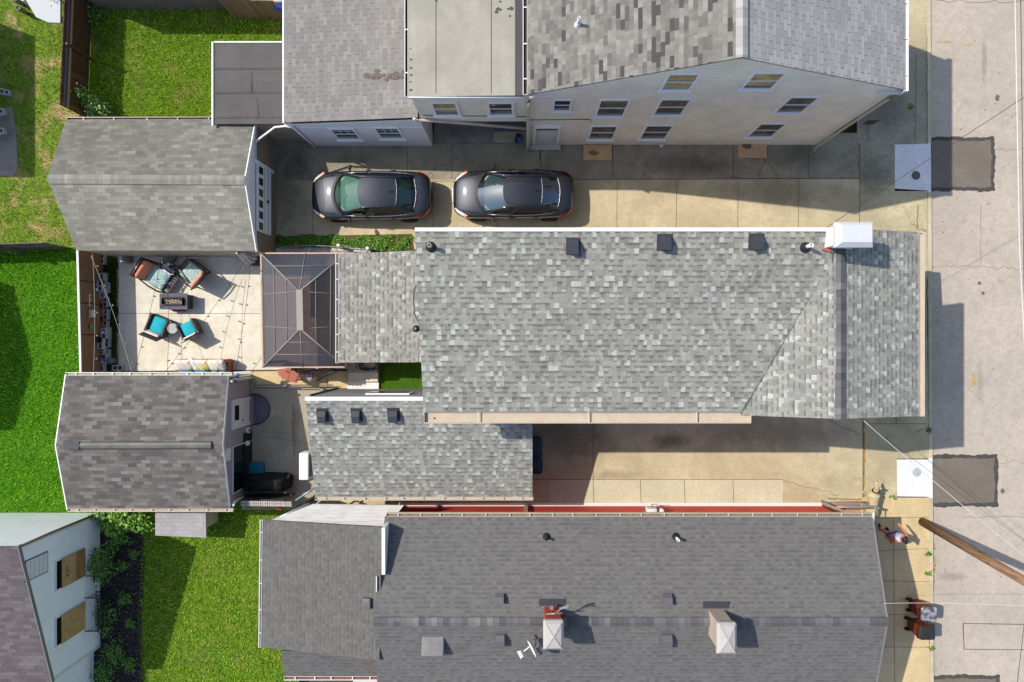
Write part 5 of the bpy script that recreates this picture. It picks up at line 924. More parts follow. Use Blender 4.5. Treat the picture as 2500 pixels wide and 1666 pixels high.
# chain link corner by the street
cl = thing('chain_link_fence', 'low galvanised chain link fence on the street corner of the red-walled house', 'fence', P(2110, 1225, 0))
pA, pB, pC = P(2007, 1223, 0), P(2111, 1225, 0), P(2109.5, 1700, 0); b = MB(); b.tube([pA + EZ * 1.0, pB + EZ * 1.0], .022, 8).tube([pA + EZ * .08, pB + EZ * .08], .018, 8).tube([pB + EZ * 1.0, pC + EZ * 1.0], .02, 8); b.build('rail', 'zinc', cl)
for p in (pA, pA + (pB - pA) * .93, pB, pB + (pC - pB) * .33, pB + (pC - pB) * .66): bb = MB(); bb.tube([p, p + EZ * 1.03], .03, 8); bb.blob(p + EZ * 1.05, (.045, .045, .04), amp=0, nu=10, nv=6); bb.build('post', 'zinc', cl)
b = MB()
for p, q in ((pA, pB), (pB, pC)):
    L = (q - p).length; d = (q - p).normalized(); n = int(L / .13)
    for i in range(n):
        for s in (0, 1): e0 = p + d * (L * i / n); e1 = p + d * min(L, L * i / n + .92); b.tube([e0 + EZ * (.08 if s else 1.0), e1 + EZ * (1.0 if s else .08)], .0035, 4, False)
b.build('mesh', 'zinc', cl)

# ================================================================ POLE AND WIRES
pp = thing('utility_pole', 'leaning brown wooden utility pole at the kerb, lower right', 'utility pole', P(2250, 1273, 0)); tp_ = P(2690, 1529, 9.0)
MB().tube([P(2250, 1273, -.05), L3(P(2250, 1273, 0), tp_, .5), tp_], .165, 20, r2=.13).build('pole', 'wood_pole', pp)
def wire(label, pts, r, mat, sag=.25):
    q = [P(*p) for p in pts]; out = []
    for a, c_ in zip(q[:-1], q[1:]):
        for i in range(12): t_ = i / 12; out.append(L3(a, c_, t_) - EZ * sag * 4 * t_ * (1 - t_))
    out.append(q[-1]); return tag(MB().tube(out, r, 6).build('overhead_wire', mat), label, 'wire', None)
wire('twisted service wire from the central house to the lower right edge', [(2100, 1020, 6.2), (2640, 1470, 7.5)], .009, 'wire_white'); wire('thin dark wire beside the twisted service wire', [(2098, 1020, 6.15), (2640, 1420, 7.5)], .005, 'wire_dark')
wire('long wire from the charcoal ridge across to the right edge', [(2158, 1474, 4.4), (2330, 1474, 5.2), (2700, 1488, 7.2)], .006, 'wire_white', .05); wire('thick white cable running along the far right edge of the road', [(2470, -160, 7.5), (2478, 0, 7.4), (2489, 600, 7.4), (2520, 1200, 7.4)], .018, 'wire_white', .0); wire('thin dark cable beside the thick white cable, right edge', [(2490, -160, 7.6), (2492, 0, 7.5), (2500, 700, 7.5), (2530, 1200, 7.5)], .01, 'wire_dark', .0)
wire('thin wire crossing from the white chimney cap to the upper right edge', [(2018, 556, 6.9), (2188, 442, 7.0), (2520, 225, 7.4)], .008, 'wire_dark', .03); wire('thin wire at lower right near the road patch', [(2484, 1666, 7.4), (2500, 1530, 7.4), (2510, 1420, 7.5)], .008, 'wire_dark', 0)
# ================================================================ CARS
def make_car():
    """sedan, length along +X is the tail, nose at -X, origin on the ground at the middle"""
    root = bpy.data.objects.new('parked_car', None); col.objects.link(root)
    # stations: x, half width at sill, half width at shoulder, z of shoulder, z of centre top, nose droop of bottom
    st = [(-2.25, .34, .36, .56, .58, .30), (-2.22, .52, .56, .60, .64, .26), (-2.12, .66, .71, .66, .73, .22), (-1.95, .76, .81, .72, .81, .20), (-1.70, .82, .865, .78, .89, .19), (-1.40, .845, .885, .84, .955, .18), (-1.1, .85, .89, .885, .985, .18), (-.6, .855, .893, .91, .99, .18), (0, .86, .895, .93, 1.0, .18), (.6, .86, .893, .95, 1.02, .18), (1.1, .85, .888, .965, 1.04, .18), (1.5, .835, .872, .97, 1.06, .19), (1.8, .80, .845, .965, 1.06, .2), (2.02, .74, .79, .94, 1.04, .22), (2.16, .64, .70, .90, 1.0, .25), (2.24, .5, .54, .80, .9, .3), (2.26, .36, .38, .72, .76, .34)]
    vs = []; fs = []; prof = 15
    for x, ws, wb, zs, zc, zb in st:
        half = [(0, zb), (ws * .7, zb), (ws * .97, zb + .04), (wb * 1.005, zb + (zs - zb) * .5), (wb, zs - .05), (wb * .965, zs + .005), (wb * .80, zs + (zc - zs) * .55), (wb * .45, zc - (zc - zs) * .1)]
        ring = [(y, z) for y, z in half] + [(0, zc)] + [(-y, z) for y, z in reversed(half[1:])]
        prof = len(ring); vs += [Vector((x, y, z)) for y, z in ring]
    n = len(st)
    for i in range(n - 1):
        for j in range(prof): fs.append((i * prof + j, i * prof + (j + 1) % prof, (i + 1) * prof + (j + 1) % prof, (i + 1) * prof + j))
    fs += [tuple(range(prof)), tuple((n - 1) * prof + j for j in range(prof))]
    b = MB(); b.add(vs, fs, True); body = b.build('body', 'paint_car', root); md = body.modifiers.new('s', 'SUBSURF'); md.levels = md.render_levels = 2
    # cabin interior, seen through the glass
    b = MB(); b.rbox((.25, 0, 1.04), (2.6, 1.3, .06), .2); b.build('dashboard', 'car_interior', root)
    b = MB()
    for y in (-.36, .36): b.rbox((-.12, y, 1.12), (.2, .48, .34), .07, tilt=Matrix.Rotation(R(14), 3, 'Y')); b.rbox((-.06, y, 1.3), (.11, .26, .12), .04)
    b.rbox((.95, 0, 1.12), (.2, 1.2, .22), .07); b.build('seats', 'car_seat', root)
    # greenhouse grid: roof edge and belt line
    def arc(x0, x1, hw, z0, z1, n=9): return [Vector((x0 + (x1 - x0) * (abs(2 * i / n - 1) ** 2), hw * (2 * i / n - 1), z0 + (z1 - z0) * (abs(2 * i / n - 1) ** 2))) for i in range(n + 1)]
    wb_ = arc(-1.33, -1.02, .745, 1.0, .965); wt = arc(-.36, -.20, .56, 1.425, 1.385); rt_ = arc(1.08, 1.02, .535, 1.415, 1.375); rb_ = arc(1.74, 1.62, .64, 1.10, 1.055)
    def strip(a, c, k=5, bulge=0.0):
        v = []; m = len(a)
        for i in range(k + 1):
            for p, q in zip(a, c): t = i / k; v.append(p + (q - p) * t + EZ * bulge * math.sin(math.pi * t))
        return v, [(i * m + j, i * m + j + 1, (i + 1) * m + j + 1, (i + 1) * m + j) for i in range(k) for j in range(m - 1)]
    def ins(a, f=.93): c = sum(a, Vector()) / len(a); return [Vector((p.x, p.y * f, p.z)) for p in a]
    b = MB(); b.add(*strip(ins(wb_), ins(wt, .96), 6, .02), True); ws_ = b.build('windscreen', 'glass_green', root)
    b = MB(); b.add(*strip(ins(rt_, .95), ins(rb_, .93), 5, .02), True); b.build('rear_window', 'glass_green', root)
    b = MB(); b.add(*strip(wt, rt_, 10, .045), True); ro = b.build('roof', 'paint_car', root); ro.modifiers.new('s', 'SUBSURF').render_levels = 1
    for s in (-1, 1):
        a0, a1, c0, c1 = (wb_[-1], wt[-1], rt_[-1], rb_[-1]) if s > 0 else (wb_[0], wt[0], rt_[0], rb_[0])
        belt = [Vector((x, s * y, z)) for x, y, z in ((-1.02, .765, .955), (-.5, .80, .955), (.15, .81, .965), (.8, .80, .985), (1.35, .755, 1.01), (1.62, .68, 1.05))]
        top = [a1 + (a0 - a1) * .98, a1 + (c0 - a1) * .0 + (a0 - a1) * .25, a1 + (c0 - a1) * .35 + EZ * .035, c0 + (a1 - c0) * .2 + EZ * .02, c0 + (c1 - c0) * .35, c1]
        b = MB(); v, f = strip(belt, top, 4, .0); v = [p + Vector((0, s * .03 * math.sin(math.pi * min(1, i // 6 / 4)), 0)) for i, p in enumerate(v)]; b.add(v, f, True); b.build('side_window', 'glass_side', root)
        b = MB(); b.tube([a0 + EZ * .0, L3(a0, a1, .5) + EZ * .025, a1 + EZ * .015, L3(a1, c0, .33) + EZ * .045, L3(a1, c0, .66) + EZ * .045, c0 + EZ * .012, L3(c0, c1, .5) + EZ * .03, c1], .042, 8)
        b.tube([L3(belt[1], belt[2], .55), L3(top[2], top[3], .1)], .035, 6).tube([belt[4] + Vector((-.12, 0, 0)), L3(top[3], top[4], .75)], .03, 6); b.build('pillar', 'paint_car', root)
        b = MB(); b.tube([p + Vector((0, s * .012, -.005)) for p in belt], .012, 6); b.build('window_trim', 'chrome', root)
        b = MB(); b.rbox((-.72, s * .985, 1.0), (.12, .2, .13), .05, R(-s * 22), puff=.01); m_ = b.build('mirror', 'paint_car', root); MB().tube([(-.74, s * .84, .95), (-.72, s * .93, .98)], .03, 6).build('mirror_arm', 'car_black', m_)
        def skinpatch(pts, mat, name):
            b = MB(); b.add(*strip([Vector((x, s * y, z)) for x, y, z in pts[0]], [Vector((x, s * y, z)) for x, y, z in pts[1]], 3, .012), True); return b.build(name, mat, root)
        hl = skinpatch(([(-2.20, .50, .655), (-2.10, .66, .685), (-1.93, .785, .73), (-1.74, .85, .775)], [(-2.15, .50, .71), (-2.02, .60, .75), (-1.86, .71, .80), (-1.70, .80, .835)]), 'lens_clear', 'headlight')
        b = MB(); b.blob((-1.78, s * .825, .80), (.07, .035, .03), amp=0, m=Matrix.Rotation(R(s * 25), 3, 'Z')); b.build('indicator', 'lens_amber', hl)
        skinpatch(([(1.80, .865, .90), (1.98, .80, .90), (2.14, .70, .86), (2.22, .56, .80)], [(1.74, .80, 1.005), (1.98, .745, 1.015), (2.11, .65, .985), (2.20, .52, .93)]), 'lens_red', 'taillight')
        for x in (-1.32, 1.36):
            ax = Matrix.Rotation(R(90), 3, 'X'); wl = MB().lathe((x, s * .80, .315), [(.2, -.1), (.29, -.1), (.315, -.06), (.315, .06), (.29, .1), (.2, .1)], 24, ax).build('wheel', 'tyre', root); rm = MB(); rm.lathe((x, s * .80, .315), [(.05, -.09), (.205, -.085), (.205, .085), (.05, .09)], 20, ax); rm.build('rim', 'rim', wl)
        for x in (-.05, .86): MB().rbox((x, s * .905, .86), (.2, .03, .035), .012).build('door_handle', 'car_black', root)
        b = MB(); b.tube([(-1.25 + .12, s * .3, 1.0), (-1.12, s * .62, .99)], .012, 5); b.build('wiper', 'car_black', root)
    b = MB(); b.add(*strip([p + Vector((-.09, 0, -.012)) for p in wb_], [p + Vector((.01, 0, .012)) for p in wb_], 2), True); b.build('cowl', 'car_black', root)
    b = MB(); b.tube([p + EZ * .008 for p in rb_], .008, 5).tube([p + EZ * .006 for p in rt_], .006, 5); b.build('glass_trim', 'chrome', root)
    b = MB()
    for s in (-1, 1): b.tube([(-2.08, s * .56, .765), (-1.7, s * .66, .885), (-1.3, s * .72, .955)], .009, 5)
    b.tube([(-2.17, y * .1, .705 - .0006 * y * y) for y in range(-5, 6)], .008, 5); b.tube([(1.84 + (.0), -.6, 1.05), (2.02, -.64, 1.03)], .006, 5); b.build('bonnet_gap', 'car_black', root)
    MB().rbox((-2.262, 0, .56), (.03, .62, .1), .014).build('grille', 'chrome', root); MB().rbox((2.265, 0, .66), (.03, .5, .12), .01).build('number_plate_holder', 'car_black', root)
    MB().rbox((.86, 0, 1.475), (.17, .045, .035), .02).build('antenna', 'car_black', root); return root
car = make_car(); tag(car, 'black sedan nearest the garage door, bonnet half in shade, greenish glass', 'car', 'cars parked in the driveway'); car.location = G(-369, -339)
car2 = dup(car); tag(car2, 'black sedan parked behind the other, wholly in front of the drip edge, bluish windscreen', 'car', 'cars parked in the driveway'); car2['label'] = 'black sedan parked nearer the street, blue reflections in its windscreen'; car2.location = G(-31.5, -341.5)
for ch in car2.children:
    if ch.name.split('.')[0] in ('windscreen', 'rear_window'):
        ch.data = ch.data.copy(); ch.data.materials[0] = M['glass_blue']

# ================================================================ PATIO FURNITURE
def at(root, u, v, z, rz): root.location = P(u, v, z); root.rotation_euler = (0, 0, rz); return root
def empty(name): o = bpy.data.objects.new(name, None); col.objects.link(o); return o
def lounge_chair():
    """wide chair facing +X, origin on the floor"""
    r = empty('lounge_chair')
    b = MB()
    for s in (-1, 1):
        b.tube([(-.36, s * .36, .62), (0, s * .39, .64), (.34, s * .38, .60), (.4, s * .36, .3), (.42, s * .34, .02)], .028, 8).tube([(-.3, s * .34, .02), (-.34, s * .35, .4), (-.52, s * .34, .98)], .026, 8)
        b.tube([(-.3, s * .37, .1), (0, s * .38, .16), (.4, s * .36, .1)], .018, 6)
    b.tube([(-.52, -.34, .98), (-.54, 0, 1.0), (-.52, .34, .98)], .028, 8); b.build('frame', 'frame_dark', r)
    b = MB(); b.obox(Vector((-.36, -.34, .33)), EX, EY, EZ, 0, .76, 0, .68, 0, .03)
    for i in range(7): b.obox(Vector((.38, -.3 + i * .09, .34)), EX, EY, EZ, 0, .16, 0, .045, 0, .02)
    b.obox(Vector((.54, -.34, .33)), EX, EY, EZ, 0, .03, 0, .68, 0, .03)
    b.obox(Vector((-.40, -.33, .40)), Vector((-.22, 0, .97)).normalized(), EY, EX, 0, .52, 0, .66, 0, .02)
    b.build('seat_slats', 'frame_dark', r)
    MB().rbox((.03, 0, .42), (.68, .64, .14), .06, puff=.03).build('seat_cushion', 'pattern_teal', r); MB().rbox((-.37, 0, .68), (.14, .64, .46), .06, tilt=Matrix.Rotation(R(-16), 3, 'Y'), puff=.01).build('back_cushion', 'orange_cushion', r); return r
# chair A: seat seen squarely, back towards the upper left; it is tipped up so the seat faces the sky
ca = lounge_chair(); tag(ca, 'lounge chair with orange back and teal patterned seat nearest the planter', 'chair', 'cushioned lounge chairs on the patio'); at(ca, 398, 678, .06, R(-33)); ca.scale = (1.16, 1.12, 1.0)
cb_ = dup(ca); tag(cb_, 'lounge chair with orange back and teal seat half in shade by the garage wall', 'chair', 'cushioned lounge chairs on the patio'); at(cb_, 484, 672, .06, R(140)); cb_.scale = (1.05, 1.05, 1.0)
# grey side table with clutter
stb = empty('side_table'); MB().rbox((0, 0, .47), (.42, .42, .03), .02).build('table_top', 'grey_table', stb)
for sx in (-1, 1):
    for sy in (-1, 1): MB().tube([(sx * .18, sy * .18, 0), (sx * .18, sy * .18, .46)], .015, 6).build('leg', 'frame_dark', stb)
tag(stb, 'square grey side table between the two orange backed chairs', 'table'); at(stb, 426, 661, .06, 0)
tag(MB().lathe(P(423, 655, .56), [(.1, 0), (.13, .06), (.1, .14), (.11, .18), (.09, .18), (.05, .06)], 14).build('lantern', 'fire_dark'), 'dark lantern standing on the grey side table', 'lantern')
tag(MB().tube([P(437, 658, .56), P(458, 688, .62)], .035, 10).build('roller_tube', 'metal_grey'), 'grey metal tube leaning across the grey side table', 'tube')
tag(MB().blob(P(416, 632, .2), (.2, .36, .16), 3, .18, m=Matrix.Rotation(R(-38), 3, 'Z')).build('rock', 'stone'), 'large rough stone on the patio at the garage wall', 'rock')
# fire pit
fp_ = empty('fire_table'); b = MB(); z = .52
b.obox(Vector((-.52, -.3, 0)), EX, EY, EZ, .04, 1.0, .04, .56, 0, z - .03); b.build('base', 'fire_dark', fp_)
b = MB(); b.obox(Vector((-.52, -.3, z - .03)), EX, EY, EZ, 0, 1.04, 0, .14, 0, .04).obox(Vector((-.52, -.3, z - .03)), EX, EY, EZ, 0, 1.04, .46, .60, 0, .04).obox(Vector((-.52, -.3, z - .03)), EX, EY, EZ, 0, .1, .141, .459, 0, .04).obox(Vector((-.52, -.3, z - .03)), EX, EY, EZ, .94, 1.04, .141, .459, 0, .04); b.build('table_top', 'fire_grey', fp_)
b = MB(); b.obox(Vector((-.4, -.13, z - .03)), EX, EY, EZ, 0, .78, 0, .02, 0, .16).obox(Vector((-.4, -.13, z - .03)), EX, EY, EZ, 0, .78, .24, .26, 0, .16).obox(Vector((-.4, -.13, z - .03)), EX, EY, EZ, .76, .78, .021, .239, 0, .16).obox(Vector((-.4, -.13, z - .03)), EX, EY, EZ, 0, .02, .021, .239, 0, .16); b.build('wind_guard', 'glass_side', fp_)
b = MB()
for i in range(170): b.blob((random.uniform(-.37, .36), random.uniform(-.1, .1), z + random.uniform(0, .02)), (.018, .016, .013), i, .2, 6, 4)
b.build('fire_glass', island('fire_pebble', [(0, C(150, 110, 60)), (.5, C(220, 190, 140)), (1, C(250, 244, 228))], .4), fp_); tag(fp_, 'rectangular grey fire table with a trough of pale pebbles on the patio', 'fire table'); at(fp_, 440, 738, .06, 0)
rb2 = empty('cushion_box'); MB().rbox((0, 0, .09), (.44, .3, .16), .03).build('lid', 'red_box', rb2); MB().rbox((.24, .02, .06), (.16, .2, .1), .02).build('strap', 'orange_cushion', rb2); tag(rb2, 'red bag on the patio below the fire table', 'bag'); at(rb2, 440, 752, .06, 0)
# two turquoise chairs and a round table
def low_chair():
    r = empty('wicker_chair'); b = MB(); b.obox(Vector((-.33, -.33, .25)), EX, EY, EZ, 0, .66, 0, .66, 0, .04)
    for s in (-1, 1): b.obox(Vector((-.36, s * .335, .05)), EX, EY, EZ, 0, .7, -.03, .03, 0, .5)
    b.build('seat_frame', 'wicker', r); b = MB(); b.obox(Vector((-.38, -.36, .28)), Vector((-.28, 0, .96)).normalized(), EY, EX, 0, .56, 0, .72, 0, .03); b.build('backrest', 'wicker', r)
    for sx in (-.3, .3):
        for sy in (-.3, .3): MB().tube([(sx, sy, 0), (sx, sy, .26)], .022, 6).build('leg', 'frame_dark', r)
    MB().rbox((.02, 0, .36), (.6, .56, .14), .08, puff=.04).build('seat_cushion', 'teal', r); MB().rbox((-.33, 0, .52), (.08, .56, .30), .035, tilt=Matrix.Rotation(R(-14), 3, 'Y')).build('back_cushion', 'white_cushion', r); return r
wa = low_chair(); tag(wa, 'low chair with turquoise cushion on the left of the round table', 'chair', 'turquoise cushioned chairs'); at(wa, 397, 795, .06, R(68)); wa.scale = (.98, 1.0, .9)
wb2 = dup(wa); tag(wb2, 'low chair with turquoise cushion on the right of the round table', 'chair', 'turquoise cushioned chairs'); at(wb2, 471, 804, .06, R(117)); wb2.scale = (.85, .92, .9)
rt2 = empty('round_table'); MB().lathe((0, 0, .42), [(.17, 0), (.2, .0), (.205, .03), (.18, .04), (.175, .028), (0, .028)], 28).build('table_top', 'table_top', rt2); MB().lathe((0, 0, .445), [(.172, .0), (.205, .0), (.205, .018), (.172, .018)], 28).build('rim', 'metal_grey', rt2)
for k in range(3): a = k * 2.09; MB().tube([(.15 * math.cos(a), .15 * math.sin(a), .42), (.18 * math.cos(a), .18 * math.sin(a), 0)], .014, 6).build('leg', 'frame_dark', rt2)
tag(rt2, 'small round blue grey table between the turquoise chairs', 'table'); at(rt2, 436, 803, .06, 0)
# sofa against the mauve garage
so = empty('patio_sofa'); b = MB(); b.obox(Vector((-.95, -.42, .1)), EX, EY, EZ, 0, 1.9, 0, .8, 0, .18).obox(Vector((-1.0, -.42, .0)), EX, EY, EZ, 0, .04, 0, .82, 0, .42).obox(Vector((.95, -.42, 0)), EX, EY, EZ, 0, .04, 0, .82, 0, .42).obox(Vector((-.95, .40, .05)), EX, EY, EZ, 0, 1.9, 0, .03, 0, .4); b.build('frame', 'rust_red', so)
for i in range(3):
    x = -.63 + i * .63; MB().rbox((x, -.06, .36), (.6, .66, .15), .05, puff=.03).build('seat_cushion', 'teal', so); MB().rbox((x, .22, .60), (.6, .46, .16), .06, tilt=Matrix.Rotation(R(38), 3, 'X'), puff=.02).build('back_cushion', 'white_cushion', so)
so.location = P(506, 904, .06); tag(so, 'red framed patio sofa with white back cushions along the mauve garage gutter', 'sofa')
for i, (u, v, rz, m, lab) in enumerate(((466, 889, 25, 'pattern_pale', 'pale patterned pillow on the left sofa seat'), (500, 892, 12, 'pattern_yellow', 'yellow patterned pillow on the middle sofa seat'), (534, 890, 20, 'pattern_pale', 'pale yellow flowered pillow on the right sofa seat'))):
    tag(MB().rbox(P(u, v, .68), (.44, .42, .13), .1, R(rz), Matrix.Rotation(R(30), 3, 'X'), puff=.03).build('pillow', m), lab, 'pillow', 'pillows on the patio sofa')
wt_ = empty('wooden_stand'); b = MB()
for sx in (-.14, .14):
    for sy in (-.2, .2): MB().tube([(sx, sy, 0), (sx * .9, sy, .52)], .02, 6).build('leg', 'wood', wt_)
b.obox(Vector((-.17, -.24, .5)), EX, EY, EZ, 0, .34, 0, .05, 0, .03).obox(Vector((-.17, .19, .5)), EX, EY, EZ, 0, .34, 0, .05, 0, .03).obox(Vector((-.17, -.19, .5)), EX, EY, EZ, 0, .04, 0, .38, 0, .03).obox(Vector((.13, -.19, .5)), EX, EY, EZ, 0, .04, 0, .38, 0, .03).obox(Vector((-.13, -.19, .2)), EX, EY, EZ, 0, .26, 0, .38, 0, .02); b.build('rack', 'wood', wt_); tag(wt_, 'small open wooden stand at the right end of the patio sofa', 'stand'); wt_.location = P(552, 897, .06)
# closed parasol by the garage corner
um = empty('closed_umbrella'); b = MB(); n = 22
for i in range(n):
    a0, a1 = 2 * math.pi * i / n, 2 * math.pi * (i + 1) / n; r0_ = .22 + (.06 if i % 2 else 0); r1_ = .22 + (.06 if (i + 1) % 2 else 0)
    b.add([Vector((.04 * math.cos(a0), .04 * math.sin(a0), 2.0)), Vector((r0_ * math.cos(a0), r0_ * math.sin(a0), .9)), Vector((r1_ * math.cos(a1), r1_ * math.sin(a1), .9)), Vector((.04 * math.cos(a1), .04 * math.sin(a1), 2.0))], [(0, 1, 2, 3)])
b.build('canopy', 'umbrella_grey', um); MB().tube([(0, 0, 0), (0, 0, 2.08)], .022, 8).build('pole', 'frame_dark', um); MB().rbox((0, 0, .06), (.46, .46, .12), .05).build('base', 'frame_dark', um); MB().lathe((0, 0, 2.05), [(.03, 0), (.045, .03), (.02, .08)], 10).build('finial', 'white', um); tag(um, 'closed grey striped umbrella standing by the garage corner', 'umbrella'); um.location = P(630, 633, .06); um.scale = (1.15, 1.15, .95)
# string lights over the patio
def strand(label, p, q, sag, nb_, mat='wire_dark'):
    p, q = P(*p), P(*q); r = thing('string_light', label, 'string light', p, 'string lights over the patio'); pts = [L3(p, q, i / 30) - EZ * sag * 4 * (i / 30) * (1 - i / 30) for i in range(31)]; MB().tube(pts, .007, 5).build('wire', mat, r)
    for k in range(nb_):
        t_ = (k + .5) / nb_; c_ = L3(p, q, t_) - EZ * sag * 4 * t_ * (1 - t_); bb = MB().lathe(c_ - EZ * .09, [(.016, 0), (.02, .02), (.018, .09)], 8).build('socket', 'cable_black', r); MB().blob(c_ - EZ * .13, (.028, .028, .04), amp=0, nu=10, nv=8).build('bulb', 'bulb', bb)
strand('pale light string nearest the brown screen fence', (226, 621, 2.5), (228, 905, 2.5), .1, 5, 'wire_pale'); strand('pale light string slanting from the fence to the sofa side', (222, 625, 2.5), (322, 912, 2.4), .15, 6, 'wire_pale')
strand('dark light string from the garage eave down the left of the patio', (394, 619, 2.4), (326, 910, 2.4), .15, 7); strand('dark light string beside the gazebo edge', (613, 630, 2.4), (574, 905, 2.4), .15, 6); strand('dark light string crossing the patio from umbrella to sofa', (600, 636, 2.4), (404, 908, 2.3), .15, 7); strand('dark light string straight down the middle of the patio', (404, 619, 2.4), (408, 905, 2.3), .15, 6)

# ================================================================ BLOCK PLANTER
def cinder():
    r = empty('cinder_block'); b = MB(); o = Vector((-.2, -.1, 0)); t_ = .033
    b.obox(o, EX, EY, EZ, 0, .4, 0, t_, 0, .19).obox(o, EX, EY, EZ, 0, .4, .2 - t_, .2, 0, .19)
    for x in (0, .2 - t_ / 2, .4 - t_): b.obox(o, EX, EY, EZ, x, x + t_, t_ + .0005, .2 - t_ - .0005, 0, .1895)
    b.build('shell', 'cinder', r); MB().obox(o, EX, EY, EZ, .036, .364, .036, .164, 0, .05).build('hollow', 'cinder_hole', r); return r
cd = cinder(); spots = [(247, 634, 0, 90, 'in the corner by the grey garage wall'), (250, 680, 0, 90, 'first below the corner one, bottom course'), (246, 682, .19, 90, 'first below the corner one, upper course'), (256, 703, 0, 90, 'just above the upper leafy plant, bottom course'), (242, 700, .38, 90, 'highest of the planter, left of the lamp'), (248, 716, .19, 90, 'directly above the upper leafy plant'), (254, 738, 0, 90, 'beside the upper leafy plant'), (255, 768, 0, 90, 'beside the pink pot'), (254, 796, 0, 90, 'below the lower orange pot'), (251, 815, .19, 90, 'under the small white sign'), (259, 812, 0, 90, 'right of the small white sign'), (258, 836, 0, 90, 'right of the black pan'), (243, 840, .38, 90, 'under the black pan'), (258, 866, 0, 90, 'below the black pan, bottom course'), (246, 858, .19, 90, 'below the black pan, middle course'), (252, 876, .19, 90, 'with the small dark bowl on it'), (246, 894, .19, 90, 'in the corner by the mauve garage'), (285, 898, 0, 0, 'lying towards the patio by the mauve garage')]
for i, (u, v, z, a, lab) in enumerate(spots):
    o = cd if i == 0 else dup(cd); o.location = P(u + 8, v, z + .012 + i * .0003); o.rotation_euler = (0, 0, R(a + random.uniform(-3, 3))); tag(o, 'grey cinder block ' + lab, 'cinder block', 'cinder blocks of the stacked planter')
for i, (u, v, a, lab) in enumerate(((18, 228, -12, 'uppermost cinder block at the upper left edge'), (4, 277, 12, 'middle cinder block at the upper left edge'), (4, 324, 12, 'lowest cinder block at the upper left edge, on the concrete pad'))):
    o = dup(cd); o.location = P(u, v, .03 + .2 * (i > 0)); o.rotation_euler = (0, 0, R(a)); tag(o, lab, 'cinder block', 'cinder blocks at the left edge')
bx = empty('stone_bench'); MB().rbox((0, 0, .2), (.34, .36, .4), .02).build('block', 'stone', bx); MB().rbox((-.1, 0, .41), (.16, .36, .02), .01).build('slab', 'grey_table', bx); tag(bx, 'squat stone block at the garage wall beside the planter grass', 'block'); bx.location = P(315, 632, .05)
for lab, u, v, z in (('orange pot of the upper leafy plant in the planter', 240, 748, .3), ('orange pot of the lower leafy plant in the planter', 241, 781, .3)):
    r = thing('flower_pot', lab, 'pot', P(u, v, z), 'orange flower pots'); MB().lathe(P(u, v, z), [(.13, -.28), (.2, .0), (.22, .0), (.22, .05), (.19, .05), (.18, -.02), (.004, -.02)], 18).build('pot', 'terracotta', r); MB().lathe(P(u, v, z), [(.135, -.02), (.135, .01), (.004, .015)], 14).build('earth', 'mulch_ground', r)
tag(MB().rbox(P(227, 766, .9), (.1, .28, .2), .02).build('window_box', 'white_cushion'), 'pinkish white trough hanging on the brown screen fence', 'trough'); tag(MB().rbox(P(219, 766, 1.1), (.03, .32, .06), .01).build('wall_plaque', 'kerb'), 'slim pale plaque on the brown screen fence', 'plaque'); tag(MB().rbox(P(223, 798, 1.0), (.03, .2, .16), .01).build('wall_sign', 'leaf_grey'), 'small grey green sign on the brown screen fence', 'sign')
for lab, v in (('upper yellow butterfly ornament on the screen fence', 726), ('lower yellow butterfly ornament on the screen fence', 740)):
    b = MB(); q = P(218, v, 1.2); b.add([q, q + Vector((.02, .12, .06)), q + Vector((.05, .1, -.04))], [(0, 1, 2)]); b.add([q, q + Vector((.02, -.12, .06)), q + Vector((.05, -.1, -.04))], [(0, 1, 2)]); b.box(q, (.02, .05, .03)); tag(b.build('wall_butterfly', 'pattern_yellow'), lab, 'ornament', 'butterflies on the fence')
tag(MB().lathe(P(242, 829, .62), [(.04, .0), (.11, .0), (.115, .05), (.105, .05), (.1, .01), (.03, .01)], 20).build('pan', 'black_metal'), 'round black pan on the block planter', 'pan'); tag(MB().lathe(P(252, 871, .43), [(.03, 0), (.065, .05), (.055, .05), (.02, .01)], 14).build('bowl', 'fire_dark'), 'small dark bowl on the block planter near the mauve garage', 'bowl')
b = MB(); b.rbox(P(250, 812, .42), (.14, .1, .02), .02, R(20)); s_ = b.build('garden_sign', 'white'); tag(s_, 'small white sign lying on the block planter', 'sign')
tag(MB().rbox(P(274, 881, .2), (.2, .2, .4), .02).build('glass_box', 'table_top'), 'pale blue box standing on the grass by the planter blocks', 'box'); tag(MB().lathe(P(252, 690, .42), [(.07, 0), (.08, .1), (.03, .16), (.035, .22), (.01, .24)], 12).build('solar_lamp', 'fire_dark'), 'small dark lamp on the topmost cinder blocks', 'lamp')

# ================================================================ COURT: smoker, tank, hose, rug, covers
ad = empty('board_chair'); b = MB(); b.add([Vector(p) for p in ((-.36, .2, .25), (-.1, -.22, .3), (.42, -.32, .32), (.5, .1, .30), (.1, .34, .27))], [(0, 1, 2, 3, 4)]); o = MB().slab([Vector(p) for p in ((-.36, .22, .72), (-.30, .0, .74), (-.1, -.14, .76), (.14, -.24, .76), (.36, -.3, .74), (.48, .06, .7), (.0, .26, .7))], .06).build('lid', 'rust_red', ad)
b = MB()
for x, y in ((-.26, .14), (.32, -.2), (.38, .04), (-.05, .18)): MB().tube([(x, y, 0), (x, y, .7)], .025, 6).build('leg', 'rust_red', ad)
MB().tube([(.3, -.2, .76), (.36, -.12, .8), (.38, -.05, .76)], .014, 6).build('handle', 'metal_grey', ad); tag(ad, 'terracotta red folding table leaf beside the gazebo curtain', 'table'); ad.location = P(716, 914, .02)
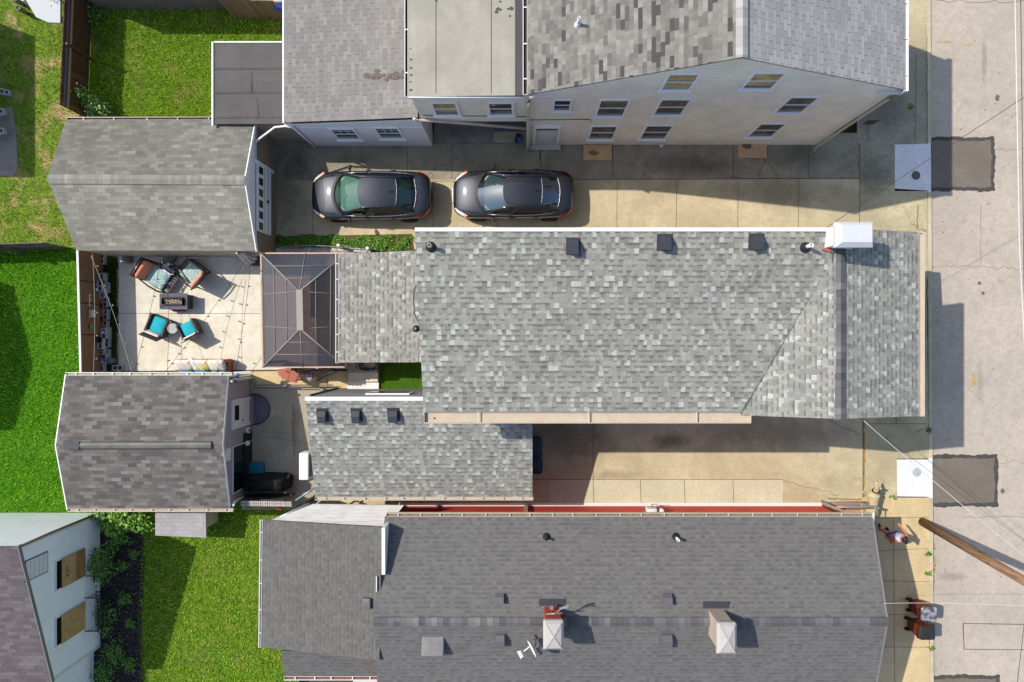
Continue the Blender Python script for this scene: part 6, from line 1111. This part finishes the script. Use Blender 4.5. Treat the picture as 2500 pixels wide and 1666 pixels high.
gt = empty('gas_cylinder'); MB().lathe((0, 0, 0), [(.1, 0), (.15, .04), (.155, .1), (.155, .3), (.13, .37), (.06, .41), (.03, .43)], 22).build('tank', 'tank', gt); MB().lathe((0, 0, .4), [(.09, 0), (.1, .0), (.1, .09), (.09, .09)], 18).build('collar', 'metal_grey', gt); MB().rbox((0, 0, .46), (.08, .05, .06), .015).build('valve', 'fire_dark', gt); tag(gt, 'cream gas cylinder on the court below the gazebo', 'gas cylinder'); gt.location = P(766, 919, .02); gt.scale = (1.15,) * 3
tag(MB().tube([P(775, 931, .04), P(790, 920, .035), P(806, 915, .035), P(822, 908, .035), P(836, 897, .05), P(856, 892, .3)], .012, 6).build('gas_hose', 'cable_black'), 'thin black hose trailing from the gas cylinder', 'hose')
b = MB(); q = P(905, 893, .5); pts = []
for i in range(90): a = i * .33; rr = .24 + .07 * math.sin(i * .31); pts.append(q + Vector((rr * 1.5 * math.cos(a) + .1 * math.sin(i * .1), rr * .72 * math.sin(a), .02 + .0014 * i)))
tag(b.tube(pts, .016, 7).build('garden_hose', 'hose'), 'coiled dark blue garden hose on the step by the kitchen wing', 'hose')
stp = empty('door_steps'); MB().obox(P(855, 909, 0), EX, EY, EZ, 0, 1.12, 0, .7, 0, .46).build('landing', 'conc_grey', stp); MB().obox(P(855, 931, 0), EX, EY, EZ, 0, 1.12, 0, .34, 0, .30).build('tread', 'conc_patio', stp); MB().obox(P(850, 951, 0), EX, EY, EZ, 0, 1.2, 0, .30, 0, .14).build('tread', 'conc_white', stp); tag(stp, 'three pale concrete steps below the kitchen wing', 'steps')
b = MB(); c0 = P(641, 1000, .03); b.lathe((0, 0, 0), [(.0, .0), (.6, 0), (.6, .012), (.0, .012)], 40); rg_ = b.build('rug', 'rug'); rg_.location = P(622, 1000, .02); tag(rg_, 'round purple mandala rug at the grey garage side door', 'rug')
tag(MB().rbox(P(622, 1144, .16), (.7, .46, .3), .05).build('storage_box', 'teal_dark'), 'turquoise box beside the dark sliding door', 'box')
cg = thing('covered_grill', 'grill under a black cover in the shaded back court', 'grill', P(660, 1180, 0)); b = MB(); n = 28; top = []; mid = []; bot = []
for i in range(n):
    a = 2 * math.pi * i / n; x, y = math.copysign(abs(math.cos(a)) ** .4, math.cos(a)), math.copysign(abs(math.sin(a)) ** .4, math.sin(a)); w = 1 + .04 * math.sin(i * 2.3); c0 = P(664, 1172, 0)
    top.append(c0 + Vector((x * .72, y * .22, .98 + .05 * math.sin(i)))); mid.append(c0 + Vector((x * .8 * w, y * .32 * w, .6))); bot.append(c0 + Vector((x * .84 * w, y * .31 * (2 - w), .05)))
b.add(top + mid + bot + [P(664, 1172, 1.04)], [(i, (i + 1) % n, n + (i + 1) % n, n + i) for i in range(n)] + [(n + i, n + (i + 1) % n, 2 * n + (i + 1) % n, 2 * n + i) for i in range(n)] + [(i, (i + 1) % n, 3 * n) for i in range(n)], True); cv = b.build('cover', 'black_cover', cg)
b = MB(); b.tube([P(708, 1158, .9), P(703, 1168, .7), P(698, 1184, .1)], .05, 6); b.build('cover_fold', 'black_cover', cv)
tag(MB().box(P(700, 1192, .35), (.03, .32, .5), R(8)).build('leaning_board', 'hatch_grey'), 'thin grey board leaning by the black covered grill', 'board')
rw = thing('corrugated_strip', 'white corrugated sheet along the foot of the dark ragged fence', 'corrugated sheet', P(640, 1232, 0)); b = MB(); n = 90; vs = []
for i in range(n + 1):
    x = i / n; p = L3(P(588, 1226, 1.62), P(712, 1228, 1.62), x); s_ = .018 * math.sin(i * 1.9); vs += [p + Vector((0, .05, s_ + .03)), p + Vector((0, -.14, s_))]
b.add(vs, [(2 * i, 2 * i + 1, 2 * i + 3, 2 * i + 2) for i in range(n)], True); b.build('sheet', 'corrugated', rw); b = MB(); b.obox(P(588, 1231, 1.6), EX, EY, EZ, 0, 1.85, 0, .05, 0, .03); b.build('batten', 'wood', rw)
dt = thing('dark_screen', 'black weathered screen panel behind the patio roof corner', 'screen', P(745, 1215, 0)); q0, q1 = P(727, 1242, 0), P(777, 1207, 0); d = (q1 - q0).normalized(); n_ = Vector((-d.y, d.x, 0)); MB().obox(q0, d, n_, EZ, 0, (q1 - q0).length, -.02, .02, 0, 1.7).build('panel', 'fence_dark', dt); MB().tube([P(722, 1222, 1.85), P(770, 1190, 1.95)], .035, 8).build('pipe', 'zinc', dt); b = MB()
for t_ in (0, .35, .7, 1): p = L3(q0, q1, t_); b.obox(p, EX, EY, EZ, -.05, .05, -.05, .05, 0, 1.76)
b.build('post', 'frame_dark', dt)
tag(MB().rbox(P(683, 1241, .3), (.2, .1, .2), .03).build('orange_tub', 'lens_amber'), 'small orange tub in the gap below the corrugated sheet', 'tub')
ms_ = empty('mini_split'); MB().rbox((0, 0, 0), (.34, .95, .62), .04).build('casing', 'white_bright', ms_); MB().obox(Vector((.17, -.4, -.25)), EX, EY, EZ, 0, .01, 0, .8, 0, .5).build('grille', 'vent_grey', ms_); b = MB(); b.obox(Vector((.0, -.3, -.33)), EX, EY, EZ, 0, .5, 0, .04, 0, .03).obox(Vector((.0, .3, -.33)), EX, EY, EZ, 0, .5, 0, .04, 0, .03); b.build('bracket', 'metal_grey', ms_); tag(ms_, 'white outdoor air unit on the end wall of the lower wing', 'air conditioner'); ms_.location = P(748, 1136, 2.0)
lb = thing('leaning_boards', 'white boards and pipe leaning at the end of the mauve garage gutter', 'boards', P(600, 906, 0)); b = MB(); b.tube([P(569, 927, 2.0), P(614, 922, .5)], .03, 6); b.build('pipe', 'white', lb); MB().slab([P(570, 908, 1.5), P(612, 906, 1.3), P(612, 912, 1.3), P(570, 915, 1.5)], .03).build('board', 'white', lb); MB().slab([P(572, 917, 1.4), P(612, 914, 1.2), P(612, 918, 1.2), P(572, 921, 1.4)], .03).build('board', 'kerb', lb); MB().rbox(P(580, 918, 1.62), (.1, .18, .12), .02).build('blue_cup', 'table_top', lb)
fg = thing('low_rail', 'low blue grey rail across the court from the garage corner', 'rail', P(690, 950, 0)); b = MB()
for dz, dy in ((.32, 0), (.30, .1)): b.tube([P(619, 947, dz) + Vector((0, dy, 0)), P(812, 947, dz) + Vector((0, dy, 0))], .02, 6)
b.build('rail', 'rail_blue', fg); b = MB()
for u in (620, 700, 775, 811): b.tube([P(u, 946, 0), P(u, 946, .34)], .02, 6)
b.build('post', 'rail_blue', fg)
tag(MB().lathe(P(781, 952, .6), [(.05, 0), (.06, .12), (.03, .2)], 10, Matrix.Rotation(R(90), 3, 'Y')).build('hose_tap', 'metal_grey'), 'small grey hose tap on the corner of the lower wing', 'tap')

# ================================================================ BINS
def bin_(lidmat, col_='bin_brown', ribs=3):
    r = empty('wheelie_bin'); b = MB(); rings = []
    for z, x0, x1, w in ((.06, -.2, .2, .22), (.12, -.23, .23, .235), (.9, -.29, .27, .285), (.95, -.3, .28, .295), (.99, -.3, .28, .295)): rings.append([Vector((x0, -w, z)), Vector((x1 - .04, -w, z)), Vector((x1, -w + .06, z)), Vector((x1, w - .06, z)), Vector((x1 - .04, w, z)), Vector((x0, w, z))])
    vs = [p for q in rings for p in q]; n = 6; b.add(vs, [(k * n + i, k * n + (i + 1) % n, (k + 1) * n + (i + 1) % n, (k + 1) * n + i) for k in range(4) for i in range(n)] + [tuple(range(n)), tuple(4 * n + i for i in range(n))]); b.build('body', col_, r, bevel=.012)
    l = MB().rbox((0, 0, 1.02), (.62, .6, .07), .09, puff=.035).build('lid', lidmat, r)
    if ribs:
        b = MB()
        for x in (-.17, .0, .13): b.rbox((x, 0, 1.068), (.035, .4, .03), .012)
        b.build('lid_rib', lidmat, l)
    for s in (-1, 1): MB().lathe((-.27, s * .25, .13), [(.03, -.035), (.12, -.035), (.13, -.01), (.13, .01), (.12, .035), (.03, .035)], 18, Matrix.Rotation(R(90), 3, 'X')).build('wheel', 'tyre', r)
    b = MB(); b.tube([(-.3, -.24, .96), (-.4, -.22, 1.0), (-.4, .22, 1.0), (-.3, .24, .96)], .018, 6); b.build('handle', 'car_black', r); MB().tube([(-.27, -.29, .13), (-.27, .29, .13)], .014, 6).build('axle', 'car_black', r); return r
b1 = bin_('lid_glossy', ribs=0); tag(b1, 'brown wheelie bin with a shiny reflecting lid at the kerb', 'bin', 'brown wheelie bins at the kerb'); b1.location = P(2231, 1474, .025); b1.rotation_euler = (0, 0, R(-2)); b1.scale = (.93, .84, 1.0)
b2 = bin_('bin_black'); tag(b2, 'brown wheelie bin with a ribbed black lid at the kerb', 'bin', 'brown wheelie bins at the kerb'); b2.location = P(2227, 1519, .025); b2.rotation_euler = (0, 0, R(1)); b2.scale = (.93, .84, 1.0)
b3 = bin_('bin_blue', 'bin_blue'); tag(b3, 'dark blue wheelie bin against the lower wing, nearest the air conditioner', 'bin', 'dark bins by the lower wing'); b3.location = P(1303, 1083, .01); b3.scale = (1, 1.25, 1)
b4 = bin_('bin_blue', 'bin_blue'); tag(b4, 'dark blue wheelie bin with a pale label on its lid by the lower wing', 'bin', 'dark bins by the lower wing'); b4.location = P(1304, 1126, .01); MB().obox(Vector((.0, -.16, 1.075)), EX, EY, EZ, 0, .2, 0, .12, .0, .012).build('label', 'label_blue', b4)

# ================================================================ PERSON AND DOG
def skin_mesh(name, chains, mat, parent, lvl=2):
    vs, es, rad, idx = [], [], [], {}
    for ch in chains:
        prev = None
        for p, r in ch:
            key = tuple(round(c, 4) for c in p)
            if key not in idx: idx[key] = len(vs); vs.append(p); rad.append(r)
            i = idx[key]
            if prev is not None and prev != i: es.append((prev, i))
            prev = i
    me = bpy.data.meshes.new(name); me.from_pydata(vs, es, []); o = bpy.data.objects.new(name, me); col.objects.link(o)
    o.modifiers.new('skin', 'SKIN'); s = o.modifiers.new('sub', 'SUBSURF'); s.levels = s.render_levels = lvl
    for sv, r in zip(me.skin_vertices[0].data, rad): sv.radius = (r, r) if not isinstance(r, tuple) else r
    me.skin_vertices[0].data[0].use_root = True
    dg = bpy.context.evaluated_depsgraph_get(); dg.update(); m2 = bpy.data.meshes.new_from_object(o.evaluated_get(dg)); bpy.data.objects.remove(o)
    m2.name = name; m2.materials.clear(); m2.materials.append(M[mat]); m2.polygons.foreach_set('use_smooth', [True] * len(m2.polygons)); o = bpy.data.objects.new(name, m2); col.objects.link(o); o.parent = parent; return o
pe = empty('person'); tag(pe, 'person in a pale top and purple shorts walking on the pavement, dark hair tied back', 'person')
# faces +X, mid stride: right leg (y<0) trailing, left leading
pel = (0, 0, .88); che = (.02, 0, 1.22); nk = (.05, 0, 1.40); hd = (.08, 0, 1.52)
def fingers(w, d, s):
    out = []; w = Vector(w); d = Vector(d).normalized(); side = d.cross(EZ).normalized() * s; palm = w + d * .075
    out.append([(tuple(w), .022), (tuple(palm), (.03))])
    for k, (o_, l) in enumerate(((-.028, .066), (-.009, .076), (.01, .07), (.028, .055))): b0 = palm + side * o_; out.append([(tuple(palm), .03), (tuple(b0 + d * .02), .0085), (tuple(b0 + d * (.02 + l * .5) - EZ * .008), .008), (tuple(b0 + d * (.02 + l) - EZ * .024), .0065)])
    th_ = w + d * .03 - side * .03; out.append([(tuple(w), .022), (tuple(th_), .011), (tuple(th_ + d * .04 - side * .02), .009)]); return out
sh = .19
body = [[(pel, .13), ((.01, 0, 1.03), .115), (che, .13), (nk, .06), (hd, .055)]]
for s, leg in ((-1, [(.0, .68), (-.02, .48), (-.14, .12), (-.04, .05)]), (1, [(.05, .70), (.10, .48), (.08, .10), (.2, .04)])):
    body.append([(pel, .13), ((.0, s * .1, .82), .095), ((leg[0][0], s * .11, leg[0][1]), .085), ((leg[1][0], s * .11, leg[1][1]), .06), ((leg[2][0], s * .1, leg[2][1]), .042), ((leg[3][0], s * .1, leg[3][1]), .04)])
armL = [(che, .13), ((.04, -.17, 1.34), .06), ((.06, -.26, 1.12), .045), ((.24, -.2, 1.14), .034), ((.29, -.18, 1.15), .022)]; armR = [(che, .13), ((.03, .17, 1.34), .06), ((-.04, .25, 1.10), .045), ((.02, .24, .88), .034), ((.03, .24, .83), .022)]
body += [armL, armR] + fingers((.29, -.18, 1.15), (1, .3, .05), -1) + fingers((.03, .24, .83), (.2, 0, -1), 1)
skin_mesh('body', body, 'skin', pe)
hm = MB().blob((.10, 0, 1.56), (.095, .078, .125), amp=0, nu=20, nv=14).build('head', 'skin', pe)
b = MB(); b.blob((.195, 0, 1.55), (.025, .014, .022), amp=0, nu=8, nv=6); b.build('nose', 'skin', hm)
for s in (-1, 1): MB().blob((.183, s * .032, 1.575), (.01, .014, .009), amp=0, nu=8, nv=6).build('eye', 'eye', hm); MB().blob((.095, s * .082, 1.555), (.025, .012, .034), amp=0, nu=8, nv=6).build('ear', 'skin', hm)
MB().blob((.184, 0, 1.508), (.01, .026, .008), amp=0, nu=8, nv=6).build('mouth', 'lip', hm)
b = MB(); b.blob((.075, 0, 1.60), (.105, .092, .11), 2, .05, 20, 14); b.blob((-.03, 0, 1.60), (.055, .05, .055), 4, .12, 12, 8); b.build('hair', 'hair', hm)
skin_mesh('tank_top', [[((.0, 0, .92), (.175, .15)), ((.01, 0, 1.06), (.155, .135)), ((.03, 0, 1.24), (.185, .15)), ((.04, 0, 1.34), (.13, .1))], [((.03, 0, 1.24), (.185, .15)), ((.035, .12, 1.36), .055)], [((.03, 0, 1.24), (.185, .15)), ((.03, -.12, 1.36), .055)]], 'shirt', pe)
skin_mesh('shorts', [[((0, 0, .95), (.165, .15)), ((0, 0, .88), (.165, .16)), ((.02, .11, .78), .115), ((.07, .12, .60), .11)], [((0, 0, .88), (.165, .16)), ((0, -.11, .78), .115), ((.0, -.12, .60), .105)]], 'shorts', pe)
for s, x, z, a in ((-1, -.08, .055, 18), (1, .16, .045, 0)): sb = MB().rbox((x, s * .1, z), (.27, .1, .09), .04, tilt=Matrix.Rotation(R(a), 3, 'Y'), puff=.02).build('shoe', 'shoe', pe)
pe.location = P(2157, 1294, .025); pe.rotation_euler = (0, 0, R(112)); pe.scale = (1.16, 1.22, 1.0)
dog = empty('dog'); tag(dog, 'large cream dog standing on the pavement beside the chain link corner', 'dog')
# faces +X
db = [[((-.38, 0, .50), (.125, .125)), ((-.18, 0, .51), (.135, .14)), ((.06, 0, .50), (.15, .165)), ((.26, 0, .52), (.15, .16)), ((.40, 0, .62), (.10, .11)), ((.50, 0, .70), (.085, .085)), ((.57, 0, .73), (.088, .085)), ((.66, 0, .70), (.055, .05)), ((.74, 0, .675), (.042, .036))]]
for s in (-1, 1):
    db.append([((.26, 0, .52), (.15, .16)), ((.24, s * .12, .42), .075), ((.22, s * .13, .24), .045), ((.24, s * .13, .06), .036), ((.30, s * .13, .03), .04)])
    db.append([((-.38, 0, .50), (.125, .125)), ((-.36, s * .11, .40), .09), ((-.30, s * .12, .28), .055), ((-.45, s * .12, .18), .036), ((-.43, s * .12, .05), .034), ((-.37, s * .12, .03), .038)])
db.append([((-.38, 0, .50), (.125, .125)), ((-.52, .01, .52), .06), ((-.64, .05, .46), .055), ((-.74, .09, .34), .03)])
skin_mesh('body', db, 'fur', dog)
hd_ = MB().blob((.765, 0, .69), (.02, .02, .016), amp=0, nu=10, nv=7).build('nose', 'eye', dog)
for s in (-1, 1): b = MB(); b.blob((.545, s * .092, .72), (.05, .022, .075), 2, .08, 10, 8, Matrix.Rotation(R(-s * 24), 3, 'X')); b.build('ear', 'fur', dog); MB().blob((.635, s * .04, .735), (.012, .01, .012), amp=0, nu=8, nv=6).build('eye', 'eye', dog)
MB().blob((.70, 0, .705), (.075, .045, .04), amp=.03, nu=12, nv=8).build('muzzle', 'fur_white', dog); MB().blob((.24, 0, .58), (.10, .175, .12), 3, .06, 16, 10).build('shoulder_fur', 'fur_white', dog)
MB().lathe((.44, 0, .645), [(.112, -.02), (.122, -.02), (.122, .02), (.112, .02)], 20, Vector((.75, 0, .6)).to_track_quat('Z', 'Y').to_matrix()).build('collar', 'collar', dog)
dog.location = P(2117, 1219, .03); dog.rotation_euler = (0, 0, R(88)); dog.scale = (1.04, 1.2, 1.0)
# ================================================================ VEGETATION
def blades_obj(name, mat, regions, dens, h=(.03, .07), w=(.012, .022), z=.0, lean=.9, label=None, clump=True):
    P0 = []
    for (u0, v0, u1, v1) in regions:
        area = (u1 - u0) * (v1 - v0) * S * S; n = int(area * dens)
        uu = rng.uniform(u0, u1, n); vv = rng.uniform(v0, v1, n); P0.append(np.stack([(uu - U0) * S, -(vv - V0) * S], 1))
    p = np.concatenate(P0); n = len(p)
    if clump:
        f = np.sin(p[:, 0] * 7.1 + 2 * np.sin(p[:, 1] * 3.3)) * np.sin(p[:, 1] * 6.3 + 1.7 * np.sin(p[:, 0] * 4.1)); keep = rng.uniform(-1.6, 1, n) < f + .75; p = p[keep]; n = len(p)
    a = rng.uniform(0, 6.283, n); hh = rng.uniform(*h, n); ww = rng.uniform(*w, n); ln = rng.uniform(.2, lean, n) * hh
    d = np.stack([np.cos(a), np.sin(a)], 1); s = np.stack([-np.sin(a), np.cos(a)], 1); V = np.zeros((n, 4, 3))
    V[:, 0, :2] = p - s * ww[:, None] / 2; V[:, 1, :2] = p + s * ww[:, None] / 2; V[:, 2, :2] = p + d * ln[:, None] * .6 + s * ww[:, None] * .45; V[:, 3, :2] = p + d * (ln * 1.3)[:, None]
    V[:, 0, 2] = V[:, 1, 2] = z; V[:, 2, 2] = z + hh * .75; V[:, 3, 2] = z + hh
    me = bpy.data.meshes.new(name); nv = n * 4; me.vertices.add(nv); me.vertices.foreach_set('co', V.reshape(-1)); me.loops.add(nv); me.loops.foreach_set('vertex_index', np.arange(nv).reshape(n, 4)[:, [0, 1, 2, 3]].reshape(-1)); me.polygons.add(n); me.polygons.foreach_set('loop_start', np.arange(0, nv, 4)); me.polygons.foreach_set('loop_total', np.full(n, 4)); me.update(calc_edges=True); me.validate()
    o = bpy.data.objects.new(name, me); col.objects.link(o); me.materials.append(M[mat]); tag(o, label, 'grass', None, 'stuff'); return o
blades_obj('grass', 'blade_a', [(226, 22, 705, 310)], 640, (.03, .09), (.013, .028), label='sunny grass lawn behind the lean-to and the brown slatted fence')
blades_obj('grass', 'blade_b', [(-120, -40, 215, 262), (44, 262, 205, 440), (-120, 440, 190, 600)], 460, (.025, .085), (.013, .028), label='patchy dry lawn at the upper left edge')
blades_obj('grass', 'blade_c', [(-120, 612, 252, 1250)], 620, (.03, .09), (.013, .028), z=.01, label='bright green lawn at the lower left edge')
blades_obj('grass', 'blade_d', [(346, 1232, 722, 1700)], 640, (.03, .085), (.013, .028), z=.01, label='lawn between the white house and the charcoal roofs')
blades_obj('artificial_turf', 'turf', [(929, 882, 1032, 950)], 2600, (.02, .035), (.008, .014), z=.03, lean=.7, label='square of bright artificial turf by the lower wing', clump=False)
def leaves(b, c, rad, n, size=(.04, .09), seed=0, flat=.6, hollow=.5):
    rg = random.Random(seed)
    for i in range(n):
        a, t_ = rg.uniform(0, 6.283), math.acos(rg.uniform(-.35, 1)); k = rg.uniform(hollow, 1.08) * (1 + .22 * math.sin(3 * a + seed) + .15 * math.sin(5 * a + seed * 2))
        p = Vector(c) + Vector((rad[0] * k * math.sin(t_) * math.cos(a), rad[1] * k * math.sin(t_) * math.sin(a), rad[2] * k * math.cos(t_))); s_ = rg.uniform(*size)
        d = Vector((rg.gauss(0, 1), rg.gauss(0, 1), rg.gauss(0, flat) * .6)).normalized(); sd_ = d.cross(Vector((rg.gauss(0, .4), rg.gauss(0, .4), 1))).normalized() * s_ * .32
        b.add([p - d * s_ * .5, p + sd_, p + d * s_ * .5 - EZ * s_ * .12, p - sd_], [(0, 1, 2, 3)])
def plant(name, label, u, v, rad, h, n, mat='leaf', size=(.05, .1), seed=1, cat='bush', group=None, stems=5, z=0.0, flat=.6, hollow=.3):
    q = P(u, v, 0); r = thing(name, label, cat, q, group); b = MB(); rg = random.Random(seed + 50)
    for k in range(stems): a = rg.uniform(0, 6.28); b.tube([q + EZ * z, q + Vector((rad[0] * .3 * math.cos(a), rad[1] * .3 * math.sin(a), z + h * .5)), q + Vector((rad[0] * .7 * math.cos(a), rad[1] * .7 * math.sin(a), z + h * .8))], .012, 5, True, .005)
    b.build('stem', 'stem', r); b = MB(); leaves(b, q + EZ * (z + h * .45), (rad[0], rad[1], h * .55), n, size, seed, flat, hollow); b.build('foliage', mat, r, fixn=False); return r
plant('bush', 'leafy bush with bright green leaves at the foot of the brown slatted fence', 257, 272, (.42, .34), .9, 420, 'leaf_grey', (.06, .12), 3); plant('weed', 'tall thin weed against the brown slatted fence', 234, 250, (.26, .36), 1.3, 170, 'leaf', (.06, .13), 5, 'weed'); plant('weed', 'dark leafy weed in the corner by the block building', 240, 40, (.35, .35), .5, 160, 'leaf', (.08, .16), 8, 'weed')
plant('vine', 'vine creeping along the top of the brown slatted fence', 195, 28, (.2, .5), .3, 60, 'leaf_bright', (.05, .1), 9, 'vine', z=1.5)
plant('bush', 'large bush beside the boarded white house, upper', 262, 1367, (.62, .72), 1.1, 1300, 'leaf', (.05, .1), 11); plant('bush', 'spreading bush under the black window guard of the white house', 268, 1500, (.42, .75), .6, 560, 'leaf', (.05, .1), 13); plant('bush', 'bushy green shrubs between white house and storage shed', 318, 1268, (.95, .5), .8, 1100, 'leaf_bright', (.08, .17), 15); plant('bush', 'narrow leaved shrub under the mauve garage gutter', 262, 1254, (.5, .16), .7, 300, 'leaf_grey', (.08, .15), 16)
for i, (u, v, r0_, h) in enumerate(((305, 1380, .22, .3), (308, 1460, .26, .3), (322, 1520, .2, .25), (285, 1590, .5, .4), (262, 1640, .55, .5), (320, 1620, .3, .2), (330, 1350, .2, .2), (300, 1310, .4, .5))): plant('ground_plant', 'low green plant in the dark mulch bed, number %s from the storage shed down' % ('six two five four eight seven three one'.split()[i] if False else ('third', 'fourth', 'fifth', 'sixth', 'last', 'seventh', 'second', 'first')[i]), u, v, (r0_, r0_), h, int(260 * r0_ / .3), 'leaf', (.04, .09), 20 + i, 'plant', 'low plants in the mulch bed', 3)
b = MB(); rg = random.Random(4)
for i in range(5200):
    u, v = rg.uniform(228, 347), rg.uniform(1252, 1700); p = P(u, v, 0) + EZ * rg.uniform(.015, .05); a = rg.uniform(0, 3.14); l = rg.uniform(.02, .06); d = Vector((math.cos(a), math.sin(a), rg.uniform(-.4, .4))); n_ = Vector((-d.y, d.x, rg.uniform(-.3, .3))) * rg.uniform(.25, .5); b.add([p - d * l, p + n_ * l, p + d * l, p - n_ * l], [(0, 1, 2, 3)])
tag(b.build('mulch', 'mulch', fixn=False), 'dark bark mulch beside the white house', 'mulch', None, 'stuff')
b = MB()
for i in range(150): t_ = i / 150; p = P(346 + 5 * math.sin(t_ * 9) - 4 * t_ + rg.uniform(-2, 2), 1290 + 400 * t_, 0); b.blob(p + EZ * .02, (.04, .05, .03), i, .25, 6, 4)
tag(b.build('bed_edging', 'soil'), 'ragged earth edging of the mulch bed', 'edging', None, 'stuff')
# weeds on the grass strip beside the gazebo
b = MB(); rg = random.Random(9)
for i in range(7200):
    u = rg.uniform(676, 1012); v = rg.uniform(574, 605); e = 577 + 5 * math.sin(u * .09) + 4 * math.sin(u * .031)
    if u > 908: v += (v - 577) * .3
    bare = math.sin(u * .045 + 1.2) + math.sin(u * .11 + v * .09)
    if v < e or (u > 900 and bare > .5 and rg.random() < .8) or (u > 760 and bare > 1.15 and rg.random() < .6): continue
    p = P(u, v, 0) + EZ * rg.uniform(.03, .16); s_ = rg.uniform(.03, .085); d = Vector((rg.gauss(0, 1), rg.gauss(0, 1), rg.gauss(0, .4))).normalized(); n_ = Vector((-d.y, d.x, rg.gauss(0, .4))) * s_ * .35; b.add([p - d * s_ * .5, p + n_, p + d * s_ * .5, p - n_], [(0, 1, 2, 3)])
tag(b.build('weeds', 'weed', fixn=False), 'green weeds on the strip between driveway and gazebo', 'weeds', None, 'stuff')
b = MB()
for i in range(520): b.blob(P(rg.uniform(692, 905), rg.uniform(606, 617), .06), (rg.uniform(.03, .06), rg.uniform(.03, .05), .02), i, .2, 6, 4)
tag(b.build('pebbles', 'pebble'), 'white pebbles along the upper gazebo edge', 'pebbles', None, 'stuff')
for i, (u, v, n, lab) in enumerate(((2266, 1352, 40, 'small green weed in the kerb joint, right of the walking person'), (2266, 1400, 46, 'small straggling weed in the kerb joint, above the bins'), (2272, 1526, 30, 'bright weed in the kerb joint between the two bins'), (2274, 1582, 26, 'tiny weed in the kerb joint below the bins'), (2266, 1050, 36, 'dark weed in the shaded kerb joint by the central house'), (2222, 262, 34, 'weed in the pavement crack in front of the tan house'), (2178, 1213, 30, 'weed at the corner of the white slab near the dog'), (672, 330, 24, 'weed in the sunlit corner by the downspout'))): plant('weed', lab, u, v, (.14, .1), .12, n, 'weed', (.05, .1), 60 + i, 'weed', 'weeds in pavement joints', 0)
for lab, u, v, sd_ in (('upper leafy plant in the orange pot on the planter', 245, 737, 70), ('lower leafy plant in the orange pot on the planter', 246, 768, 71), ('leafy plant below the lower orange pot', 236, 789, 72), ('dark leafy plant above the upper orange pot', 232, 745, 73)): plant('potted_plant', lab, u, v, (.2, .17), .45, 120, 'leaf_bright', (.06, .13), sd_, 'plant', 'plants on the block planter', 3, .45)
b = MB(); rg = random.Random(5)
for k in range(5200):
    u, v = rg.uniform(256, 292), rg.uniform(622, 905); p = P(u, v, 0); s_ = rg.uniform(.03, .06); a = rg.uniform(0, 6.28); d = Vector((math.cos(a) * .5, math.sin(a) * .5, .8)); n_ = Vector((-math.sin(a), math.cos(a), 0)) * .012; b.add([p - n_, p + n_, p + d * s_], [(0, 1, 2)])
tag(b.build('planter_grass', 'shade_grass', fixn=False), 'strip of shaded grass between planter blocks and patio', 'grass', None, 'stuff')

# ================================================================ LIGHT, SKY, CAMERA
el = 49.2; az = math.atan2(.352, -.936)          # towards the sun: left and up in the picture
sd3 = Vector((math.cos(az) * math.cos(R(el)), math.sin(az) * math.cos(R(el)), math.sin(R(el))))
w = bpy.data.worlds.new('World'); sc.world = w; w.use_nodes = True; nt = w.node_tree; sky = nt.nodes.new('ShaderNodeTexSky'); sky.sky_type = 'NISHITA'; sky.sun_disc = False
sky.sun_elevation = R(el); sky.sun_rotation = math.atan2(sd3.x, sd3.y); sky.air_density = 1.0; sky.dust_density = 1.2; sky.ozone_density = .4
bg = nt.nodes['Background']; nt.links.new(sky.outputs[0], bg.inputs[0]); bg.inputs[1].default_value = .13
sl_ = bpy.data.lights.new('sun', 'SUN'); sl_.energy = 3.3; sl_.angle = R(.53); sl_.color = (1.0, .94, .85); so_ = bpy.data.objects.new('sun', sl_); col.objects.link(so_); so_.rotation_euler = sd3.to_track_quat('Z', 'Y').to_euler(); so_.location = (0, 0, 60)
cam = bpy.data.cameras.new('camera'); co = bpy.data.objects.new('camera', cam); col.objects.link(co); co.location = (0, 0, H); co.rotation_euler = (0, 0, 0); cam.sensor_width = 36; cam.lens = 36 * 1735 / 2500; cam.shift_x = -35 / 2500; cam.shift_y = -7 / 2500; cam.clip_end = 2000; cam.clip_start = .1; sc.camera = co
sc.view_settings.view_transform = 'Standard'; sc.view_settings.look = 'None'; sc.view_settings.gamma = 1; sc.view_settings.exposure = .66; sc.view_settings.use_curve_mapping = False
sc.cycles.max_bounces = 6; sc.cycles.transparent_max_bounces = 12
